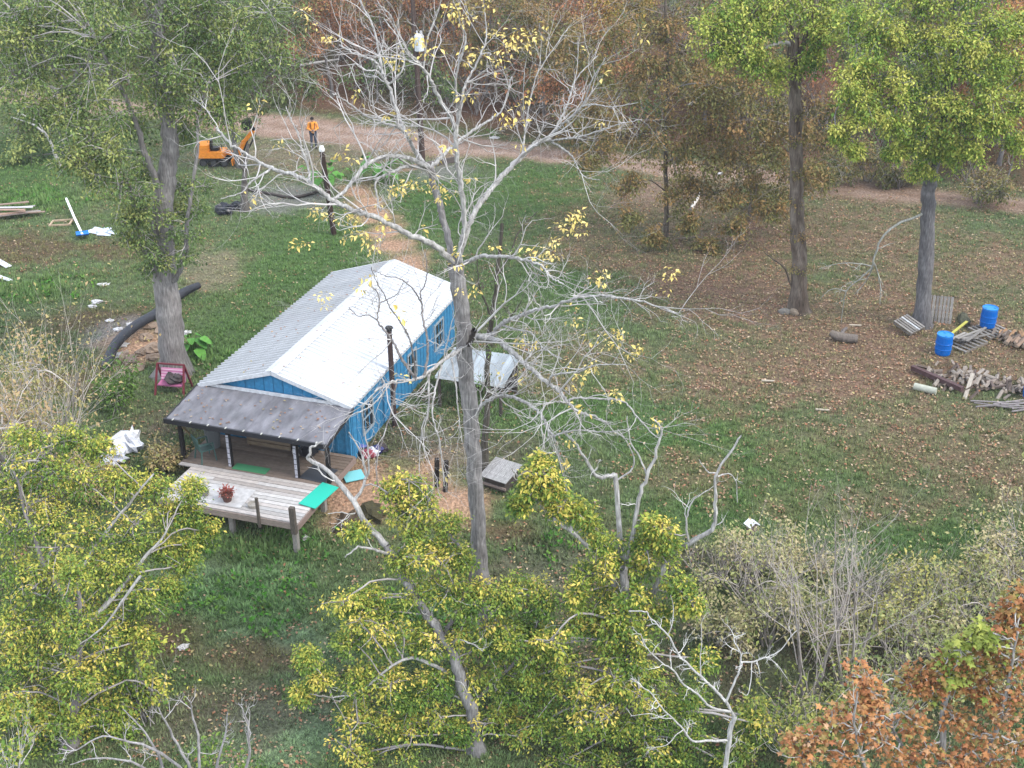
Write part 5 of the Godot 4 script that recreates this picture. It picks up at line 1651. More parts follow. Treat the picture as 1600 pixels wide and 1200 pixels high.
# ---------------------------------------------------------------- trees
func make_trees() -> void:
	var pal_olive := [cv(0.048, 0.085, 0.028), cv(0.085, 0.14, 0.045), cv(0.13, 0.19, 0.06), cv(0.27, 0.29, 0.09)]
	var pal_yg := [cv(0.045, 0.10, 0.018), cv(0.11, 0.20, 0.035), cv(0.25, 0.32, 0.055), cv(0.44, 0.43, 0.10)]
	var pal_gold := [cv(0.045, 0.095, 0.018), cv(0.095, 0.17, 0.03), cv(0.18, 0.25, 0.045), cv(0.37, 0.36, 0.06), cv(0.58, 0.46, 0.11)]
	var pal_yellow := [cv(0.56, 0.43, 0.11), cv(0.72, 0.59, 0.24)]
	var pal_brown := [cv(0.095, 0.105, 0.038), cv(0.15, 0.15, 0.05), cv(0.21, 0.145, 0.055), cv(0.28, 0.17, 0.07)]
	var pal_pale := [cv(0.12, 0.13, 0.045), cv(0.20, 0.20, 0.07), cv(0.32, 0.27, 0.11), cv(0.38, 0.27, 0.15)]
	var pal_syc := [cv(0.14, 0.17, 0.04), cv(0.27, 0.20, 0.07), cv(0.28, 0.11, 0.05), cv(0.38, 0.18, 0.065), cv(0.38, 0.24, 0.14)]
	var pal_red := [cv(0.13, 0.065, 0.035), cv(0.23, 0.10, 0.05), cv(0.33, 0.15, 0.075), cv(0.19, 0.165, 0.06)]
	var grey_a := cv(0.20, 0.18, 0.175)
	var grey_b := cv(0.36, 0.335, 0.325)
	var pale_a := cv(0.36, 0.345, 0.335)
	var pale_b := cv(0.74, 0.725, 0.70)

	# T2: the tall bare tree in the middle
	var t := plant("bare_tree", "tall nearly leafless tree with pale lichened limbs in front of the house", "tree", on(Vector3(-0.57, -0.33, -26.18)), cv(0.25, 0.235, 0.23), cv(0.46, 0.44, 0.435))
	t.thin = 0.62
	t.sub = 9
	limb(t, "trunk", [Vector3(-0.57, -0.38, -26.18), Vector3(-0.78, 2.1, -26.18), Vector3(-0.9, 4.92, -26.18), Vector3(-1.04, 7.36, -26.18), Vector3(-1.14, 9.16, -26.18), Vector3(-1.28, 10.38, -26.18)], 0.33, 0.24)
	limb(t, "limb", [Vector3(-1.29, 10.32, -26.18), Vector3(-1.51, 11.21, -26.48), Vector3(-1.61, 11.68, -26.58), Vector3(-1.74, 12.03, -26.68), Vector3(-1.8, 12.44, -26.68)], 0.13, 0.10)
	limb(t, "limb", [Vector3(-1.23, 10.26, -26.18), Vector3(-1.1, 10.9, -26.08), Vector3(-1.04, 11.35, -26.08), Vector3(-1.09, 12.15, -25.98), Vector3(-1.17, 12.85, -25.88), Vector3(-1.19, 13.38, -25.88), Vector3(-1.24, 13.74, -25.78), Vector3(-1.45, 14.13, -25.58), Vector3(-1.62, 14.59, -25.38), Vector3(-1.77, 14.95, -25.18), Vector3(-2.03, 15.25, -24.98)], 0.12, 0.035, pale_a, pale_b)
	t.ca = pale_a
	t.cb = pale_b
	limb(t, "limb", [Vector3(-1.28, 10.38, -26.18), Vector3(-1.74, 11.03, -25.68), Vector3(-2.2, 11.36, -25.38), Vector3(-2.87, 11.84, -25.08), Vector3(-3.34, 12.08, -24.88), Vector3(-3.72, 12.33, -24.78), Vector3(-4.19, 12.76, -24.68), Vector3(-4.54, 12.89, -24.78), Vector3(-4.94, 12.97, -24.88), Vector3(-5.38, 13.2, -24.98), Vector3(-5.77, 13.45, -25.08), Vector3(-6.06, 13.73, -25.18)], 0.12, 0.03)
	limb(t, "limb", [Vector3(-4.94, 12.96, -24.88), Vector3(-5.2, 12.84, -24.68), Vector3(-5.35, 12.75, -24.58), Vector3(-5.5, 12.59, -24.48), Vector3(-5.9, 12.51, -24.28)], 0.045, 0.012)
	limb(t, "limb", [Vector3(-4.15, 12.75, -24.68), Vector3(-4.19, 12.95, -24.98), Vector3(-4.33, 13.26, -25.18), Vector3(-4.38, 13.5, -25.28), Vector3(-4.57, 13.85, -25.48), Vector3(-4.68, 14.05, -25.68)], 0.045, 0.012)
	limb(t, "limb", [Vector3(-3.72, 12.33, -24.78), Vector3(-3.5, 12.43, -24.98), Vector3(-3.25, 12.7, -25.18), Vector3(-3.02, 12.89, -25.48), Vector3(-2.63, 12.92, -25.88), Vector3(-2.2, 12.79, -26.18), Vector3(-1.82, 12.47, -26.58)], 0.05, 0.07)
	limb(t, "limb", [Vector3(-1.8, 12.41, -26.68), Vector3(-2.21, 12.62, -26.18), Vector3(-2.59, 12.6, -25.78), Vector3(-2.86, 12.52, -25.48), Vector3(-2.85, 12.16, -25.38), Vector3(-2.79, 11.91, -25.28)], 0.07, 0.02)
	limb(t, "limb", [Vector3(-1.8, 12.41, -26.68), Vector3(-2.06, 12.6, -26.98), Vector3(-2.31, 12.98, -27.18), Vector3(-2.53, 13.4, -27.48), Vector3(-2.7, 13.92, -27.68), Vector3(-2.87, 14.23, -27.88), Vector3(-3.05, 14.49, -27.98), Vector3(-3.48, 14.62, -28.08), Vector3(-3.84, 14.8, -28.18)], 0.085, 0.025)
	limb(t, "limb", [Vector3(-2.87, 14.23, -27.88), Vector3(-3.01, 14.94, -28.18), Vector3(-3.14, 15.34, -28.28), Vector3(-3.3, 15.57, -28.38), Vector3(-3.39, 15.85, -28.48)], 0.05, 0.018)
	limb(t, "limb", [Vector3(-2.7, 13.92, -27.68), Vector3(-2.94, 14.36, -27.48), Vector3(-3.21, 14.41, -27.38), Vector3(-3.41, 14.57, -27.28), Vector3(-3.54, 14.29, -27.18)], 0.04, 0.012)
	limb(t, "limb", [Vector3(-2.75, 14.03, -27.68), Vector3(-2.51, 14.23, -27.68), Vector3(-2.37, 14.53, -27.78), Vector3(-2.51, 14.98, -27.98), Vector3(-2.82, 15.35, -28.18)], 0.045, 0.014)
	limb(t, "limb", [Vector3(-2.05, 12.55, -26.88), Vector3(-2.34, 13.31, -26.48), Vector3(-2.72, 13.57, -26.18), Vector3(-3.08, 13.81, -25.88), Vector3(-3.38, 14.11, -25.68), Vector3(-3.67, 14.37, -25.48)], 0.06, 0.016)
	limb(t, "limb", [Vector3(-1.79, 12.41, -26.68), Vector3(-1.49, 12.67, -26.98), Vector3(-1.21, 12.87, -27.18), Vector3(-0.79, 13.11, -27.48), Vector3(-0.43, 13.28, -27.68), Vector3(-0.2, 13.47, -27.88), Vector3(0, 14.09, -28.18)], 0.085, 0.018)
	limb(t, "limb", [Vector3(-1.19, 13.38, -25.88), Vector3(-1, 14.3, -26.08), Vector3(-0.92, 14.48, -26.18), Vector3(-0.71, 14.85, -26.38), Vector3(-0.54, 15.23, -26.58), Vector3(-0.56, 15.74, -26.78)], 0.055, 0.016)
	limb(t, "limb", [Vector3(-1.18, 13.54, -25.88), Vector3(-1.13, 13.85, -25.98), Vector3(-1.16, 14.57, -25.78), Vector3(-1.01, 15.13, -25.68), Vector3(-0.93, 15.48, -25.68), Vector3(-1.06, 15.82, -25.58), Vector3(-0.99, 16.34, -25.48)], 0.05, 0.016)
	limb(t, "limb", [Vector3(-2.03, 15.25, -24.98), Vector3(-2.23, 15.71, -24.88), Vector3(-2.35, 16.04, -24.78), Vector3(-2.58, 16.29, -24.68)], 0.03, 0.012)
	limb(t, "limb", [Vector3(-1.77, 14.95, -25.18), Vector3(-1.68, 15.51, -25.28), Vector3(-1.52, 15.87, -25.38), Vector3(-1.39, 16.23, -25.38)], 0.032, 0.012)
	limb(t, "limb", [Vector3(-1.11, 10.79, -26.18), Vector3(-0.86, 11.4, -26.58), Vector3(-0.58, 11.7, -26.98), Vector3(-0.23, 12.03, -27.38), Vector3(0.23, 12.38, -27.78), Vector3(0.54, 12.62, -27.98), Vector3(0.88, 12.67, -28.18)], 0.11, 0.065)
	limb(t, "limb", [Vector3(0.85, 12.65, -28.18), Vector3(1.06, 12.96, -28.38), Vector3(1.29, 13.39, -28.68), Vector3(1.43, 13.77, -28.88), Vector3(1.55, 13.94, -28.98), Vector3(1.98, 14.35, -29.18)], 0.055, 0.014)
	limb(t, "limb", [Vector3(0.91, 12.74, -28.18), Vector3(1.13, 13.05, -27.98), Vector3(1.56, 13.55, -27.68), Vector3(1.76, 14.18, -27.48), Vector3(2.03, 14.71, -27.28)], 0.05, 0.013)
	limb(t, "limb", [Vector3(1.56, 13.55, -27.68), Vector3(1.84, 13.64, -27.48), Vector3(2.2, 13.64, -27.28), Vector3(2.75, 13.78, -27.08)], 0.035, 0.01)
	limb(t, "limb", [Vector3(0.91, 12.62, -28.18), Vector3(1.17, 12.72, -27.98), Vector3(1.49, 12.82, -27.78), Vector3(2.01, 13.04, -27.58), Vector3(2.41, 13.2, -27.48), Vector3(2.88, 13.33, -27.38)], 0.045, 0.012)
	limb(t, "limb", [Vector3(0.88, 12.62, -28.18), Vector3(1.32, 12.38, -27.98), Vector3(1.47, 12.18, -27.88), Vector3(1.64, 11.94, -27.68), Vector3(2, 11.91, -27.48)], 0.04, 0.01)
	limb(t, "limb", [Vector3(0.23, 12.38, -27.78), Vector3(0.28, 12.72, -27.88), Vector3(0.36, 13.29, -28.18), Vector3(0.54, 13.99, -28.48), Vector3(0.77, 14.35, -28.68), Vector3(1.27, 15.01, -28.98)], 0.04, 0.012)
	limb(t, "limb", [Vector3(0.29, 12.86, -27.88), Vector3(0.27, 13.25, -27.68), Vector3(0.25, 14.1, -27.48), Vector3(0.31, 14.69, -27.38)], 0.03, 0.01)
	limb(t, "limb", [Vector3(-1.2, 10.32, -26.18), Vector3(-0.89, 10.59, -25.88), Vector3(-0.61, 10.79, -25.58), Vector3(-0.18, 10.93, -25.18), Vector3(0.26, 10.97, -24.88), Vector3(0.64, 10.89, -24.68), Vector3(0.84, 10.68, -24.58), Vector3(1.09, 10.58, -24.48)], 0.09, 0.02)
	limb(t, "limb", [Vector3(-0.99, 8.57, -26.18), Vector3(-0.7, 8.66, -26.08), Vector3(-0.45, 8.74, -25.98), Vector3(-0.23, 9.09, -25.78), Vector3(0.17, 9.45, -25.38), Vector3(0.52, 9.73, -25.08), Vector3(0.91, 9.95, -24.78), Vector3(1.35, 10.3, -24.38), Vector3(1.84, 10.44, -24.18), Vector3(2.25, 10.46, -23.98), Vector3(2.64, 10.49, -23.78), Vector3(3.42, 10.29, -23.58)], 0.10, 0.02)
	limb(t, "limb", [Vector3(-0.96, 8.59, -26.18), Vector3(-0.36, 8.73, -25.68), Vector3(0, 8.62, -25.28), Vector3(0.36, 8.41, -24.98), Vector3(0.71, 8.21, -24.68), Vector3(1.01, 8.08, -24.48), Vector3(1.22, 7.88, -24.28), Vector3(1.4, 7.73, -24.18), Vector3(1.79, 7.64, -24.08), Vector3(2.05, 7.55, -23.98)], 0.12, 0.025)
	limb(t, "limb", [Vector3(-0.23, 9.05, -25.78), Vector3(0.17, 9.15, -25.28), Vector3(0.42, 9.22, -24.98), Vector3(0.7, 9.02, -24.58), Vector3(1.07, 8.98, -24.18)], 0.04, 0.012)
	limb(t, "limb", [Vector3(0.82, 8.17, -24.58), Vector3(0.86, 8.46, -24.38), Vector3(1.11, 8.63, -24.18), Vector3(1.45, 8.76, -23.98), Vector3(1.73, 9.01, -23.78), Vector3(2.38, 9.17, -23.48)], 0.05, 0.012)
	limb(t, "limb", [Vector3(0.28, 8.51, -24.98), Vector3(0.46, 8.67, -25.18), Vector3(0.59, 8.78, -25.38), Vector3(1.13, 8.73, -25.58)], 0.04, 0.012)
	limb(t, "limb", [Vector3(1.22, 7.88, -24.28), Vector3(1.36, 7.97, -24.28), Vector3(1.91, 8.01, -24.18), Vector3(2.44, 7.98, -24.08), Vector3(2.75, 7.64, -23.98), Vector3(3.18, 7.26, -23.78), Vector3(3.25, 7.45, -23.78)], 0.05, 0.013)
	limb(t, "limb", [Vector3(1.26, 7.85, -24.28), Vector3(0.94, 8.09, -23.88), Vector3(0.68, 8.12, -23.58), Vector3(0.63, 7.78, -23.38), Vector3(0.69, 7.29, -23.28)], 0.04, 0.01)
	limb(t, "limb", [Vector3(-0.91, 6.41, -26.18), Vector3(-0.78, 6.79, -25.98), Vector3(-0.63, 7.07, -25.78), Vector3(-0.32, 7.4, -25.48), Vector3(0, 7.54, -25.18), Vector3(0.36, 7.52, -24.88), Vector3(0.67, 7.37, -24.58), Vector3(0.8, 7.11, -24.48), Vector3(0.94, 6.93, -24.38)], 0.085, 0.035)
	limb(t, "limb", [Vector3(0.91, 6.96, -24.38), Vector3(1.41, 7.23, -24.18), Vector3(2.02, 7.29, -23.98), Vector3(2.57, 7.48, -23.78)], 0.04, 0.012)
	limb(t, "limb", [Vector3(0.94, 6.93, -24.38), Vector3(1.13, 6.19, -24.48), Vector3(1.25, 5.71, -24.58)], 0.025, 0.01)
	limb(t, "limb", [Vector3(-1.05, 8.28, -26.18), Vector3(-1.19, 8.4, -25.88), Vector3(-1.53, 8.38, -25.38), Vector3(-1.96, 8.22, -24.88), Vector3(-2.25, 8.26, -24.58), Vector3(-2.62, 8.37, -24.28), Vector3(-2.97, 8.28, -23.98)], 0.085, 0.03)
	limb(t, "limb", [Vector3(-1.87, 8.21, -24.98), Vector3(-1.87, 7.43, -24.78), Vector3(-1.99, 7.12, -24.68), Vector3(-2.08, 6.55, -24.58), Vector3(-2.11, 6.02, -24.48)], 0.045, 0.012)
	limb(t, "limb", [Vector3(-1.58, 8.3, -25.28), Vector3(-1.72, 7.86, -24.88), Vector3(-1.77, 7.37, -24.58), Vector3(-1.62, 6.83, -24.38), Vector3(-1.56, 6.14, -24.28), Vector3(-1.53, 5.78, -24.18)], 0.045, 0.012)
	limb(t, "limb", [Vector3(-1.37, 8.36, -25.48), Vector3(-1.27, 7.87, -25.18), Vector3(-1.21, 7.16, -24.98), Vector3(-1.14, 6.55, -24.88)], 0.04, 0.012)
	limb(t, "limb", [Vector3(-2.12, 8.24, -24.68), Vector3(-2.29, 8.46, -24.78), Vector3(-2.46, 8.7, -24.88), Vector3(-2.61, 8.99, -24.98), Vector3(-2.82, 9.26, -25.08), Vector3(-2.96, 9.44, -25.18), Vector3(-2.92, 9.76, -25.38), Vector3(-3, 9.96, -25.58), Vector3(-3.19, 10.07, -25.68)], 0.06, 0.015, grey_a, grey_b)
	limb(t, "limb", [Vector3(-2.93, 9.76, -25.38), Vector3(-2.69, 9.84, -25.48), Vector3(-2.54, 9.9, -25.58), Vector3(-2.39, 10.14, -25.78)], 0.028, 0.01, grey_a, grey_b)
	limb(t, "limb", [Vector3(-1.96, 8.24, -24.88), Vector3(-1.88, 8.55, -25.08), Vector3(-1.89, 9, -25.28), Vector3(-1.98, 9.31, -25.48), Vector3(-2.01, 9.6, -25.68), Vector3(-2.04, 9.85, -25.78), Vector3(-1.94, 9.99, -25.88), Vector3(-1.89, 10.33, -25.98), Vector3(-1.94, 10.64, -26.18)], 0.055, 0.012, grey_a, grey_b)
	limb(t, "limb", [Vector3(-2.03, 9.66, -25.68), Vector3(-2.15, 9.96, -25.58), Vector3(-2.32, 10.2, -25.48), Vector3(-2.51, 10.36, -25.38), Vector3(-2.78, 10.46, -25.28), Vector3(-3, 10.62, -25.18)], 0.03, 0.01, grey_a, grey_b)
	limb(t, "limb", [Vector3(-2.12, 8.28, -24.68), Vector3(-2.16, 9.07, -24.48), Vector3(-2.27, 9.54, -24.38), Vector3(-2.42, 9.87, -24.28), Vector3(-2.58, 10.21, -24.18), Vector3(-2.68, 10.47, -24.18), Vector3(-2.81, 10.79, -24.08), Vector3(-2.9, 11.11, -24.08)], 0.035, 0.01, grey_a, grey_b)
	limb(t, "limb", [Vector3(-2.96, 9.44, -25.18), Vector3(-3.14, 9.65, -24.98), Vector3(-3.33, 9.67, -24.88), Vector3(-3.52, 9.92, -24.78)], 0.025, 0.01, grey_a, grey_b)
	limb(t, "limb", [Vector3(-2.62, 8.37, -24.28), Vector3(-2.91, 8.08, -23.98), Vector3(-3.17, 7.95, -23.78), Vector3(-3.49, 7.9, -23.58), Vector3(-3.82, 7.73, -23.38)], 0.035, 0.01)
	limb(t, "limb", [Vector3(-2.52, 8.33, -24.38), Vector3(-2.64, 7.74, -24.18), Vector3(-2.81, 7.21, -23.98), Vector3(-2.98, 6.68, -23.78), Vector3(-2.98, 6.08, -23.68)], 0.04, 0.012, grey_a, grey_b)
	limb(t, "limb", [Vector3(-1.01, 8.43, -26.03), Vector3(-0.91, 8.74, -25.78), Vector3(-0.85, 9.03, -25.58)], 0.085, 0.07, cv(0.06, 0.05, 0.045), cv(0.12, 0.10, 0.09))
	t.ca = cv(0.24, 0.225, 0.22)
	t.cb = cv(0.56, 0.54, 0.525)
	sprout(t, 3.1, 1.0, 2, 0.1, 0.42, 0.06, 2)
	sprout(t, 0.9, 1.9, 2, 0.3, 0.35, 0.05, 2, 4)
	for a in [[Vector3(-4.01, 11.98, -24.88), 0.13], [Vector3(-3.55, 11.91, -24.88), 0.16], [Vector3(-3.24, 11.52, -24.98), 0.16], [Vector3(-2.98, 11.34, -24.98), 0.16], [Vector3(-3.38, 11.77, -24.88), 0.13], [Vector3(-2.56, 12.24, -25.58), 0.12], [Vector3(-2.38, 12.34, -25.58), 0.12], [Vector3(-2.11, 12.38, -25.68), 0.12], [Vector3(-1.89, 12.29, -25.78), 0.16], [Vector3(-1.51, 12.31, -25.88), 0.16], [Vector3(-1.53, 11.97, -25.98), 0.11], [Vector3(1.39, 11.04, -27.18), 0.18], [Vector3(1.43, 10.78, -27.18), 0.15], [Vector3(0.82, 11.01, -25.18), 0.16], [Vector3(0.66, 10.9, -24.98), 0.16], [Vector3(1.8, 10.83, -24.18), 0.13], [Vector3(3.27, 11.08, -23.78), 0.16], [Vector3(0.21, 14.95, -27.58), 0.19], [Vector3(-0.07, 15.05, -27.48), 0.14], [Vector3(-0.14, 14.83, -27.48), 0.14], [Vector3(0.56, 15.06, -27.68), 0.14], [Vector3(-0.67, 14.96, -26.58), 0.13], [Vector3(-1.21, 15.98, -25.58), 0.13], [Vector3(-0.53, 15.93, -26.78), 0.13], [Vector3(-4.57, 11.28, -24.98), 0.14], [Vector3(-4.57, 15.49, -28.18), 0.14], [Vector3(-4.12, 14.94, -28.18), 0.11], [Vector3(-0.96, 15.81, -25.68), 0.12], [Vector3(2.17, 9.59, -24.18), 0.12], [Vector3(2.25, 9.36, -24.18), 0.11], [Vector3(1.38, 9.66, -24.68), 0.11], [Vector3(0.4, 8.92, -24.98), 0.14], [Vector3(2.69, 9.4, -23.78), 0.11], [Vector3(1.71, 8.85, -23.98), 0.14], [Vector3(2.22, 8.19, -24.08), 0.12], [Vector3(1.46, 8.47, -24.28), 0.13], [Vector3(-0.86, 9.84, -25.88), 0.13], [Vector3(-4.03, 10.21, -24.68), 0.12], [Vector3(-1.14, 16.05, -25.38), 0.13], [Vector3(-0.28, 14.66, -27.18), 0.14], [Vector3(-0.41, 15.27, -27.18), 0.14], [Vector3(-1.06, 14.22, -25.88), 0.11], [Vector3(-2.71, 11.66, -25.18), 0.12], [Vector3(0.36, 13.58, -28.18), 0.12], [Vector3(-1.72, 15.28, -25.18), 0.15], [Vector3(-1.87, 15.55, -25.08), 0.13], [Vector3(-2.53, 14.48, -27.68), 0.14], [Vector3(1.17, 10.93, -27.18), 0.13], [Vector3(1.54, 11.16, -27.28), 0.13], [Vector3(0.89, 11.27, -25.08), 0.12]]:
		clump(t, a[0], 18, a[1] * 1.0, 0.115, pal_yellow, 0.5)
		if rng.randf() < 0.8: clump(t, a[0] + rv() * 0.25, 8, a[1] * 0.8, 0.10, pal_yellow, 0.6)
	for q in t.tips:
		if rng.randf() < 0.008: clump(t, q, 8, 0.12, 0.13, pal_yellow, 0.4)
	finish(t, "leaves")

	# slim companion behind it
	t = plant("slender_tree", "slender dark tree just behind the tall bare tree", "tree", on(Vector3(-0.84, 0.81, -32.96)), cv(0.085, 0.075, 0.06), cv(0.15, 0.135, 0.11))
	limb(t, "trunk", [Vector3(-0.85, 0.71, -32.96), Vector3(-0.74, 3.54, -32.96), Vector3(-0.71, 5.22, -32.96), Vector3(-0.57, 6.09, -32.96), Vector3(-0.46, 6.96, -32.96), Vector3(-0.36, 7.99, -32.96), Vector3(-0.28, 8.94, -32.96)], 0.10, 0.05)
	limb(t, "limb", [Vector3(-0.71, 5.2, -33), Vector3(-0.46, 5.8, -32.8), Vector3(-0.09, 6.18, -32.6), Vector3(0.27, 6.82, -32.5)], 0.045, 0.012)
	limb(t, "limb", [Vector3(-0.57, 6.01, -33), Vector3(-0.78, 6.69, -32.8), Vector3(-0.94, 7.32, -32.7), Vector3(-0.98, 8.13, -32.6)], 0.04, 0.012)
	limb(t, "limb", [Vector3(-0.4, 7.39, -33), Vector3(-0.09, 7.86, -33.3), Vector3(0.22, 8.55, -33.5), Vector3(0.72, 9.05, -33.7)], 0.04, 0.012)
	sprout(t, 1.6, 0.8, 1, 0.1, 0.4)
	for a in [[Vector3(-0.76, 3.94, -33), 0.42], [Vector3(-0.67, 2.43, -33), 0.39], [Vector3(-0.56, 5.29, -32.8), 0.37], [Vector3(-0.18, 6.54, -32.7), 0.40], [Vector3(-0.82, 7.09, -32.8), 0.36], [Vector3(0, 7.86, -33.3), 0.40]]:
		blob(t, a[0], a[1], 5, 4, 5, 0.10, pal_olive, 0.35)
	finish(t)

	# T1: big green tree at the left
	t = plant("big_tree", "massive thick-trunked green tree left of the house", "tree", on(Vector3(-11.95, 1, -39.6)), cv(0.27, 0.245, 0.235), cv(0.44, 0.415, 0.40))
	limb(t, "trunk", [Vector3(-11.96, 0.86, -39.66), Vector3(-11.88, 2.11, -39.66), Vector3(-11.83, 3.57, -39.66), Vector3(-11.82, 4.75, -39.66), Vector3(-11.74, 5.9, -39.66), Vector3(-11.62, 7.03, -39.66), Vector3(-11.4, 7.91, -39.66), Vector3(-11.26, 8.56, -39.66), Vector3(-11.05, 9.44, -39.66), Vector3(-11.1, 10.36, -39.66), Vector3(-11.15, 11.38, -39.66), Vector3(-11.05, 12.63, -39.66), Vector3(-10.89, 13.47, -39.66), Vector3(-10.65, 14.4, -39.66)], 0.50, 0.14, null, null, 12)
	limb(t, "limb", [Vector3(-11.57, 7.46, -39.7), Vector3(-11.62, 8.19, -39.4), Vector3(-11.83, 9.19, -39.2), Vector3(-11.92, 10.25, -39.1), Vector3(-12.15, 11.03, -39), Vector3(-12.39, 11.85, -38.9), Vector3(-12.7, 12.84, -38.8)], 0.13, 0.04)
	limb(t, "limb", [Vector3(-11.78, 4.38, -39.7), Vector3(-11.3, 4.89, -39.3), Vector3(-10.87, 5.77, -39.1), Vector3(-10.68, 6.81, -39), Vector3(-10.34, 8.07, -38.9), Vector3(-10.04, 9.27, -38.9), Vector3(-9.89, 10.24, -38.9), Vector3(-9.46, 11.45, -38.9)], 0.11, 0.03)
	limb(t, "limb", [Vector3(-11.99, 4.5, -39.7), Vector3(-12.05, 5.39, -39.2), Vector3(-12.24, 6.15, -39), Vector3(-12.27, 7.1, -38.8), Vector3(-12.26, 8, -38.7), Vector3(-12.42, 8.88, -38.6)], 0.14, 0.04)
	limb(t, "limb", [Vector3(-11.08, 12.47, -39.7), Vector3(-11.36, 13.16, -40.2), Vector3(-11.67, 13.86, -40.7)], 0.12, 0.05)
	limb(t, "limb", [Vector3(-11.14, 11.27, -39.7), Vector3(-10.5, 11.97, -40.2), Vector3(-9.92, 12.67, -40.7), Vector3(-9.23, 13.2, -41.1)], 0.1, 0.03)
	limb(t, "limb", [Vector3(-12.26, 8, -38.7), Vector3(-12.81, 8.45, -38.3), Vector3(-13.23, 8.89, -37.9), Vector3(-13.61, 9.25, -37.7)], 0.07, 0.02)
	sprout(t, 0.6, 1.1, 1, 0.2)
	for a in [[Vector3(-14.75, 12.96, -39.7), 1.10], [Vector3(-13.16, 13.25, -39.2), 1.18], [Vector3(-11.67, 13.05, -38.7), 1.07], [Vector3(-14.86, 11.74, -39.4), 1.00], [Vector3(-12.98, 12.09, -38.7), 1.08], [Vector3(-11.86, 11.7, -38.7), 0.89], [Vector3(-15.45, 12.37, -39.7), 0.90], [Vector3(-10.15, 13.06, -39.7), 1.09], [Vector3(-9.2, 12.67, -39.7), 0.90], [Vector3(-10.31, 11.85, -38.9), 0.89], [Vector3(-9.46, 11.54, -39.4), 0.80], [Vector3(-10.1, 10.6, -39.1), 0.81], [Vector3(-12.28, 9.56, -40.7), 0.80], [Vector3(-12.36, 10.55, -38.5), 0.76], [Vector3(-12.93, 9.15, -37.7), 0.90], [Vector3(-13.58, 9.46, -37.7), 0.79], [Vector3(-12.44, 9.5, -37.9), 0.80], [Vector3(-12.33, 8.51, -38.1), 0.77], [Vector3(-13.06, 10.01, -37.9), 0.69], [Vector3(-12.38, 8.03, -40.7), 0.65], [Vector3(-12.17, 6.36, -40.3), 0.65], [Vector3(-11.71, 5.67, -40.3), 0.57], [Vector3(-12, 7.29, -38.9), 0.58], [Vector3(-12.23, 4.97, -40.3), 0.57], [Vector3(-11.52, 6.74, -40.5), 0.56], [Vector3(-12.29, 6.26, -38.7), 0.59], [Vector3(-11.08, 7.65, -40.5), 0.65], [Vector3(-10.86, 6.74, -40.5), 0.52], [Vector3(-9.26, 10.35, -39.3), 0.69], [Vector3(-8.5, 11.67, -39.7), 0.73], [Vector3(-8.65, 12.98, -40.1), 0.88], [Vector3(-12.42, 7.21, -38.5), 0.54], [Vector3(-13.88, 10.6, -38.3), 0.67], [Vector3(-14.1, 11.3, -38.7), 0.71], [Vector3(-10.85, 13.83, -39.7), 0.99], [Vector3(-12.6, 14.02, -39.7), 1.18], [Vector3(-14.59, 13.92, -39.7), 1.18], [Vector3(-9.26, 13.92, -39.7), 0.99], [Vector3(-7.65, 13.34, -40.3), 1.01], [Vector3(-8.42, 12.47, -39.7), 0.88], [Vector3(-7.45, 12.07, -39.7), 0.72], [Vector3(-9.16, 10.53, -39.4), 0.73], [Vector3(-9.85, 11.18, -39.2), 0.72], [Vector3(-14.12, 12.18, -39.2), 0.87], [Vector3(-13.29, 10.95, -38.5), 0.79], [Vector3(-14.79, 10.7, -38.7), 0.72], [Vector3(-15.65, 11.56, -39.3), 0.88], [Vector3(-12.44, 12.76, -39.2), 0.99], [Vector3(-11.19, 12.14, -39.4), 0.88], [Vector3(-11.18, 10.8, -39.1), 0.73], [Vector3(-10.13, 12.57, -40.2), 0.81], [Vector3(-9.4, 11.76, -40.2), 0.82], [Vector3(-10.74, 9.61, -40.5), 0.67], [Vector3(-9.86, 13.34, -40.3), 0.89], [Vector3(-9.07, 10.76, -40.1), 0.66], [Vector3(-11.09, 10.62, -40.7), 0.75], [Vector3(-15.46, 13.44, -39.7), 0.99], [Vector3(-13.81, 13.83, -39.7), 1.09], [Vector3(-11.81, 14.02, -39.7), 1.08], [Vector3(-10.24, 14.02, -39.7), 1.08]]:
		blob(t, a[0], a[1], 17, 8, 6, 0.115, pal_olive, 0.62)
	for a in [[Vector3(-13.44, 9.31, -37.5), 0.69], [Vector3(-12.87, 8.94, -37.4), 0.59], [Vector3(-15.07, 12.78, -39.1), 0.79], [Vector3(-14.74, 13.15, -39.2), 0.59], [Vector3(-12.49, 9.72, -37.5), 0.59]]:
		blob(t, a[0], a[1], 12, 7, 6, 0.115, pal_olive, 0.85)
	for a in [[Vector3(-11.98, 6.59, -38.7), 0.50], [Vector3(-11.76, 5.66, -38.8), 0.42], [Vector3(-11.88, 7.85, -38.5), 0.49], [Vector3(-12.13, 7.1, -38.5), 0.50], [Vector3(-11.04, 6.63, -38.9), 0.46], [Vector3(-11.46, 5.39, -38.9), 0.38], [Vector3(-11.96, 8.1, -38.4), 0.49], [Vector3(-11.84, 5.88, -38.8), 0.47], [Vector3(-10.73, 5.7, -39), 0.38], [Vector3(-12.27, 5.28, -38.9), 0.38], [Vector3(-11.21, 7.03, -38.7), 0.33], [Vector3(-12.59, 6.37, -38.7), 0.46], [Vector3(-10.33, 7.29, -38.9), 0.42], [Vector3(-9.99, 8.12, -39), 0.46], [Vector3(-12.32, 8.7, -38.5), 0.49], [Vector3(-10.35, 6.37, -39), 0.34]]:
		blob(t, a[0], a[1], 8, 6, 5, 0.115, pal_olive, 0.48)
	finish(t)

	# trees behind it, upper left
	t = plant("leaning_tree", "leaning grey tree behind the big left tree near the road", "tree", on(Vector3(-22.8, 1.2, -66.51)), cv(0.13, 0.12, 0.11), cv(0.24, 0.225, 0.21))
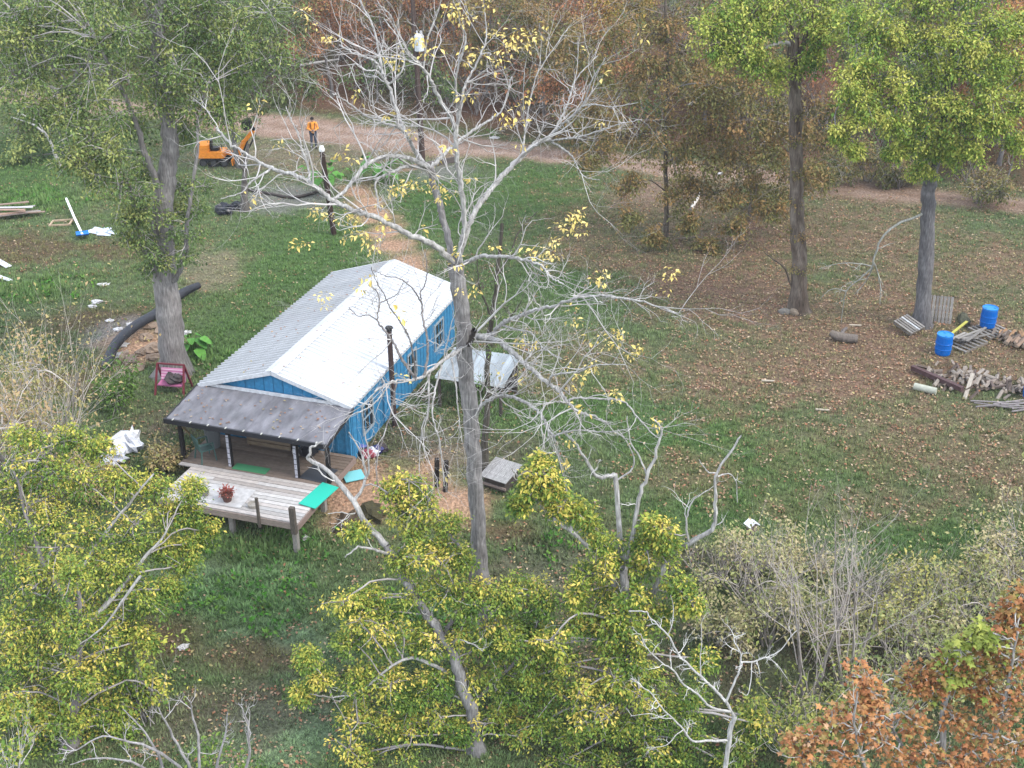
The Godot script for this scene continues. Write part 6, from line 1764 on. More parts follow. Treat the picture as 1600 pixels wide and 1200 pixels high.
	limb(t, "trunk", [Vector3(-22.82, 1.09, -66.51), Vector3(-22.96, 2.44, -66.51), Vector3(-23.34, 3.84, -66.51), Vector3(-23.58, 4.69, -66.51), Vector3(-24.04, 5.44, -66.51), Vector3(-24.41, 6.05, -66.51), Vector3(-24.85, 7.04, -66.51)], 0.30, 0.12)
	limb(t, "limb", [Vector3(-23.57, 4.7, -66.5), Vector3(-22.48, 6.16, -66), Vector3(-21.45, 7.57, -65.5), Vector3(-20.93, 8.86, -65.5)], 0.15, 0.04)
	limb(t, "limb", [Vector3(-24.03, 5.44, -66.5), Vector3(-24.64, 6.27, -65.5), Vector3(-25.58, 6.59, -65.5)], 0.14, 0.04)
	for a in [[Vector3(-25.52, 7.05, -66.5), 1.34], [Vector3(-26.27, 4.6, -65.5), 1.35], [Vector3(-24.64, 4.26, -65.5), 1.22], [Vector3(-23.46, 3.23, -65.5), 1.02], [Vector3(-26.24, 2.89, -65.5), 1.23], [Vector3(-23.78, 7.38, -66.5), 1.34], [Vector3(-21.77, 7.38, -66.5), 1.34], [Vector3(-25.95, 8.36, -66.5), 1.50], [Vector3(-23.24, 8.68, -66.5), 1.66], [Vector3(-25.14, 2.33, -65), 1.02], [Vector3(-20.96, 8.36, -66.5), 1.50], [Vector3(-26.48, 1.43, -64.5), 0.95], [Vector3(-20.78, 2.89, -65.5), 0.95], [Vector3(-21.89, 4.6, -65.5), 1.01]]:
		blob(t, a[0], a[1], 16, 8, 7, 0.20, pal_olive, 0.62)
	finish(t)
	t = plant("dead_tree", "pale dead branches sticking up beside the leaning grey tree", "tree", on(Vector3(-23.79, 1.2, -63.93)), pale_a, pale_b)
	limb(t, "trunk", [Vector3(-23.8, 1.12, -63.93), Vector3(-24.12, 2.63, -63.93), Vector3(-24.61, 3.31, -63.93), Vector3(-25.22, 3.65, -63.93), Vector3(-25.9, 3.88, -63.93)], 0.09, 0.025)
	limb(t, "limb", [Vector3(-23.02, 3.45, -61), Vector3(-23.31, 4.31, -60.8), Vector3(-23.73, 4.82, -60.7)], 0.05, 0.015)
	sprout(t, 0.8, 0.8, 1, 0.2, 0.5)
	finish(t)
	t = plant("grey_green_tree", "thin grey-green tree behind the orange excavator", "tree", on(Vector3(-14.34, 1.2, -63.93)), cv(0.14, 0.13, 0.12), cv(0.25, 0.24, 0.22))
	limb(t, "trunk", [Vector3(-14.35, 1.08, -63.93), Vector3(-14.5, 2.63, -63.93), Vector3(-14.56, 3.98, -63.93), Vector3(-14.56, 5.63, -63.93), Vector3(-14.52, 7.57, -63.93)], 0.14, 0.05)
	limb(t, "limb", [Vector3(-14.35, 4.22, -63), Vector3(-13.03, 5.6, -62.7), Vector3(-11.78, 6.6, -62.5), Vector3(-10.77, 7.1, -62.4)], 0.08, 0.02)
	limb(t, "limb", [Vector3(-14.35, 5.85, -63), Vector3(-14.79, 7.19, -62.7), Vector3(-15.11, 8.17, -62.5)], 0.07, 0.02)
	sprout(t, 0.5, 1.2, 1, 0.2)
	for a in [[Vector3(-12.87, 6.17, -63), 1.09], [Vector3(-11.19, 6.4, -62.7), 1.09], [Vector3(-10.25, 5.94, -62.6), 0.83], [Vector3(-14.06, 7.13, -63), 1.28], [Vector3(-12.16, 7.97, -63.5), 1.28], [Vector3(-13.24, 4.68, -62.5), 0.84], [Vector3(-14.46, 5.32, -62.5), 1.09], [Vector3(-14.92, 8.07, -63), 1.27], [Vector3(-10.91, 8.5, -64), 1.16], [Vector3(-11.6, 5, -62.5), 0.77], [Vector3(-12.78, 9.13, -64), 1.28], [Vector3(-10.9, 9.66, -64.5), 1.28]]:
		blob(t, a[0], a[1], 15, 8, 6, 0.17, [cv(0.06, 0.085, 0.035), cv(0.10, 0.13, 0.05), cv(0.16, 0.19, 0.07)], 0.5)
	finish(t)
	t = plant("twiggy_tree", "dark slim trunk on grass below the black hose", "tree", on(Vector3(-12.75, 1.15, -56.97)), cv(0.14, 0.12, 0.11), cv(0.24, 0.22, 0.2))
	limb(t, "trunk", [Vector3(-12.75, 1.05, -56.97), Vector3(-12.68, 2.1, -56.97), Vector3(-12.62, 2.73, -56.97), Vector3(-12.49, 3.51, -56.97), Vector3(-12.28, 4.42, -56.97)], 0.2, 0.07)
	limb(t, "limb", [Vector3(-12.46, 3.19, -56.5), Vector3(-12.7, 3.92, -56.1), Vector3(-13.02, 4.73, -55.9)], 0.06, 0.015)
	sprout(t, 1.0, 0.8, 1, 0.3, 0.45)
	finish(t)

	# T3: ivy-clad trunk to the right
	t = plant("ivy_tree", "ivy-clad straight tree with green top right of the lawn", "tree", on(Vector3(11.27, 1.02, -45.21)), cv(0.11, 0.08, 0.06), cv(0.31, 0.26, 0.215))
	limb(t, "trunk", [Vector3(11.28, 0.92, -45.21), Vector3(11.16, 2.28, -45.21), Vector3(11.08, 3.34, -45.21), Vector3(10.84, 4.89, -45.21), Vector3(10.66, 6.4, -45.21), Vector3(10.47, 7.86, -45.21), Vector3(10.3, 9.29, -45.21), Vector3(10.18, 10.45, -45.21), Vector3(10, 11.58, -45.21)], 0.32, 0.2, null, null, 12)
	limb(t, "limb", [Vector3(10.07, 11.22, -45.3), Vector3(9.63, 11.51, -44.9), Vector3(8.77, 11.39, -44.5), Vector3(8.02, 11.58, -44.1)], 0.1, 0.03, pale_a, pale_b)
	limb(t, "limb", [Vector3(10.16, 10.66, -45.3), Vector3(10.45, 11.84, -45), Vector3(10.58, 12.97, -44.8), Vector3(10.68, 13.84, -44.7)], 0.12, 0.04)
	limb(t, "limb", [Vector3(10.06, 11.34, -45.3), Vector3(9.68, 12.45, -45.3), Vector3(9.28, 13.54, -45.3)], 0.14, 0.05)
	limb(t, "limb", [Vector3(11.02, 1.84, -45.3), Vector3(10.51, 2.89, -45), Vector3(9.99, 3.36, -44.8), Vector3(9.62, 3.66, -44.7)], 0.05, 0.015)
	limb(t, "limb", [Vector3(11.21, 2.51, -45.3), Vector3(11.32, 3.34, -45.2), Vector3(11.24, 4.12, -45.2)], 0.04, 0.015)
	for a in [[Vector3(6.89, 12.09, -44.3), 0.76], [Vector3(7.57, 12.37, -44.5), 0.80], [Vector3(8.5, 12.54, -44.8), 0.89], [Vector3(9.43, 12.61, -45), 0.90], [Vector3(7.36, 11.47, -44.1), 0.58], [Vector3(7.89, 11.8, -44.1), 0.71], [Vector3(8.68, 11.98, -44.3), 0.67], [Vector3(10.58, 12.28, -45), 0.90], [Vector3(10.95, 11.66, -44.8), 0.72], [Vector3(10.66, 11.01, -44.7), 0.59], [Vector3(9.45, 10.56, -44.7), 0.50], [Vector3(7.86, 13.1, -45.3), 0.90], [Vector3(9.41, 13.32, -45.3), 1.01], [Vector3(11.03, 12.89, -45.3), 0.90], [Vector3(8.44, 10.98, -44.3), 0.49]]:
		blob(t, a[0], a[1], 18, 9, 8, 0.125, pal_yg, 0.58)
	for a in [[Vector3(6.87, 11.62, -43.9), 0.49], [Vector3(7.24, 11.14, -43.9), 0.40], [Vector3(8.43, 11.51, -43.9), 0.40], [Vector3(9.46, 10.04, -44.5), 0.36], [Vector3(9.07, 12.63, -44.3), 0.53]]:
		blob(t, a[0], a[1], 8, 6, 6, 0.125, pal_yg, 0.8)
	for a in [[Vector3(11.02, 2.87, -45.05), 0.35], [Vector3(10.98, 4.18, -45.05), 0.32], [Vector3(10.68, 5.45, -45.05), 0.31], [Vector3(10.67, 6.69, -45.05), 0.31], [Vector3(10.41, 7.91, -45.05), 0.33], [Vector3(10.51, 8.85, -45.1), 0.33], [Vector3(11, 5.84, -45.4), 0.31], [Vector3(10.72, 4.35, -45.3), 0.32]]:
		blob(t, a[0], a[1], 8, 5, 5, 0.10, pal_brown, 0.45)
	finish(t)

	# T4: grey-trunked maple at the right
	t = plant("maple_tree", "grey-trunked yellow-green maple beside the blue drums", "tree", on(Vector3(15.72, 1.01, -43.81)), cv(0.15, 0.145, 0.15), cv(0.27, 0.26, 0.265))
	limb(t, "trunk", [Vector3(15.75, 0.87, -43.92), Vector3(15.64, 2.28, -43.92), Vector3(15.51, 3.83, -43.92), Vector3(15.37, 5.09, -43.92), Vector3(15.26, 6.07, -43.92), Vector3(15.2, 6.68, -43.92)], 0.30, 0.24, null, null, 12)
	limb(t, "limb", [Vector3(15.24, 6.52, -43.9), Vector3(15.24, 7.46, -43.7), Vector3(15.21, 8.46, -43.5), Vector3(15.17, 9.74, -43.4), Vector3(15.1, 11.09, -43.3), Vector3(15.03, 12.38, -43.3), Vector3(14.86, 13.84, -43.3)], 0.2, 0.07)
	limb(t, "limb", [Vector3(15.2, 6.45, -43.9), Vector3(15.05, 7.32, -44.2), Vector3(14.97, 8.56, -44.4), Vector3(15.09, 9.67, -44.6), Vector3(14.78, 11.01, -44.7), Vector3(14.38, 12.3, -44.9), Vector3(13.97, 13.6, -44.9)], 0.19, 0.06)
	limb(t, "limb", [Vector3(15.23, 8.34, -43.5), Vector3(15.66, 9.14, -43.1), Vector3(16.14, 9.66, -42.8), Vector3(16.65, 10.16, -42.6)], 0.09, 0.03)
	limb(t, "limb", [Vector3(14.99, 8.56, -44.4), Vector3(14, 9.44, -43.7), Vector3(13.08, 10.03, -43.1), Vector3(11.99, 10.4, -42.5)], 0.09, 0.03)
	limb(t, "limb", [Vector3(14.82, 10.79, -44.7), Vector3(13.3, 11.62, -43.9), Vector3(12.13, 12.21, -43.1)], 0.08, 0.03)
	for a in [[Vector3(11.5, 10.45, -42.3), 0.61], [Vector3(11.96, 10.23, -42.3), 0.70], [Vector3(12.65, 10.79, -42.7), 0.79], [Vector3(11.77, 11.26, -42.5), 0.60], [Vector3(13.14, 9.96, -42.5), 0.74], [Vector3(13.83, 10.52, -42.9), 0.83], [Vector3(12.38, 11.99, -43.1), 0.83], [Vector3(13.34, 11.93, -43.4), 0.87], [Vector3(14.14, 11.78, -43.1), 0.91], [Vector3(14.79, 11, -42.7), 0.87], [Vector3(15.13, 12.03, -42.9), 0.95], [Vector3(15.59, 11.05, -42.5), 0.87], [Vector3(16.2, 10.23, -42.3), 0.70], [Vector3(16.46, 11.24, -42.6), 0.74], [Vector3(15.96, 12.25, -42.9), 0.86], [Vector3(15.3, 9.79, -42.3), 0.74], [Vector3(15.95, 9.4, -42.1), 0.57], [Vector3(14.68, 9.77, -42.4), 0.74], [Vector3(14.22, 9.02, -42.7), 0.58], [Vector3(15.16, 8.68, -42.7), 0.53], [Vector3(11.88, 9.62, -42.1), 0.48], [Vector3(13.2, 9.13, -42.3), 0.40], [Vector3(16.72, 9.13, -42.3), 0.44], [Vector3(12.6, 12.96, -43.6), 0.96], [Vector3(14.12, 12.96, -43.6), 1.00], [Vector3(15.53, 13.21, -43.4), 0.99], [Vector3(16.64, 12.42, -43.1), 0.86], [Vector3(11.43, 12.63, -43.1), 0.69], [Vector3(14.71, 7.99, -43.1), 0.45], [Vector3(13.81, 8.4, -42.9), 0.40], [Vector3(15.49, 7.99, -42.7), 0.45], [Vector3(13.87, 13.75, -43.9), 1.08], [Vector3(16.04, 13.75, -43.9), 1.08], [Vector3(14.69, 7.2, -43.4), 0.37], [Vector3(17.57, 10.92, -43.1), 0.79], [Vector3(17.54, 9.69, -42.7), 0.66], [Vector3(17.57, 8.51, -42.5), 0.49], [Vector3(11.25, 8.85, -42.1), 0.31], [Vector3(11.81, 8.4, -42.1), 0.26], [Vector3(13.39, 8.17, -42.5), 0.31], [Vector3(15.97, 8.34, -42.3), 0.40], [Vector3(17.41, 12.36, -43.4), 0.87]]:
		blob(t, a[0], a[1], 18, 9, 8, 0.125, pal_yg, 0.62)
	for a in [[Vector3(11.26, 10.76, -41.9), 0.47], [Vector3(11.77, 10.11, -41.9), 0.48], [Vector3(13.14, 10.71, -42.1), 0.52], [Vector3(12.88, 12.28, -42.7), 0.56], [Vector3(14.56, 12.11, -42.5), 0.56], [Vector3(15.41, 11.73, -42.3), 0.51], [Vector3(11.53, 9.45, -41.9), 0.30], [Vector3(11.01, 9.23, -41.9), 0.17], [Vector3(12.61, 9.45, -41.9), 0.30]]:
		blob(t, a[0], a[1], 9, 7, 6, 0.125, pal_yg, 0.85)
	finish(t)
	# its dead hanging branch
	t = plant("fallen_branch", "pale dead branch hanging down between the two right-hand trunks", "branch", on(Vector3(13.31, 1.03, -46.28)), cv(0.26, 0.27, 0.24), cv(0.45, 0.46, 0.42))
	limb(t, "branch", [Vector3(14.92, 5.64, -43.4), Vector3(13.89, 5.34, -43), Vector3(13.39, 4.92, -42.8), Vector3(13.18, 4.19, -42.7), Vector3(13.15, 3.84, -42.7), Vector3(12.87, 3.49, -42.7), Vector3(12.35, 2.91, -42.7), Vector3(12.32, 2.15, -42.8), Vector3(12.35, 1.53, -42.9)], 0.055, 0.012, null, null, 6)
	limb(t, "branch", [Vector3(13.15, 3.89, -42.7), Vector3(12.53, 4.11, -42.4), Vector3(11.78, 4.19, -42.2), Vector3(11.08, 4.03, -42.1)], 0.03, 0.008, null, null, 5)
	limb(t, "branch", [Vector3(13.18, 3.84, -42.7), Vector3(13.05, 3.21, -42.9), Vector3(12.74, 2.66, -43)], 0.03, 0.01, null, null, 5)
	limb(t, "branch", [Vector3(13.2, 4.04, -42.7), Vector3(13.56, 3.25, -42.8), Vector3(13.71, 2.31, -42.9)], 0.03, 0.01, null, null, 5)
	limb(t, "branch", [Vector3(12.35, 2.91, -42.7), Vector3(11.77, 3.03, -42.6), Vector3(11.39, 2.67, -42.6)], 0.025, 0.008, null, null, 5)
	sprout(t, 1.6, 0.6, 1, 0.1, 0.4, -0.05)
	finish(t)

	# T7: olive and brown tree in front of the road
	t = plant("brown_tree", "brown and olive tree whose thin leaves hang before the road", "tree", on(Vector3(6.94, 1.11, -53.37)), cv(0.15, 0.12, 0.095), cv(0.25, 0.21, 0.17))
	t.thin = 0.6
	limb(t, "trunk", [Vector3(6.95, 0.98, -53.37), Vector3(6.91, 2.67, -53.37), Vector3(6.74, 4.72, -53.37), Vector3(6.69, 6.71, -53.37), Vector3(6.63, 8.63, -53.37), Vector3(6.42, 10.49, -53.37), Vector3(6.39, 12.04, -53.37)], 0.2, 0.09)
	limb(t, "limb", [Vector3(6.8, 4.4, -53.5), Vector3(7.74, 5.71, -52.9), Vector3(8.74, 6.38, -52.5), Vector3(9.73, 6.77, -52.1)], 0.07, 0.02)
	limb(t, "limb", [Vector3(6.74, 6.11, -53.5), Vector3(5.47, 7.11, -52.9), Vector3(4.59, 7.75, -52.5), Vector3(3.46, 8.65, -52.1)], 0.07, 0.02)
	limb(t, "limb", [Vector3(6.87, 3.22, -53.5), Vector3(5.87, 4.06, -52.7), Vector3(5, 3.64, -52.2), Vector3(4.16, 2.94, -51.7)], 0.05, 0.015)
	limb(t, "limb", [Vector3(6.88, 2.93, -53.5), Vector3(7.72, 3.48, -52.7), Vector3(8.92, 3.35, -52.2), Vector3(9.98, 2.94, -51.7)], 0.05, 0.015)
	limb(t, "limb", [Vector3(6.67, 7.78, -53.5), Vector3(7.87, 8.18, -53), Vector3(8.89, 8.02, -52.5)], 0.06, 0.02, pale_a, pale_b)
	sprout(t, 0.5, 1.2, 1, 0.2)
	for a in [[Vector3(3.74, 8.83, -52.5), 0.91], [Vector3(4.87, 7.97, -52.7), 0.97], [Vector3(5.65, 9, -52.9), 1.02], [Vector3(4.27, 10.04, -53), 0.96], [Vector3(5.88, 10.26, -53.2), 1.07], [Vector3(7.24, 9.51, -53), 1.02], [Vector3(7.03, 7.97, -52.7), 1.03], [Vector3(8.33, 8.29, -52.5), 0.97], [Vector3(9.39, 7.83, -52.2), 0.91], [Vector3(10.26, 6.79, -52), 0.86], [Vector3(8.98, 6.44, -52.3), 0.98], [Vector3(7.66, 6.61, -52.7), 0.98], [Vector3(6.31, 6.33, -52.7), 0.93], [Vector3(5.5, 5.55, -52.5), 0.83], [Vector3(6.91, 4.98, -52.5), 0.88], [Vector3(8.28, 4.76, -52.3), 0.94], [Vector3(9.88, 4.85, -52), 0.93], [Vector3(10.9, 5.44, -51.9), 0.82], [Vector3(11.93, 6.49, -52.1), 0.70], [Vector3(12.68, 4.28, -52), 0.66], [Vector3(3.26, 6.93, -52.5), 0.82], [Vector3(3.02, 5.1, -52.1), 0.66], [Vector3(4.98, 3.96, -52.1), 0.66], [Vector3(7.26, 3.32, -52.3), 0.61], [Vector3(9.43, 3.31, -51.9), 0.67], [Vector3(5.14, 2.8, -51.7), 0.50], [Vector3(7.66, 2.36, -51.7), 0.50], [Vector3(9.77, 2.21, -51.7), 0.50], [Vector3(11.25, 2.91, -51.8), 0.56], [Vector3(6.16, 1.77, -51.7), 0.39], [Vector3(8.7, 1.36, -51.6), 0.39], [Vector3(3.84, 5.35, -52.2), 0.71], [Vector3(2.68, 10, -53.2), 0.91], [Vector3(5.06, 11.25, -53.5), 1.07], [Vector3(7.48, 10.99, -53.5), 1.07]]:
		blob(t, a[0], a[1] * 1.15, 14, 8, 7, 0.155, pal_brown, 0.46)
	finish(t)
	t = plant("russet_tree", "russet and olive tree hanging over the road just left of the ivy-clad tree", "tree", on(Vector3(11.09, 1.14, -55.67)), cv(0.15, 0.12, 0.095), cv(0.25, 0.21, 0.17))
	t.thin = 0.6
	limb(t, "trunk", [Vector3(11.1, 1.03, -55.67), Vector3(11.03, 2.52, -55.67), Vector3(10.76, 4.34, -55.67), Vector3(10.7, 6.41, -55.67), Vector3(10.47, 8.4, -55.67)], 0.13, 0.05)
	limb(t, "limb", [Vector3(10.59, 3.66, -54), Vector3(11.22, 5, -53.4), Vector3(11.91, 5.69, -53)], 0.07, 0.02)
	limb(t, "limb", [Vector3(10.49, 4.54, -54), Vector3(9.21, 5.57, -53.4), Vector3(8.29, 5.97, -53)], 0.07, 0.02)
	sprout(t, 0.5, 1.2, 1, 0.2)
	for a in [[Vector3(8.79, 7.53, -53.4), 0.99], [Vector3(10.17, 8.01, -53.7), 1.04], [Vector3(11.56, 7.26, -53.4), 0.94], [Vector3(12.76, 5.91, -53.2), 0.83], [Vector3(11.08, 5.69, -53), 1.00], [Vector3(9.46, 5.12, -53), 1.00], [Vector3(8.05, 5.4, -53), 0.89], [Vector3(12.01, 4.32, -52.8), 0.95], [Vector3(10.69, 3.45, -52.8), 0.96], [Vector3(9, 3.45, -52.8), 0.96], [Vector3(7.86, 3.74, -52.8), 0.84], [Vector3(13.49, 3.97, -53), 0.79], [Vector3(13.73, 5.26, -53.5), 0.78], [Vector3(13.87, 6.9, -53.7), 0.83], [Vector3(9.54, 9.58, -54), 0.98], [Vector3(10.96, 9.04, -54), 0.99]]:
		blob(t, a[0], a[1] * 1.1, 15, 8, 7, 0.145, pal_brown, 0.42)
	finish(t)
	t = plant("olive_tree", "olive and rust tree above the road between the bare tree and the brown tree", "tree", on(Vector3(4.47, 1.2, -68.41)), cv(0.15, 0.12, 0.095), cv(0.25, 0.21, 0.17))
	t.thin = 0.6
	limb(t, "trunk", [Vector3(4.48, 1.09, -68.41), Vector3(4.5, 2.82, -68.41), Vector3(4.26, 4.94, -68.41), Vector3(4.34, 7, -68.41), Vector3(4.25, 9, -68.41)], 0.13, 0.05)
	sprout(t, 0.5, 1.2, 1, 0.2)
	for a in [[Vector3(3.39, 4.47, -66), 1.02], [Vector3(4.76, 4.16, -65.9), 1.02], [Vector3(5.47, 2.83, -65.7), 0.89], [Vector3(3.07, 3.18, -65.7), 0.82], [Vector3(4.05, 5.78, -66.2), 1.15], [Vector3(2.69, 6.11, -66.2), 1.08], [Vector3(5.38, 6.11, -66.2), 1.14], [Vector3(4.35, 7.7, -66.5), 1.20], [Vector3(2.67, 8.03, -66.5), 1.20], [Vector3(6.25, 4.84, -65.9), 0.95], [Vector3(6.02, 7.7, -66.5), 1.20], [Vector3(3.31, 9.32, -66.5), 1.32], [Vector3(1.67, 7.38, -66.5), 1.00], [Vector3(1.69, 5.11, -66.2), 0.88]]:
		blob(t, a[0], a[1] * 1.1, 14, 8, 7, 0.16, pal_red if rng.randf() < 0.4 else pal_brown, 0.5)
	finish(t)
	t = plant("yellow_sapling", "orange-yellow topped tree at the top of the slope", "tree", on(Vector3(6.31, 2.47, -74.35)), grey_a, grey_b)
	limb(t, "trunk", [Vector3(6.31, 2.33, -74.35), Vector3(6.2, 4.34, -74.35), Vector3(6.2, 6.19, -74.35), Vector3(6.21, 8.01, -74.35)], 0.12, 0.05)
	for a in [[Vector3(5.72, 7.93, -71.7), 0.93], [Vector3(6.62, 7.76, -71.7), 0.86], [Vector3(5.02, 7.58, -71.7), 0.79], [Vector3(6.11, 6.9, -71.6), 0.79], [Vector3(4.65, 8.57, -72), 0.93], [Vector3(7.16, 8.4, -72), 0.93]]:
		blob(t, a[0], a[1], 10, 7, 6, 0.2, [cv(0.12, 0.12, 0.03), cv(0.28, 0.22, 0.04), cv(0.36, 0.20, 0.05)], 0.6)
	finish(t)

	make_front_trees(pal_olive, pal_gold, pal_yellow, pal_pale, pal_syc, pale_a, pale_b, grey_a, grey_b)
	make_slope(pal_brown, pal_red, pal_olive, grey_a, grey_b, pal_yg)


func make_front_trees(pal_olive: Array, pal_gold: Array, pal_yellow: Array, pal_pale: Array, pal_syc: Array, pale_a: Color, pale_b: Color, grey_a: Color, grey_b: Color) -> void:
	# left front mass
	var t := plant("golden_tree", "broad yellow-green tree filling the lower left, in front of the deck", "tree", on(Vector3(-10.67, -0.81, -23.03)), grey_a, grey_b)
	limb(t, "trunk", [Vector3(-10.68, -0.93, -23.03), Vector3(-10.39, 0.59, -23.33), Vector3(-10.19, 2.18, -23.73), Vector3(-10.24, 3.29, -24.23)], 0.15, 0.03)
	limb(t, "limb", [Vector3(-10.47, 1.59, -24), Vector3(-9.7, 2.35, -24.5), Vector3(-8.97, 3.12, -25), Vector3(-8.36, 3.77, -25.4)], 0.09, 0.025, pale_a, pale_b)
	limb(t, "limb", [Vector3(-10.29, 2.35, -24), Vector3(-11.19, 3.25, -24.8), Vector3(-11.68, 4.32, -25.4), Vector3(-12.01, 5.39, -26)], 0.09, 0.025)
	limb(t, "limb", [Vector3(-10.47, 2.88, -24.8), Vector3(-9.94, 3.59, -25.4), Vector3(-9.34, 4.25, -25.8), Vector3(-8.73, 4.91, -26.2)], 0.06, 0.02, pale_a, pale_b)
	limb(t, "limb", [Vector3(-8.51, 3.74, -23.6), Vector3(-8.97, 3.16, -23.4), Vector3(-9.44, 2.59, -23.2), Vector3(-10.03, 2.19, -23)], 0.04, 0.012, pale_a, pale_b)
	sprout(t, 0.8, 0.9, 1, 0.3)
	t.ca = grey_a
	t.cb = grey_b
	for a in [[Vector3(-10.08, 3.81, -23.5), 0.50], [Vector3(-10.15, 2.51, -23.3), 0.50], [Vector3(-10.25, 1.17, -23.1), 0.51], [Vector3(-10.54, -0.1, -23), 0.52], [Vector3(-11.47, -0.68, -23.2), 0.53], [Vector3(-12.1, -0.14, -23.5), 0.53], [Vector3(-10.15, -0.97, -23.3), 0.47], [Vector3(-9.52, -0.55, -23.5), 0.44], [Vector3(-7.93, 4.37, -26.5), 0.35], [Vector3(-11.98, 4.67, -26), 0.65], [Vector3(-11.14, 5.03, -26), 0.62], [Vector3(-10.4, 4.85, -26), 0.65], [Vector3(-9.68, 4.61, -26.1), 0.59], [Vector3(-8.99, 4.3, -26.3), 0.54], [Vector3(-8.43, 3.75, -26.3), 0.51], [Vector3(-8, 2.93, -26.1), 0.45], [Vector3(-12.03, 3.84, -25.3), 0.71], [Vector3(-11.08, 4.02, -25.3), 0.68], [Vector3(-10.18, 3.84, -25.3), 0.71], [Vector3(-9.36, 3.52, -25.5), 0.65], [Vector3(-8.69, 3.01, -25.7), 0.60], [Vector3(-11.82, 2.95, -24.7), 0.71], [Vector3(-10.9, 2.95, -24.7), 0.71], [Vector3(-10.02, 2.88, -24.8), 0.71], [Vector3(-9.23, 2.48, -25.1), 0.66], [Vector3(-11.92, 2.08, -24.1), 0.70], [Vector3(-11.03, 1.89, -24.1), 0.70], [Vector3(-10.13, 2.01, -24.2), 0.71], [Vector3(-9.5, 1.58, -24.5), 0.62], [Vector3(-11.81, 1.06, -23.7), 0.67], [Vector3(-10.92, 0.87, -23.7), 0.71], [Vector3(-10.04, 0.78, -23.8), 0.68], [Vector3(-9.41, 0.34, -24.1), 0.56], [Vector3(-10.71, -0.14, -23.5), 0.62], [Vector3(-9.82, -0.23, -23.6), 0.56], [Vector3(-11.48, -0.14, -23.5), 0.53], [Vector3(-8.01, 3.62, -26.5), 0.38], [Vector3(-7.76, 3.05, -26.5), 0.32], [Vector3(-8.86, 1.35, -24.3), 0.40], [Vector3(-11.83, 5.64, -26.5), 0.53], [Vector3(-10.9, 5.64, -26.5), 0.47], [Vector3(-10.14, 5.46, -26.5), 0.41], [Vector3(-8.1, 2.63, -25.7), 0.38], [Vector3(-8.93, 2.35, -24.5), 0.43], [Vector3(-9.06, 0.04, -24.1), 0.38], [Vector3(-11.31, 1.67, -23.9), 0.61], [Vector3(-9.49, 3.14, -24.7), 0.55], [Vector3(-8.4, 2.29, -25.1), 0.35]]:
		blob(t, a[0], a[1] * 0.94, 16, 10, 8, 0.088, pal_gold, 0.42)
	for a in [[Vector3(-10.78, 3.69, -24.7), 0.36], [Vector3(-11.35, 2.94, -24.2), 0.36], [Vector3(-9.7, 1.83, -23.7), 0.33], [Vector3(-10.19, 2.57, -24.2), 0.33], [Vector3(-9.08, 4.02, -25.3), 0.31], [Vector3(-8.72, 0.19, -23.8), 0.31], [Vector3(-10.58, 1.61, -23.5), 0.36], [Vector3(-11.39, 5.39, -26), 0.37], [Vector3(-11.29, 4.49, -25.7), 0.34], [Vector3(-11.79, 0.53, -23.4), 0.37]]:
		blob(t, a[0], a[1] * 1.7, 8, 6, 5, 0.10, pal_gold, 0.68)
	finish(t)
	# twiggy bushes above it
	var k := 0
	for b in [[Vector3(-14, 0.58, -31.28), 5.4, 16, 3, "pale twiggy bush standing behind the broad yellow-green tree, at the left edge"], [Vector3(-13.56, 0.69, -32.01), 4.2, 14, 3, "pale twiggy bush behind the broad yellow-green tree, nearer the drain pipe"], [Vector3(-15.68, 0.86, -33.43), 4.4, 12, 3, "tall bare-topped bush at the far left below the bright weeds"], [Vector3(-12.5, 0.69, -32.01), 0.9, 9, 3, "low yellow-leaved bush beside the wrapped bundles"], [Vector3(-10.64, 0.84, -33.26), 0.8, 8, 3, "straggly bush with few leaves at the left end of the porch"], [Vector3(-13.18, 1, -36.98), 1.2, 9, 4, "dark green bush at the lower end of the drain pipe"]]:
		bush("twiggy_bush", b[4], on(b[0]), b[1], b[1] * 0.42, b[2], 2, b[3], 0.12, pal_pale if k < 5 else [cv(0.05, 0.10, 0.02), cv(0.09, 0.16, 0.03)], cv(0.30, 0.265, 0.24), cv(0.56, 0.51, 0.46), 0.62, "", 4, 5)
		k += 1
	# yellow tree in the middle foreground
	t = plant("yellow_tree", "bright yellow and green tree at the bottom centre with a dead leader", "tree", on(Vector3(-0.85, -0.83, -22.91)), grey_a, grey_b)
	limb(t, "trunk", [Vector3(-0.85, -0.93, -22.91), Vector3(-0.94, 0.09, -23.01), Vector3(-1.18, 0.98, -23.11), Vector3(-1.32, 1.56, -23.21), Vector3(-1.51, 1.97, -23.31), Vector3(-1.86, 2.54, -23.51), Vector3(-2.21, 3.08, -23.61), Vector3(-2.6, 3.66, -23.91), Vector3(-2.9, 4.22, -24.11)], 0.17, 0.085, cv(0.24, 0.23, 0.23), cv(0.42, 0.41, 0.40))
	t.ca = pale_a
	t.cb = pale_b
	limb(t, "limb", [Vector3(-2.91, 4.16, -24.2), Vector3(-3.37, 4.62, -24.4), Vector3(-3.67, 5.11, -24.6), Vector3(-4.25, 5.76, -24.9), Vector3(-4.72, 5.93, -25.1), Vector3(-4.68, 6.08, -25.1), Vector3(-4.62, 6.3, -25.1), Vector3(-4.37, 6.37, -25.2)], 0.085, 0.02)
	limb(t, "limb", [Vector3(-3.67, 5.11, -24.6), Vector3(-3.48, 5.38, -24.7), Vector3(-3.37, 5.66, -24.8), Vector3(-3.41, 6.05, -24.8), Vector3(-3.52, 6.37, -24.9), Vector3(-3.73, 6.73, -25)], 0.045, 0.014)
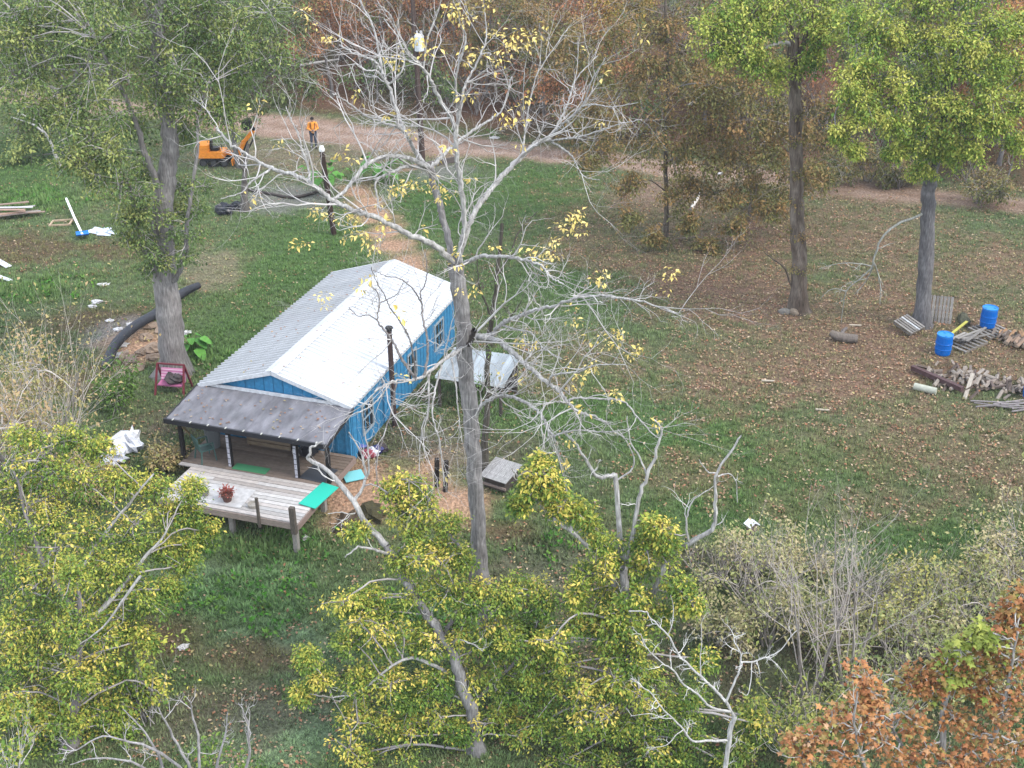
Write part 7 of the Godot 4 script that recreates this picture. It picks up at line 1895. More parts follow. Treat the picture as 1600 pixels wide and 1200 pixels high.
	limb(t, "limb", [Vector3(-3.4, 5.61, -24.8), Vector3(-3.29, 5.83, -24.8), Vector3(-3.29, 6.32, -24.8), Vector3(-3.35, 6.87, -24.9)], 0.035, 0.012)
	limb(t, "limb", [Vector3(-3.63, 4.86, -24.5), Vector3(-3.75, 4.97, -24.3), Vector3(-3.95, 5.07, -24.2), Vector3(-4.2, 5.1, -24.1)], 0.02, 0.008)
	limb(t, "limb", [Vector3(-2.79, 3.96, -24.1), Vector3(-2.99, 4.18, -23.9), Vector3(-3.19, 4.34, -23.8), Vector3(-3.48, 4.53, -23.6), Vector3(-3.65, 4.44, -23.5), Vector3(-3.78, 4.32, -23.5)], 0.045, 0.012)
	limb(t, "limb", [Vector3(-1.66, 1.91, -23.6), Vector3(-1.2, 2.87, -23.8), Vector3(-0.96, 3.81, -24), Vector3(-1.63, 4.67, -24.3), Vector3(-1.99, 5.35, -24.6), Vector3(-2.36, 5.75, -24.8)], 0.07, 0.02, grey_a, grey_b)
	limb(t, "limb", [Vector3(-1.19, 0.73, -23.4), Vector3(-1.8, 1.47, -23.2), Vector3(-2.52, 1.82, -23), Vector3(-3.58, 1.05, -22.8), Vector3(-4.17, 0.94, -22.7)], 0.06, 0.015)
	limb(t, "limb", [Vector3(-1, 0.23, -23.3), Vector3(-0.15, 1.12, -23.4), Vector3(0.45, 1.91, -23.6), Vector3(0.75, 3.05, -23.8)], 0.06, 0.015, grey_a, grey_b)
	limb(t, "limb", [Vector3(-1.5, 1.88, -23.4), Vector3(-1.26, 2.3, -23.1), Vector3(-0.95, 2.37, -22.9), Vector3(-0.66, 2.21, -22.8)], 0.025, 0.008)
	sprout(t, 0.9, 0.6, 1, 0.2)
	t.ca = grey_a
	t.cb = grey_b
	for a in [[Vector3(-2.36, 5.55, -24.7), 0.30], [Vector3(-2.74, 5.38, -24.7), 0.24], [Vector3(-2, 5, -24.6), 0.36], [Vector3(-2.52, 4.89, -24.5), 0.36], [Vector3(-1.48, 4.61, -24.4), 0.36], [Vector3(-2.22, 4.39, -24.2), 0.41], [Vector3(-1.63, 4.1, -24.1), 0.44], [Vector3(-2.52, 3.81, -24), 0.39], [Vector3(-1.18, 3.99, -24), 0.33], [Vector3(-3.54, 4.56, -24.2), 0.24], [Vector3(-3.33, 3.2, -23.6), 0.41], [Vector3(-3.69, 2.98, -23.4), 0.41], [Vector3(-2.97, 2.73, -23.5), 0.51], [Vector3(-2.23, 3.12, -23.7), 0.51], [Vector3(-1.49, 3.23, -23.8), 0.54], [Vector3(-0.75, 3.05, -23.8), 0.51], [Vector3(0, 3.16, -23.9), 0.48], [Vector3(0.6, 2.98, -23.9), 0.39], [Vector3(-3.71, 2.22, -23.2), 0.45], [Vector3(-2.99, 1.96, -23.3), 0.54], [Vector3(-2.1, 1.98, -23.5), 0.57], [Vector3(-1.2, 2.09, -23.6), 0.54], [Vector3(-0.3, 2.2, -23.7), 0.54], [Vector3(0.45, 2.13, -23.8), 0.45], [Vector3(-3.59, 1.26, -23), 0.45], [Vector3(-2.86, 0.98, -23.1), 0.54], [Vector3(-1.97, 0.9, -23.2), 0.58], [Vector3(-1.07, 0.92, -23.4), 0.55], [Vector3(-0.15, 1.03, -23.5), 0.52], [Vector3(-3.78, 0.28, -22.8), 0.48], [Vector3(-2.89, -0.01, -22.9), 0.55], [Vector3(-1.99, -0.1, -23), 0.58], [Vector3(-1.08, -0.28, -23.2), 0.52], [Vector3(-0.15, -0.17, -23.3), 0.52], [Vector3(0.61, 0.34, -23.4), 0.46], [Vector3(-3.37, -0.92, -22.7), 0.52], [Vector3(-2.31, -1.12, -22.8), 0.56], [Vector3(-1.24, -1.21, -22.9), 0.53], [Vector3(-0.16, -1.21, -23), 0.53], [Vector3(-3.99, -1.02, -22.7), 0.37], [Vector3(-4.75, 1.82, -23), 0.33], [Vector3(-4.95, 0.96, -22.9), 0.27], [Vector3(-4.47, 1.34, -22.9), 0.30]]:
		blob(t, a[0], a[1] * 0.94, 16, 10, 8, 0.084, pal_gold, 0.42)
	for a in [[Vector3(-3.83, 3.46, -23), 0.23], [Vector3(-3.5, 2.92, -23), 0.26], [Vector3(-3.07, 2.74, -23), 0.26], [Vector3(-2.57, 2.57, -23.1), 0.26], [Vector3(-2.81, 1.32, -22.7), 0.27], [Vector3(-3.59, 0.35, -22.5), 0.27], [Vector3(-3.84, -0.34, -22.4), 0.27], [Vector3(-2.42, -0.13, -22.6), 0.27], [Vector3(-1.61, 4.09, -23.6), 0.23], [Vector3(-2.33, 5.82, -24.4), 0.20], [Vector3(-2.85, 5.47, -24.4), 0.18], [Vector3(-2.05, 5.08, -24.2), 0.20], [Vector3(-1.78, 2.11, -23.1), 0.24], [Vector3(0.15, -0.31, -22.8), 0.27], [Vector3(-2.11, 4.26, -23.6), 0.23], [Vector3(-1.66, 0.28, -22.8), 0.24], [Vector3(-0.61, -0.01, -22.9), 0.24]]:
		blob(t, a[0], a[1] * 1.7, 8, 6, 5, 0.10, pal_gold, 0.68)
	for a in [[Vector3(-1.04, 2.91, -23.5), 0.39], [Vector3(-0.15, 3.02, -23.6), 0.39], [Vector3(0.6, 2.83, -23.6), 0.33], [Vector3(-0.6, 1.88, -23.4), 0.39], [Vector3(-1.65, 1.17, -23.1), 0.36], [Vector3(-1.22, -0.21, -22.9), 0.40], [Vector3(-2.41, 0.58, -22.9), 0.36], [Vector3(0, 0.71, -23.2), 0.36]]:
		blob(t, a[0], a[1] * 0.94, 16, 10, 8, 0.084, pal_gold, 0.22)
	finish(t)
	# tree with white stems to the right of it
	t = plant("white_stemmed_tree", "tree with forked white stems and yellow-green lower crown, right of centre", "tree", on(Vector3(2.88, -0.78, -23.33)), pale_a, pale_b)
	limb(t, "trunk", [Vector3(2.89, -0.88, -23.33), Vector3(2.85, 0.4, -23.33), Vector3(2.78, 1.56, -23.33), Vector3(2.68, 2.91, -23.33), Vector3(2.56, 3.75, -23.33), Vector3(2.49, 4.14, -23.33)], 0.15, 0.09, cv(0.2, 0.19, 0.18), cv(0.4, 0.39, 0.38))
	limb(t, "limb", [Vector3(2.57, 3.63, -24), Vector3(2.48, 4.53, -24.2), Vector3(2.36, 5.83, -24.4), Vector3(2.25, 5.92, -24.4), Vector3(1.94, 5.96, -24.3), Vector3(1.68, 6.39, -24.3), Vector3(1.43, 6.79, -24.3), Vector3(1.14, 7.16, -24.3)], 0.08, 0.018)
	limb(t, "limb", [Vector3(2.62, 3.54, -24), Vector3(2.65, 4.06, -23.9), Vector3(2.72, 4.5, -23.9), Vector3(2.87, 5.55, -24), Vector3(3.04, 6.08, -24.1), Vector3(3.21, 6.73, -24.2), Vector3(3.32, 7.16, -24.3), Vector3(3.11, 7.44, -24.3)], 0.075, 0.018)
	limb(t, "limb", [Vector3(3.04, 6.08, -24.1), Vector3(2.87, 6.46, -24.3), Vector3(2.65, 6.82, -24.4), Vector3(2.56, 7.41, -24.5)], 0.025, 0.01)
	limb(t, "limb", [Vector3(2.36, 5.78, -24.4), Vector3(2.77, 6.03, -24.6), Vector3(2.69, 6.48, -24.7), Vector3(2.39, 6.92, -24.8)], 0.025, 0.01)
	limb(t, "limb", [Vector3(3.24, 2.81, -24), Vector3(3.41, 3.5, -23.8), Vector3(3.61, 4.18, -23.7), Vector3(3.99, 4.7, -23.5), Vector3(4.45, 5.14, -23.4), Vector3(4.5, 5.59, -23.4), Vector3(4.47, 6.01, -23.4), Vector3(4.48, 6.58, -23.5), Vector3(4.82, 7.15, -23.6), Vector3(4.95, 7.42, -23.6)], 0.085, 0.016)
	limb(t, "limb", [Vector3(2.75, 1.97, -24), Vector3(3.04, 2.35, -24), Vector3(3.24, 2.81, -24)], 0.09, 0.085)
	limb(t, "limb", [Vector3(3.99, 4.7, -23.5), Vector3(3.87, 5.26, -23.4), Vector3(3.89, 5.59, -23.4), Vector3(4.01, 5.93, -23.4), Vector3(4.34, 6.11, -23.5)], 0.03, 0.01)
	limb(t, "limb", [Vector3(4.49, 6.52, -23.5), Vector3(4.29, 6.61, -23.4), Vector3(4.12, 6.83, -23.3), Vector3(4.03, 6.99, -23.3)], 0.02, 0.008)
	limb(t, "limb", [Vector3(4.5, 6.44, -23.5), Vector3(4.75, 6.46, -23.6), Vector3(4.95, 6.2, -23.7), Vector3(5.05, 5.59, -23.8)], 0.02, 0.008)
	limb(t, "limb", [Vector3(2.37, 3.41, -23.8), Vector3(1.89, 4.33, -23.6), Vector3(1.24, 5.14, -23.4), Vector3(0.85, 5.57, -23.3), Vector3(0.6, 5.92, -23.2), Vector3(0.18, 6.61, -23.1), Vector3(0, 6.94, -23)], 0.065, 0.018)
	limb(t, "limb", [Vector3(1.33, 5.05, -23.4), Vector3(1.28, 5.7, -23.5), Vector3(1.15, 6.3, -23.6), Vector3(1.01, 6.89, -23.7), Vector3(0.84, 7.31, -23.8)], 0.035, 0.01)
	limb(t, "limb", [Vector3(2.59, 2.9, -24), Vector3(2.38, 3.32, -23.8), Vector3(2.3, 3.38, -23.8)], 0.07, 0.06)
	sprout(t, 1.3, 0.55, 1, 0.3, 0.45)
	t.ca = grey_a
	t.cb = grey_b
	for a in [[Vector3(0.55, 6.68, -23.1), 0.25], [Vector3(0.34, 6.34, -23), 0.22], [Vector3(0.83, 6.38, -23.2), 0.25], [Vector3(0.62, 6.94, -23.2), 0.19], [Vector3(0.98, 5.82, -23.3), 0.25], [Vector3(0.14, 6.01, -23), 0.17], [Vector3(1.42, 5.53, -23.5), 0.23], [Vector3(1.72, 5.13, -23.6), 0.26], [Vector3(2.03, 4.55, -23.7), 0.29], [Vector3(3.18, 5, -23.8), 0.26], [Vector3(3.46, 4.79, -23.6), 0.26], [Vector3(2.92, 4.48, -23.8), 0.29], [Vector3(3.35, 4.37, -23.7), 0.32], [Vector3(2.21, 3.95, -23.8), 0.38], [Vector3(1.76, 3.74, -23.6), 0.38], [Vector3(2.95, 3.77, -23.8), 0.35], [Vector3(1.47, 3.27, -23.5), 0.38], [Vector3(2.08, 3.12, -23.7), 0.42], [Vector3(2.84, 3.05, -23.8), 0.39], [Vector3(3.82, 3.45, -23.5), 0.29], [Vector3(4.13, 3.07, -23.4), 0.24], [Vector3(1.95, 2.47, -23.6), 0.42], [Vector3(2.72, 2.13, -23.8), 0.42], [Vector3(3.43, 2.65, -23.6), 0.33], [Vector3(1.49, 2.43, -23.4), 0.36], [Vector3(2.28, 1.53, -23.6), 0.46], [Vector3(2.69, 3.49, -23.2), 0.29], [Vector3(2.49, 2.94, -23.1), 0.35], [Vector3(2.95, 2.3, -23.1), 0.38], [Vector3(2.6, 1.82, -23), 0.39], [Vector3(2.84, 1.26, -23), 0.39], [Vector3(2.28, 2.48, -23.1), 0.38]]:
		blob(t, a[0], a[1] * 1.1, 14, 9, 7, 0.095, pal_gold, 0.42)
	for a in [[Vector3(0.61, 6.88, -22.9), 0.19], [Vector3(0.48, 6.56, -22.9), 0.16], [Vector3(0.9, 6.19, -23.1), 0.19], [Vector3(3.3, 5.02, -23.5), 0.20], [Vector3(3.05, 4.44, -23.6), 0.20], [Vector3(4.08, 3.31, -23.2), 0.18], [Vector3(2.17, 4.33, -23.5), 0.20], [Vector3(1.12, 5.89, -23.2), 0.17]]:
		blob(t, a[0], a[1] * 1.7, 8, 6, 5, 0.10, pal_gold, 0.68)
	for a in [[Vector3(0, 2.22, -23.2), 0.39], [Vector3(0.6, 1.85, -23.2), 0.42], [Vector3(1.2, 1.47, -23.2), 0.45], [Vector3(0.45, 1.17, -23.1), 0.39], [Vector3(1.05, 0.88, -23), 0.45], [Vector3(1.8, 0.96, -22.9), 0.45], [Vector3(2.4, 0.96, -22.9), 0.42], [Vector3(0.76, 0.08, -22.8), 0.45], [Vector3(1.51, -0.03, -22.7), 0.48], [Vector3(2.42, -0.03, -22.7), 0.45], [Vector3(3.16, 1.17, -23.1), 0.42], [Vector3(3.61, 0.47, -22.8), 0.45], [Vector3(3, 0.26, -22.6), 0.45], [Vector3(1.22, -0.83, -22.5), 0.49], [Vector3(2.28, -0.83, -22.5), 0.46], [Vector3(3.34, -0.63, -22.5), 0.46], [Vector3(4.23, -0.13, -22.6), 0.42], [Vector3(4.21, 0.77, -22.9), 0.39], [Vector3(3.94, -0.74, -22.4), 0.42], [Vector3(5.45, -0.44, -22.5), 0.42], [Vector3(5.74, 0.28, -22.8), 0.39], [Vector3(5, -0.74, -22.4), 0.42], [Vector3(4.47, 1.74, -23.1), 0.33], [Vector3(0.89, 2.13, -23.2), 0.30]]:
		blob(t, a[0], a[1] * 0.94, 16, 10, 8, 0.084, pal_gold, 0.33)
	for a in [[Vector3(0.87, 2.54, -22.8), 0.23], [Vector3(1.54, 1.29, -22.4), 0.23], [Vector3(1.99, 0.91, -22.3), 0.24], [Vector3(2.34, 1.68, -22.5), 0.23], [Vector3(2.94, 1.2, -22.4), 0.21], [Vector3(1.7, 0.62, -22.2), 0.21], [Vector3(3.21, -0.16, -22.2), 0.21], [Vector3(5.83, 0.35, -22.5), 0.21]]:
		blob(t, a[0], a[1] * 1.7, 8, 6, 5, 0.10, pal_gold, 0.68)
	finish(t)
	# bare white tree at the bottom
	t = plant("white_bare_tree", "small crooked bare tree with white branches at the bottom centre right", "tree", on(Vector3(4.92, -0.93, -21.79)), pale_b * 0.85, cv(0.70, 0.69, 0.67))
	t.thin = 0.68
	limb(t, "trunk", [Vector3(4.94, -1.16, -21.8), Vector3(4.93, -0.19, -21.8), Vector3(4.95, 0.6, -21.8), Vector3(5.02, 1.2, -21.8)], 0.085, 0.07)
	limb(t, "limb", [Vector3(5.01, 1.16, -21.8), Vector3(4.77, 1.69, -21.7), Vector3(4.45, 2.14, -21.6), Vector3(4.12, 2.57, -21.5), Vector3(3.64, 3.17, -21.4), Vector3(3.45, 3.55, -21.4), Vector3(3.32, 3.78, -21.4), Vector3(2.94, 4.21, -21.4), Vector3(2.81, 4.4, -21.4), Vector3(2.46, 4.4, -21.4)], 0.055, 0.012)
	limb(t, "limb", [Vector3(4.77, 1.69, -21.7), Vector3(4.97, 2.26, -21.8), Vector3(5.05, 2.63, -21.9), Vector3(5.03, 2.89, -21.9), Vector3(4.88, 3.15, -22), Vector3(4.92, 3.25, -22), Vector3(5.12, 3.34, -22)], 0.04, 0.012)
	limb(t, "limb", [Vector3(5.05, 2.63, -21.9), Vector3(5.4, 2.58, -22), Vector3(5.68, 2.61, -22.1), Vector3(5.96, 2.29, -22.2), Vector3(6.24, 1.84, -22.3)], 0.03, 0.01)
	limb(t, "limb", [Vector3(5.68, 2.61, -22.1), Vector3(5.99, 2.74, -22.2), Vector3(6.2, 3.02, -22.3), Vector3(6.35, 3.12, -22.4)], 0.022, 0.008)
	limb(t, "limb", [Vector3(5.33, 2.58, -22), Vector3(5.3, 2.17, -21.8), Vector3(5.21, 1.98, -21.6), Vector3(5.09, 2.03, -21.6)], 0.02, 0.008)
	limb(t, "limb", [Vector3(4.88, 1.4, -21.7), Vector3(4.42, 1.7, -21.5), Vector3(4.05, 2.24, -21.3), Vector3(3.72, 2.59, -21.2), Vector3(3.45, 3.06, -21.1), Vector3(3.17, 3.36, -21), Vector3(2.82, 3.83, -20.9), Vector3(2.67, 4.2, -20.9)], 0.045, 0.01)
	limb(t, "limb", [Vector3(4.93, 0.47, -21.8), Vector3(4.46, 0.74, -21.5), Vector3(4.02, 0.92, -21.3), Vector3(3.79, 1.33, -21.2), Vector3(3.51, 1.75, -21.1), Vector3(3.23, 2.14, -21), Vector3(2.97, 2.62, -20.9), Vector3(2.73, 2.81, -20.9), Vector3(2.52, 3.02, -20.9)], 0.045, 0.01)
	limb(t, "limb", [Vector3(3.51, 1.75, -21.1), Vector3(3.27, 1.84, -21), Vector3(2.97, 2.05, -20.9), Vector3(2.55, 2.07, -20.8)], 0.02, 0.007)
	limb(t, "limb", [Vector3(3.79, 1.33, -21.2), Vector3(3.58, 1.33, -21), Vector3(3.35, 1.24, -20.8), Vector3(2.92, 1.28, -20.7)], 0.02, 0.007)
	limb(t, "limb", [Vector3(4.12, 2.57, -21.5), Vector3(4.1, 2.96, -21.6), Vector3(4.12, 3.4, -21.7), Vector3(4.08, 3.76, -21.8)], 0.022, 0.007)
	limb(t, "limb", [Vector3(3.32, 3.78, -21.4), Vector3(3.4, 4.06, -21.4), Vector3(3.42, 4.41, -21.5), Vector3(3.34, 4.74, -21.5)], 0.022, 0.007)
	sprout(t, 2.4, 0.4, 2, 0.15, 0.55, 0.05)
	finish(t)
	# bare branches at the bottom left
	t = plant("bare_bush", "bare white-grey branches poking up at the bottom left edge", "shrub", on(Vector3(-7.22, -0.99, -20.69)), cv(0.30, 0.28, 0.28), cv(0.56, 0.54, 0.54))
	for p in [[Vector3(-7.08, -0.82, -20.5), Vector3(-7.12, 0.69, -20.5), Vector3(-7.64, 1.61, -20.3), Vector3(-8.06, 1.88, -20.2), Vector3(-8.6, 2.15, -20.1), Vector3(-9.15, 1.86, -20), Vector3(-9.52, 1.89, -20)], [Vector3(-7.15, -0.82, -20.5), Vector3(-7.52, 0.6, -20.5), Vector3(-7.71, 1.52, -20.5), Vector3(-7.97, 2.14, -20.5), Vector3(-8.23, 2.53, -20.5)], [Vector3(-7.01, -0.82, -20.5), Vector3(-6.79, 0.88, -20.5), Vector3(-6.78, 1.6, -20.7), Vector3(-6.88, 2.14, -20.8), Vector3(-6.87, 2.49, -20.8)], [Vector3(-7.08, -0.82, -20.5), Vector3(-6.91, 0.89, -20.3), Vector3(-7.15, 2.06, -20.2), Vector3(-7.26, 2.67, -20.1), Vector3(-7.32, 2.93, -20.1)], [Vector3(-6.72, -0.82, -20.5), Vector3(-5.86, 0.69, -20.5), Vector3(-5.63, 1.61, -20.5), Vector3(-5.65, 2.32, -20.5), Vector3(-5.77, 2.7, -20.5)], [Vector3(-6.79, -0.82, -20.5), Vector3(-6.46, 0.78, -20.6), Vector3(-6.2, 1.6, -20.7), Vector3(-6.07, 2.28, -20.7)], [Vector3(-7.15, -0.82, -20.5), Vector3(-7.58, 0.8, -20.2), Vector3(-8.05, 1.54, -20), Vector3(-8.74, 1.72, -19.9), Vector3(-9.26, 1.64, -19.8)]]:
		limb(t, "stem", p, 0.045, 0.01, null, null, 6)
	sprout(t, 1.8, 0.5, 2, 0.25, 0.4)
	finish(t)
	bush("leafy_bush", "small green-yellow bush at the bottom left corner", on(Vector3(-11.71, -0.93, -21.79)), 1.8, 0.9, 9, 2, 4, 0.12, pal_gold, pale_a, pale_b, 0.45)
	bush("leafy_bush", "green bush mixed into the bare branches at the bottom left", on(Vector3(-6.54, -0.94, -21.69)), 1.2, 0.8, 9, 2, 4, 0.11, pal_gold, grey_a, grey_b, 0.25)
	bush("leafy_bush", "yellow-tinged bush under the right flank of the broad yellow-green tree", on(Vector3(-8.91, -0.72, -23.74)), 1.6, 0.7, 9, 2, 5, 0.12, pal_gold, grey_a, grey_b, 0.5)
	# shrubs along the lower right
	var tan_pal := [cv(0.085, 0.12, 0.04), cv(0.165, 0.195, 0.07), cv(0.28, 0.28, 0.11), cv(0.38, 0.32, 0.18)]
	k = 0
	for b in [[Vector3(7.36, -0.67, -24.11), 5.0, 1.0, 6, 3, 0, 0.4, "tall bare grey bush in the lower right, left one of two"], [Vector3(8.3, -0.64, -24.34), 5.2, 1.3, 6, 3, 0, 0.4, "tall bare grey bush in the lower right, right one of two"], [Vector3(9.49, -0.13, -27.29), 2.4, 0.8, 9, 2, 1, 0.6, "slim pale bush at the lawn edge in the lower right"],
			[Vector3(6.72, -0.33, -26.18), 2.8, 1.2, 11, 2, 3, 0.55, "tan-leaved bush right of the crooked white tree"], [Vector3(6.14, 0, -27.97), 1.8, 1.1, 10, 2, 3, 0.6, "tan-leaved bush just below the white birdhouse"], [Vector3(5.36, 0.02, -28.09), 1.5, 1.1, 11, 2, 1, 0.1, "dark bare bush between the white stems and the birdhouse"], [Vector3(7.81, 0.09, -28.46), 1.6, 0.9, 9, 2, 2, 0.7, "sparse pale bush at the lawn edge right of the birdhouse"],
			[Vector3(10.56, -0.24, -26.74), 2.0, 1.3, 13, 2, 4, 0.7, "green-yellow bush at the lawn edge, middle of the lower right"], [Vector3(9.82, -0.51, -25.14), 2.2, 1.4, 12, 2, 3, 0.45, "olive bush below the green-yellow bush"], [Vector3(11.99, -0.19, -26.97), 1.8, 1.4, 12, 2, 3, 0.5, "grey-tan bush left of the orange sycamore leaves"], [Vector3(13.29, -0.13, -27.29), 2.3, 1.3, 12, 2, 4, 0.65, "yellow-tan bush at the right edge below the lawn"],
			[Vector3(14.28, 0.13, -28.7), 2.2, 1.2, 12, 2, 4, 0.8, "yellow bush at the right edge, highest of the lower right bushes"], [Vector3(11.12, -0.51, -25.14), 2.0, 1.4, 12, 2, 3, 0.4, "dull olive bush behind the sycamore"], [Vector3(8.69, -0.8, -23.14), 2.2, 1.4, 12, 2, 3, 0.35, "dark olive bush below the tall grey bushes"], [Vector3(6.63, -0.82, -22.92), 2.0, 1.2, 12, 2, 4, 0.25, "green bush right of the crooked white tree's foot"], [Vector3(12.22, -0.58, -24.72), 2.2, 1.4, 12, 2, 3, 0.5, "tan bush behind the sycamore at the right edge"], [Vector3(8.23, -0.33, -26.18), 1.8, 1.2, 10, 2, 2, 0.5, "straggly tan bush between the two tall grey bushes"], [Vector3(5.37, -0.33, -26.18), 1.5, 0.9, 10, 2, 4, 0.7, "pinkish tan bush beside the white stemmed tree"]]:
		bush("lawn_edge_bush", b[7], on(b[0]), b[1], b[2], b[3], b[4], b[5], 0.11, ([cv(0.09, 0.14, 0.03), cv(0.2, 0.22, 0.05), cv(0.34, 0.30, 0.09)] if k == 7 or k == 14 else tan_pal), cv(0.26, 0.225, 0.20), cv(0.50, 0.45, 0.41), b[6] + 0.05, "", 3, 0 if b[5] < 2 else 5)
		k += 1
	# sycamore leaves near the camera
	t = plant("sycamore", "orange and rust leaved sycamore in the bottom right corner", "tree", Vector3(7.94, -1, -16.29), cv(0.30, 0.28, 0.26), cv(0.52, 0.50, 0.47))
	limb(t, "trunk", [Vector3(7.56, 0.04, -15.5), Vector3(7.28, 2.7, -15.5), Vector3(7.14, 4.52, -15.5), Vector3(7.05, 5.66, -15.5), Vector3(6.97, 6.66, -15.6), Vector3(6.95, 7.37, -15.7)], 0.12, 0.03)
	limb(t, "limb", [Vector3(7.22, 3.48, -15.5), Vector3(6.11, 5.16, -15.3), Vector3(5.59, 6.22, -15.2), Vector3(5.4, 6.89, -15.2), Vector3(5.37, 7.53, -15.2)], 0.05, 0.012)
	limb(t, "limb", [Vector3(7.16, 4.23, -15.5), Vector3(7.55, 5.62, -15.4), Vector3(7.78, 6.71, -15.4), Vector3(7.79, 7.74, -15.4), Vector3(7.81, 8.41, -15.5)], 0.06, 0.015)
	limb(t, "limb", [Vector3(7.1, 4.96, -15.5), Vector3(6.56, 5.75, -15.7), Vector3(5.93, 6.75, -15.8), Vector3(5.66, 7.28, -15.8)], 0.04, 0.01)
	limb(t, "limb", [Vector3(7.28, 1.9, -15.5), Vector3(5.29, 4.83, -15.2), Vector3(4.58, 6.32, -15.1)], 0.05, 0.012)
	sprout(t, 1.6, 0.45, 1, 0.3, 0.3)
	var syc_spots := []
	for a in [[Vector3(5.62, 7.37, -15.7), 0.14], [Vector3(5.81, 7.04, -15.7), 0.14], [Vector3(5.41, 7.01, -15.5), 0.14], [Vector3(5.51, 6.67, -15.3), 0.16], [Vector3(5.08, 6.8, -15.3), 0.14], [Vector3(5.81, 6.84, -15.4), 0.14], [Vector3(4.77, 6.62, -15.2), 0.12], [Vector3(4.72, 6.22, -15.2), 0.14], [Vector3(5.33, 6.22, -15.2), 0.16], [Vector3(5.95, 6.4, -15.3), 0.16], [Vector3(6.49, 6.62, -15.5), 0.14], [Vector3(6.73, 6.17, -15.4), 0.17], [Vector3(7.08, 6.75, -15.5), 0.14], [Vector3(7.51, 6.44, -15.4), 0.16], [Vector3(7.85, 6.84, -15.4), 0.18], [Vector3(8.1, 6.4, -15.3), 0.18], [Vector3(7.76, 5.99, -15.3), 0.17], [Vector3(7.04, 5.99, -15.3), 0.17], [Vector3(6.31, 5.99, -15.3), 0.14], [Vector3(7.99, 7.23, -15.4), 0.16], [Vector3(7.59, 7.08, -15.5), 0.14], [Vector3(7.33, 6.13, -15.3), 0.14], [Vector3(4.48, 6.49, -15.2), 0.08]]:
		blob(t, a[0], a[1] * 1.3, 12, 4, 3, 0.088, pal_syc, 0.52, 0.8, true)
	for a in [[Vector3(6.56, 7.41, -15.8), 0.16], [Vector3(6.95, 7.54, -15.8), 0.18], [Vector3(6.39, 7.15, -15.8), 0.14], [Vector3(7.17, 7.24, -15.7), 0.16], [Vector3(6.77, 7.17, -15.7), 0.14], [Vector3(7.45, 8, -15.7), 0.16], [Vector3(7.73, 8.13, -15.7), 0.18], [Vector3(7.95, 7.83, -15.6), 0.18], [Vector3(7.67, 7.71, -15.6), 0.16], [Vector3(7.88, 8.44, -15.7), 0.16], [Vector3(7.87, 8.67, -15.8), 0.14], [Vector3(7.91, 8.98, -15.8), 0.14], [Vector3(7.75, 8.49, -15.8), 0.12], [Vector3(7.31, 7.62, -15.7), 0.14], [Vector3(7.53, 7.32, -15.6), 0.14]]:
		blob(t, a[0], a[1] * 1.2, 12, 4, 3, 0.09, [cv(0.12, 0.19, 0.03), cv(0.20, 0.18, 0.05), cv(0.27, 0.13, 0.05), cv(0.30, 0.12, 0.05)], 0.6, 0.8, true)
	for a in [[Vector3(7.13, 8.21, -15.6), 0.14], [Vector3(7.25, 8.39, -15.6), 0.12], [Vector3(7.01, 8.02, -15.6), 0.12], [Vector3(7.39, 8.29, -15.5), 0.10], [Vector3(6.89, 7.75, -15.7), 0.10], [Vector3(7, 7.45, -15.6), 0.08]]:
		blob(t, a[0], a[1] * 1.2, 8, 3, 3, 0.105, [cv(0.14, 0.20, 0.035), cv(0.26, 0.28, 0.06)], 0.5, 0.8, true)
	finish(t, "crown")


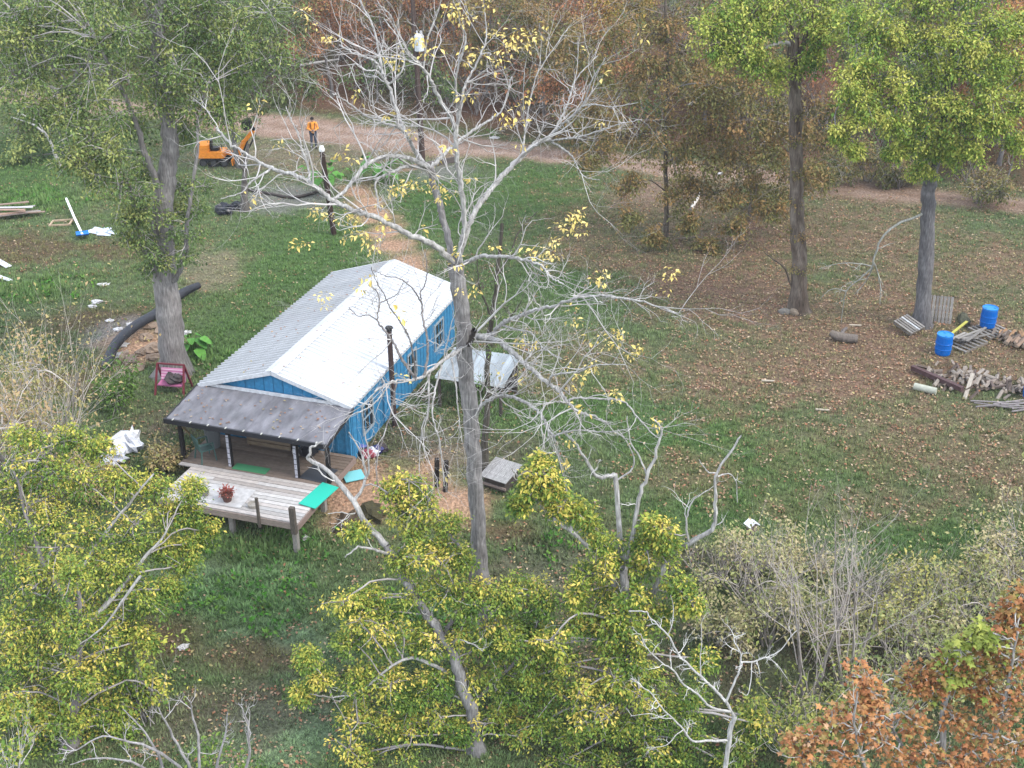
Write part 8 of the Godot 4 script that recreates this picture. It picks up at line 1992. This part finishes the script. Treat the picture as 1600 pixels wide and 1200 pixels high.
func make_slope(pal_brown: Array, pal_red: Array, pal_olive: Array, grey_a: Color, grey_b: Color, pal_yg: Array) -> void:
	# young trees that fill the top of the picture
	var n := 0
	for b in [[Vector3(-11.2, 1.63, -77.79), 7.0, "rust-leaved sapling above the road, left of the utility pole"], [Vector3(-15.46, 2.28, -82.03), 8.0, "olive sapling at the top left of the slope"], [Vector3(-8.13, 2.39, -79.63), 6.5, "red-brown sapling just left of the utility pole"], [Vector3(-1.56, 2.07, -75.89), 7.0, "thin brown sapling right of the utility pole above the road"], [Vector3(1.89, 1.67, -72.89), 6.0, "green-brown sapling above the bend of the road"], [Vector3(3.94, 2.97, -77.07), 8.0, "rust and olive sapling high on the slope at centre right"],
			[Vector3(14.36, 2.48, -71.28), 9.0, "olive sapling behind the ivy-clad tree"], [Vector3(18.97, 2.34, -68.97), 8.0, "dark olive sapling behind the maple, left of its crown"], [Vector3(25.31, 1.51, -63.13), 7.5, "orange-brown sapling at the right edge above the road"], [Vector3(27.39, 2.59, -66.64), 9.0, "tall orange tree at the top right edge"], [Vector3(-4.12, 3.27, -81.24), 7.0, "sparse red sapling at the top centre"], [Vector3(10.89, 1.75, -69.8), 6.0, "brown sapling behind the brown and olive tree"], [Vector3(22.35, 1.82, -65.64), 6.0, "dark sapling behind the maple trunk"], [Vector3(-20.73, 3.24, -87.55), 9.0, "olive green tree high on the slope at the upper left"], [Vector3(-26.18, 2.24, -86.04), 8.5, "green tree above the road at the upper left"], [Vector3(-32.52, 1.73, -86.45), 9.0, "green tree at the top left corner"]]:
		var pal: Array = [pal_red, pal_olive, pal_red, pal_brown, pal_brown, pal_red, pal_olive, pal_olive, [cv(0.10, 0.08, 0.03), cv(0.24, 0.12, 0.04), cv(0.34, 0.17, 0.06)], [cv(0.16, 0.10, 0.03), cv(0.34, 0.16, 0.05), cv(0.45, 0.22, 0.09)], pal_red, pal_brown, pal_olive, pal_olive, pal_olive, pal_olive][n]
		var at := on(b[0])
		var t := plant("sapling", b[2], "tree", at, grey_a * 0.8, grey_b)
		var tall: float = b[1]
		var lean := rv() * 0.8
		lean.y = 0.0
		limb(t, "trunk", [at - Vector3(0, 0.2, 0), at + Vector3(0, tall * 0.3, 0) + lean * 0.2, at + Vector3(0, tall * 0.65, 0) + lean * 0.6, at + Vector3(0, tall, 0) + lean], 0.05 + tall * 0.008, 0.03, null, null, 6)
		sprout(t, 1.1, tall * 0.22, 1, 0.3, 0.25, 0.2)
		var many := 14 if n < 13 else 16
		for j in many:
			var a := rng.randf() * TAU
			var f := rng.randf_range(0.35, 1.0)
			var q := at + Vector3(0, tall * f, 0) + lean * f + Vector3(cos(a), 0, sin(a)) * tall * rng.randf_range(0.05, 0.36)
			blob(t, q, tall * rng.randf_range(0.11, 0.18), 13, 7, 6, 0.165, pal, 0.5 + rng.randfn() * 0.15)
		finish(t)
		n += 1
	# low shrubs over the leaf-covered slope
	var proto := []
	for k in 5:
		var pal: Array = [pal_red, pal_brown, pal_olive, pal_red, pal_brown][k]
		var label: String = ["low rust-leaved shrub on the leaf-covered slope above the road", "low brown-leaved shrub on the leaf-covered slope above the road", "low olive-leaved shrub on the slope above the road", "low red-twigged shrub on the leaf-covered slope above the road", "low half-bare brown shrub on the slope above the road"][k]
		proto.append(bush("slope_shrub", label, Vector3(0, -20, 0), [1.4, 1.8, 1.7, 2.2, 2.4][k], [1.2, 1.5, 1.5, 1.2, 1.3][k], 10, 2, [4, 4, 5, 2, 1][k], 0.17, pal, grey_a * 0.9, cv(0.34, 0.30, 0.27), 0.5, ["rust shrubs on the slope", "brown shrubs on the slope", "olive shrubs on the slope", "red-twigged shrubs on the slope", "half-bare shrubs on the slope"][k], 2))
	var used := [false, false, false, false, false]
	for k in 190:
		var x := rng.randf_range(-40.0, 36.0)
		var d := road_d(x) + rng.randf_range(4.2, 26.0)
		if absf(x) > d * 0.42: continue
		var kind: int = [0, 1, 2, 2, 3, 4][rng.randi() % 6]
		if x < -14.0: kind = 2 if rng.randf() < 0.75 else 4
		if x > 4.0 and rng.randf() < 0.4: kind = [1, 2, 4][rng.randi() % 3]
		var p: Node3D = (proto[kind] as Plant).node
		var o: Node3D = p if not used[kind] else copy(p)
		used[kind] = true
		o.position = on(Vector3(x, 0, -d), -0.05)
		o.rotation.y = rng.randf() * TAU
		o.scale = Vector3.ONE * rng.randf_range(0.8, 1.7)
	# bare stems and fallen trunks among them
	var st := 0
	for q in [Vector3(-6.64, 3.16, -81.8), Vector3(-4.84, 2.56, -78.98), Vector3(-2.27, 3.59, -81.63), Vector3(-10.21, 3.46, -84.25), Vector3(0.4, 3.02, -78.61), Vector3(1.66, 4.26, -82.41), Vector3(7.81, 1.95, -71.8), Vector3(-8.27, 1.57, -76.37), Vector3(-3.08, 1.62, -74.6), Vector3(3.06, 2.1, -74.23), Vector3(-13.41, 3.57, -85.87), Vector3(10.89, 3.53, -76.34), Vector3(19, 3.93, -74.58), Vector3(20.06, 1.7, -66.03), Vector3(24.9, 1.19, -60.85), Vector3(4.69, 1.22, -69.03), Vector3(13.32, 3.23, -74.34), Vector3(-5.72, 1.88, -76.74)]:
		var at := on(q)
		var t := plant("slope_sapling", "thin bare grey sapling among the shrubs on the slope", "tree", at, grey_a, cv(0.40, 0.37, 0.34), "bare saplings on the slope")
		var tall := rng.randf_range(3.0, 6.0)
		limb(t, "trunk", [at - Vector3(0, 0.2, 0), at + Vector3(0, tall * 0.4, 0) + rv() * 0.3, at + Vector3(0, tall, 0) + rv() * 0.7], 0.05, 0.015, null, null, 5)
		sprout(t, 1.5, 1.2, 1, 0.25, 0.25, 0.25)
		for tip in t.tips:
			if rng.randf() < 0.4: clump(t, tip, 3, 0.15, 0.15, pal_red if st % 2 else pal_brown, 0.5)
		finish(t, "leaves")
		st += 1
	for e in [[Vector3(10.26, 2.32, -72.27), Vector3(12.07, 2.83, -73.42), "pale fallen trunk on the slope above the brown and olive tree"], [Vector3(13.26, 1.29, -66.49), Vector3(15.52, 2.02, -69.09), "white fallen trunk leaning against the ivy-clad tree"], [Vector3(11.39, 3.39, -75.65), Vector3(12.64, 3.76, -76.45), "short pale fallen branch high on the slope"], [Vector3(8.56, 1.15, -56.97), Vector3(9.44, 1.17, -59.38), "pale fallen stick on the lawn below the road"], [Vector3(19.08, 1.37, -64.74), Vector3(20.27, 1.59, -65.46), "grey fallen branch at the road edge behind the maple"], [Vector3(-13.8, 2.49, -82.19), Vector3(-11.27, 2.75, -82.15), "dark fallen trunk on the slope at the upper left"]]:
		pole_like("fallen_log", e[2], "log", on(e[0], 0.12), on(e[1], 0.3), 0.09, 0.06, cv(0.34, 0.31, 0.28), cv(0.55, 0.52, 0.48), M.twig)


func make_road_edge(pal: Array, grey_a: Color, grey_b: Color) -> void:
	for b in [[Vector3(16.18, 1.19, -60.9), 2.0, "olive bush on the far lawn left of the maple, nearest the ivy-clad tree"], [Vector3(18.09, 1.19, -61.41), 2.4, "olive bush at the road edge left of the maple trunk"], [Vector3(19.42, 1.18, -60.34), 1.8, "low olive bush beside the foot of the maple's limbs at the road edge"], [Vector3(22.63, 1.16, -57.92), 2.2, "olive-brown bush at the road edge right of the maple"], [Vector3(4.58, 1.2, -67.17), 2.0, "brown bush by the road left of the brown and olive tree"], [Vector3(12.07, 1.15, -56.97), 1.6, "low brown bush on the lawn just left of the ivy-clad trunk"]]:
		bush("road_bush", b[2], on(b[0]), b[1], b[1] * 0.6, 9, 1, 3, 0.14, pal, grey_a, grey_b, 0.5, "", 2, 8)


func _ready() -> void:
	rng.seed = 20
	noise_a.seed = 1
	noise_a.frequency = 0.12
	noise_b.seed = 2
	noise_b.frequency = 0.35
	noise_c.seed = 3
	noise_c.frequency = 0.9
	noise_a.fractal_octaves = 3
	noise_b.fractal_octaves = 3
	noise_c.fractal_octaves = 2

	var cam := Camera3D.new()
	cam.name = "camera"
	cam.position = Vector3(0, 20.5, 0)
	cam.rotation = Vector3(-0.465, 0, 0)
	cam.fov = 34.2
	cam.near = 0.5
	cam.far = 1500.0
	add_child(cam)

	var sky := ProceduralSkyMaterial.new()
	sky.sky_top_color = Color(0.82, 0.86, 0.93)
	sky.sky_horizon_color = Color(0.93, 0.945, 0.96)
	sky.sky_curve = 0.25
	sky.ground_bottom_color = Color(0.25, 0.24, 0.2)
	sky.ground_horizon_color = Color(0.6, 0.6, 0.58)
	sky.sun_angle_max = 1.0
	var env := Environment.new()
	env.background_mode = Environment.BG_SKY
	env.sky = Sky.new()
	env.sky.sky_material = sky
	env.tonemap_mode = Environment.TONE_MAPPER_LINEAR
	env.tonemap_exposure = 3.5
	env.background_energy_multiplier = 1.0
	env.sdfgi_enabled = true
	env.ssao_enabled = true
	env.ssil_enabled = true
	env.fog_enabled = true
	env.fog_density = 0.0004
	env.fog_light_color = Color(0.86, 0.89, 0.93)
	var we := WorldEnvironment.new()
	we.name = "surroundings"
	we.environment = env
	add_child(we)

	var sun := DirectionalLight3D.new()
	sun.name = "sun"
	sun.light_energy = 0.4
	sun.light_angular_distance = 18.0
	sun.light_color = Color(1.0, 0.975, 0.94)
	sun.shadow_enabled = true
	sun.rotation = Vector3(deg_to_rad(-48), deg_to_rad(62), 0)
	add_child(sun)

	make_materials()
	make_ground()
	make_house()
	make_deck()
	make_trees()
	make_road_edge([cv(0.07, 0.085, 0.03), cv(0.12, 0.135, 0.045), cv(0.19, 0.16, 0.06), cv(0.24, 0.16, 0.075)], cv(0.18, 0.16, 0.15), cv(0.34, 0.31, 0.29))
	make_porch_things()
	make_yard_things()
	make_person()
	make_excavator()
	broad_plant("bright green large-leaved plant clump left of the tall tree's crotch, by the road", Vector3(-6.67, 1.19, -61.29), 24, 1.35, 0.5)
	broad_plant("bright green large-leaved plant clump around the short dark pole", Vector3(-9.11, 1.17, -59.27), 18, 1.5, 0.45)
	broad_plant("green large-leaved plant right of the big trunk", Vector3(-11.73, 1, -41.4), 14, 0.7, 0.4)
	make_lawn()
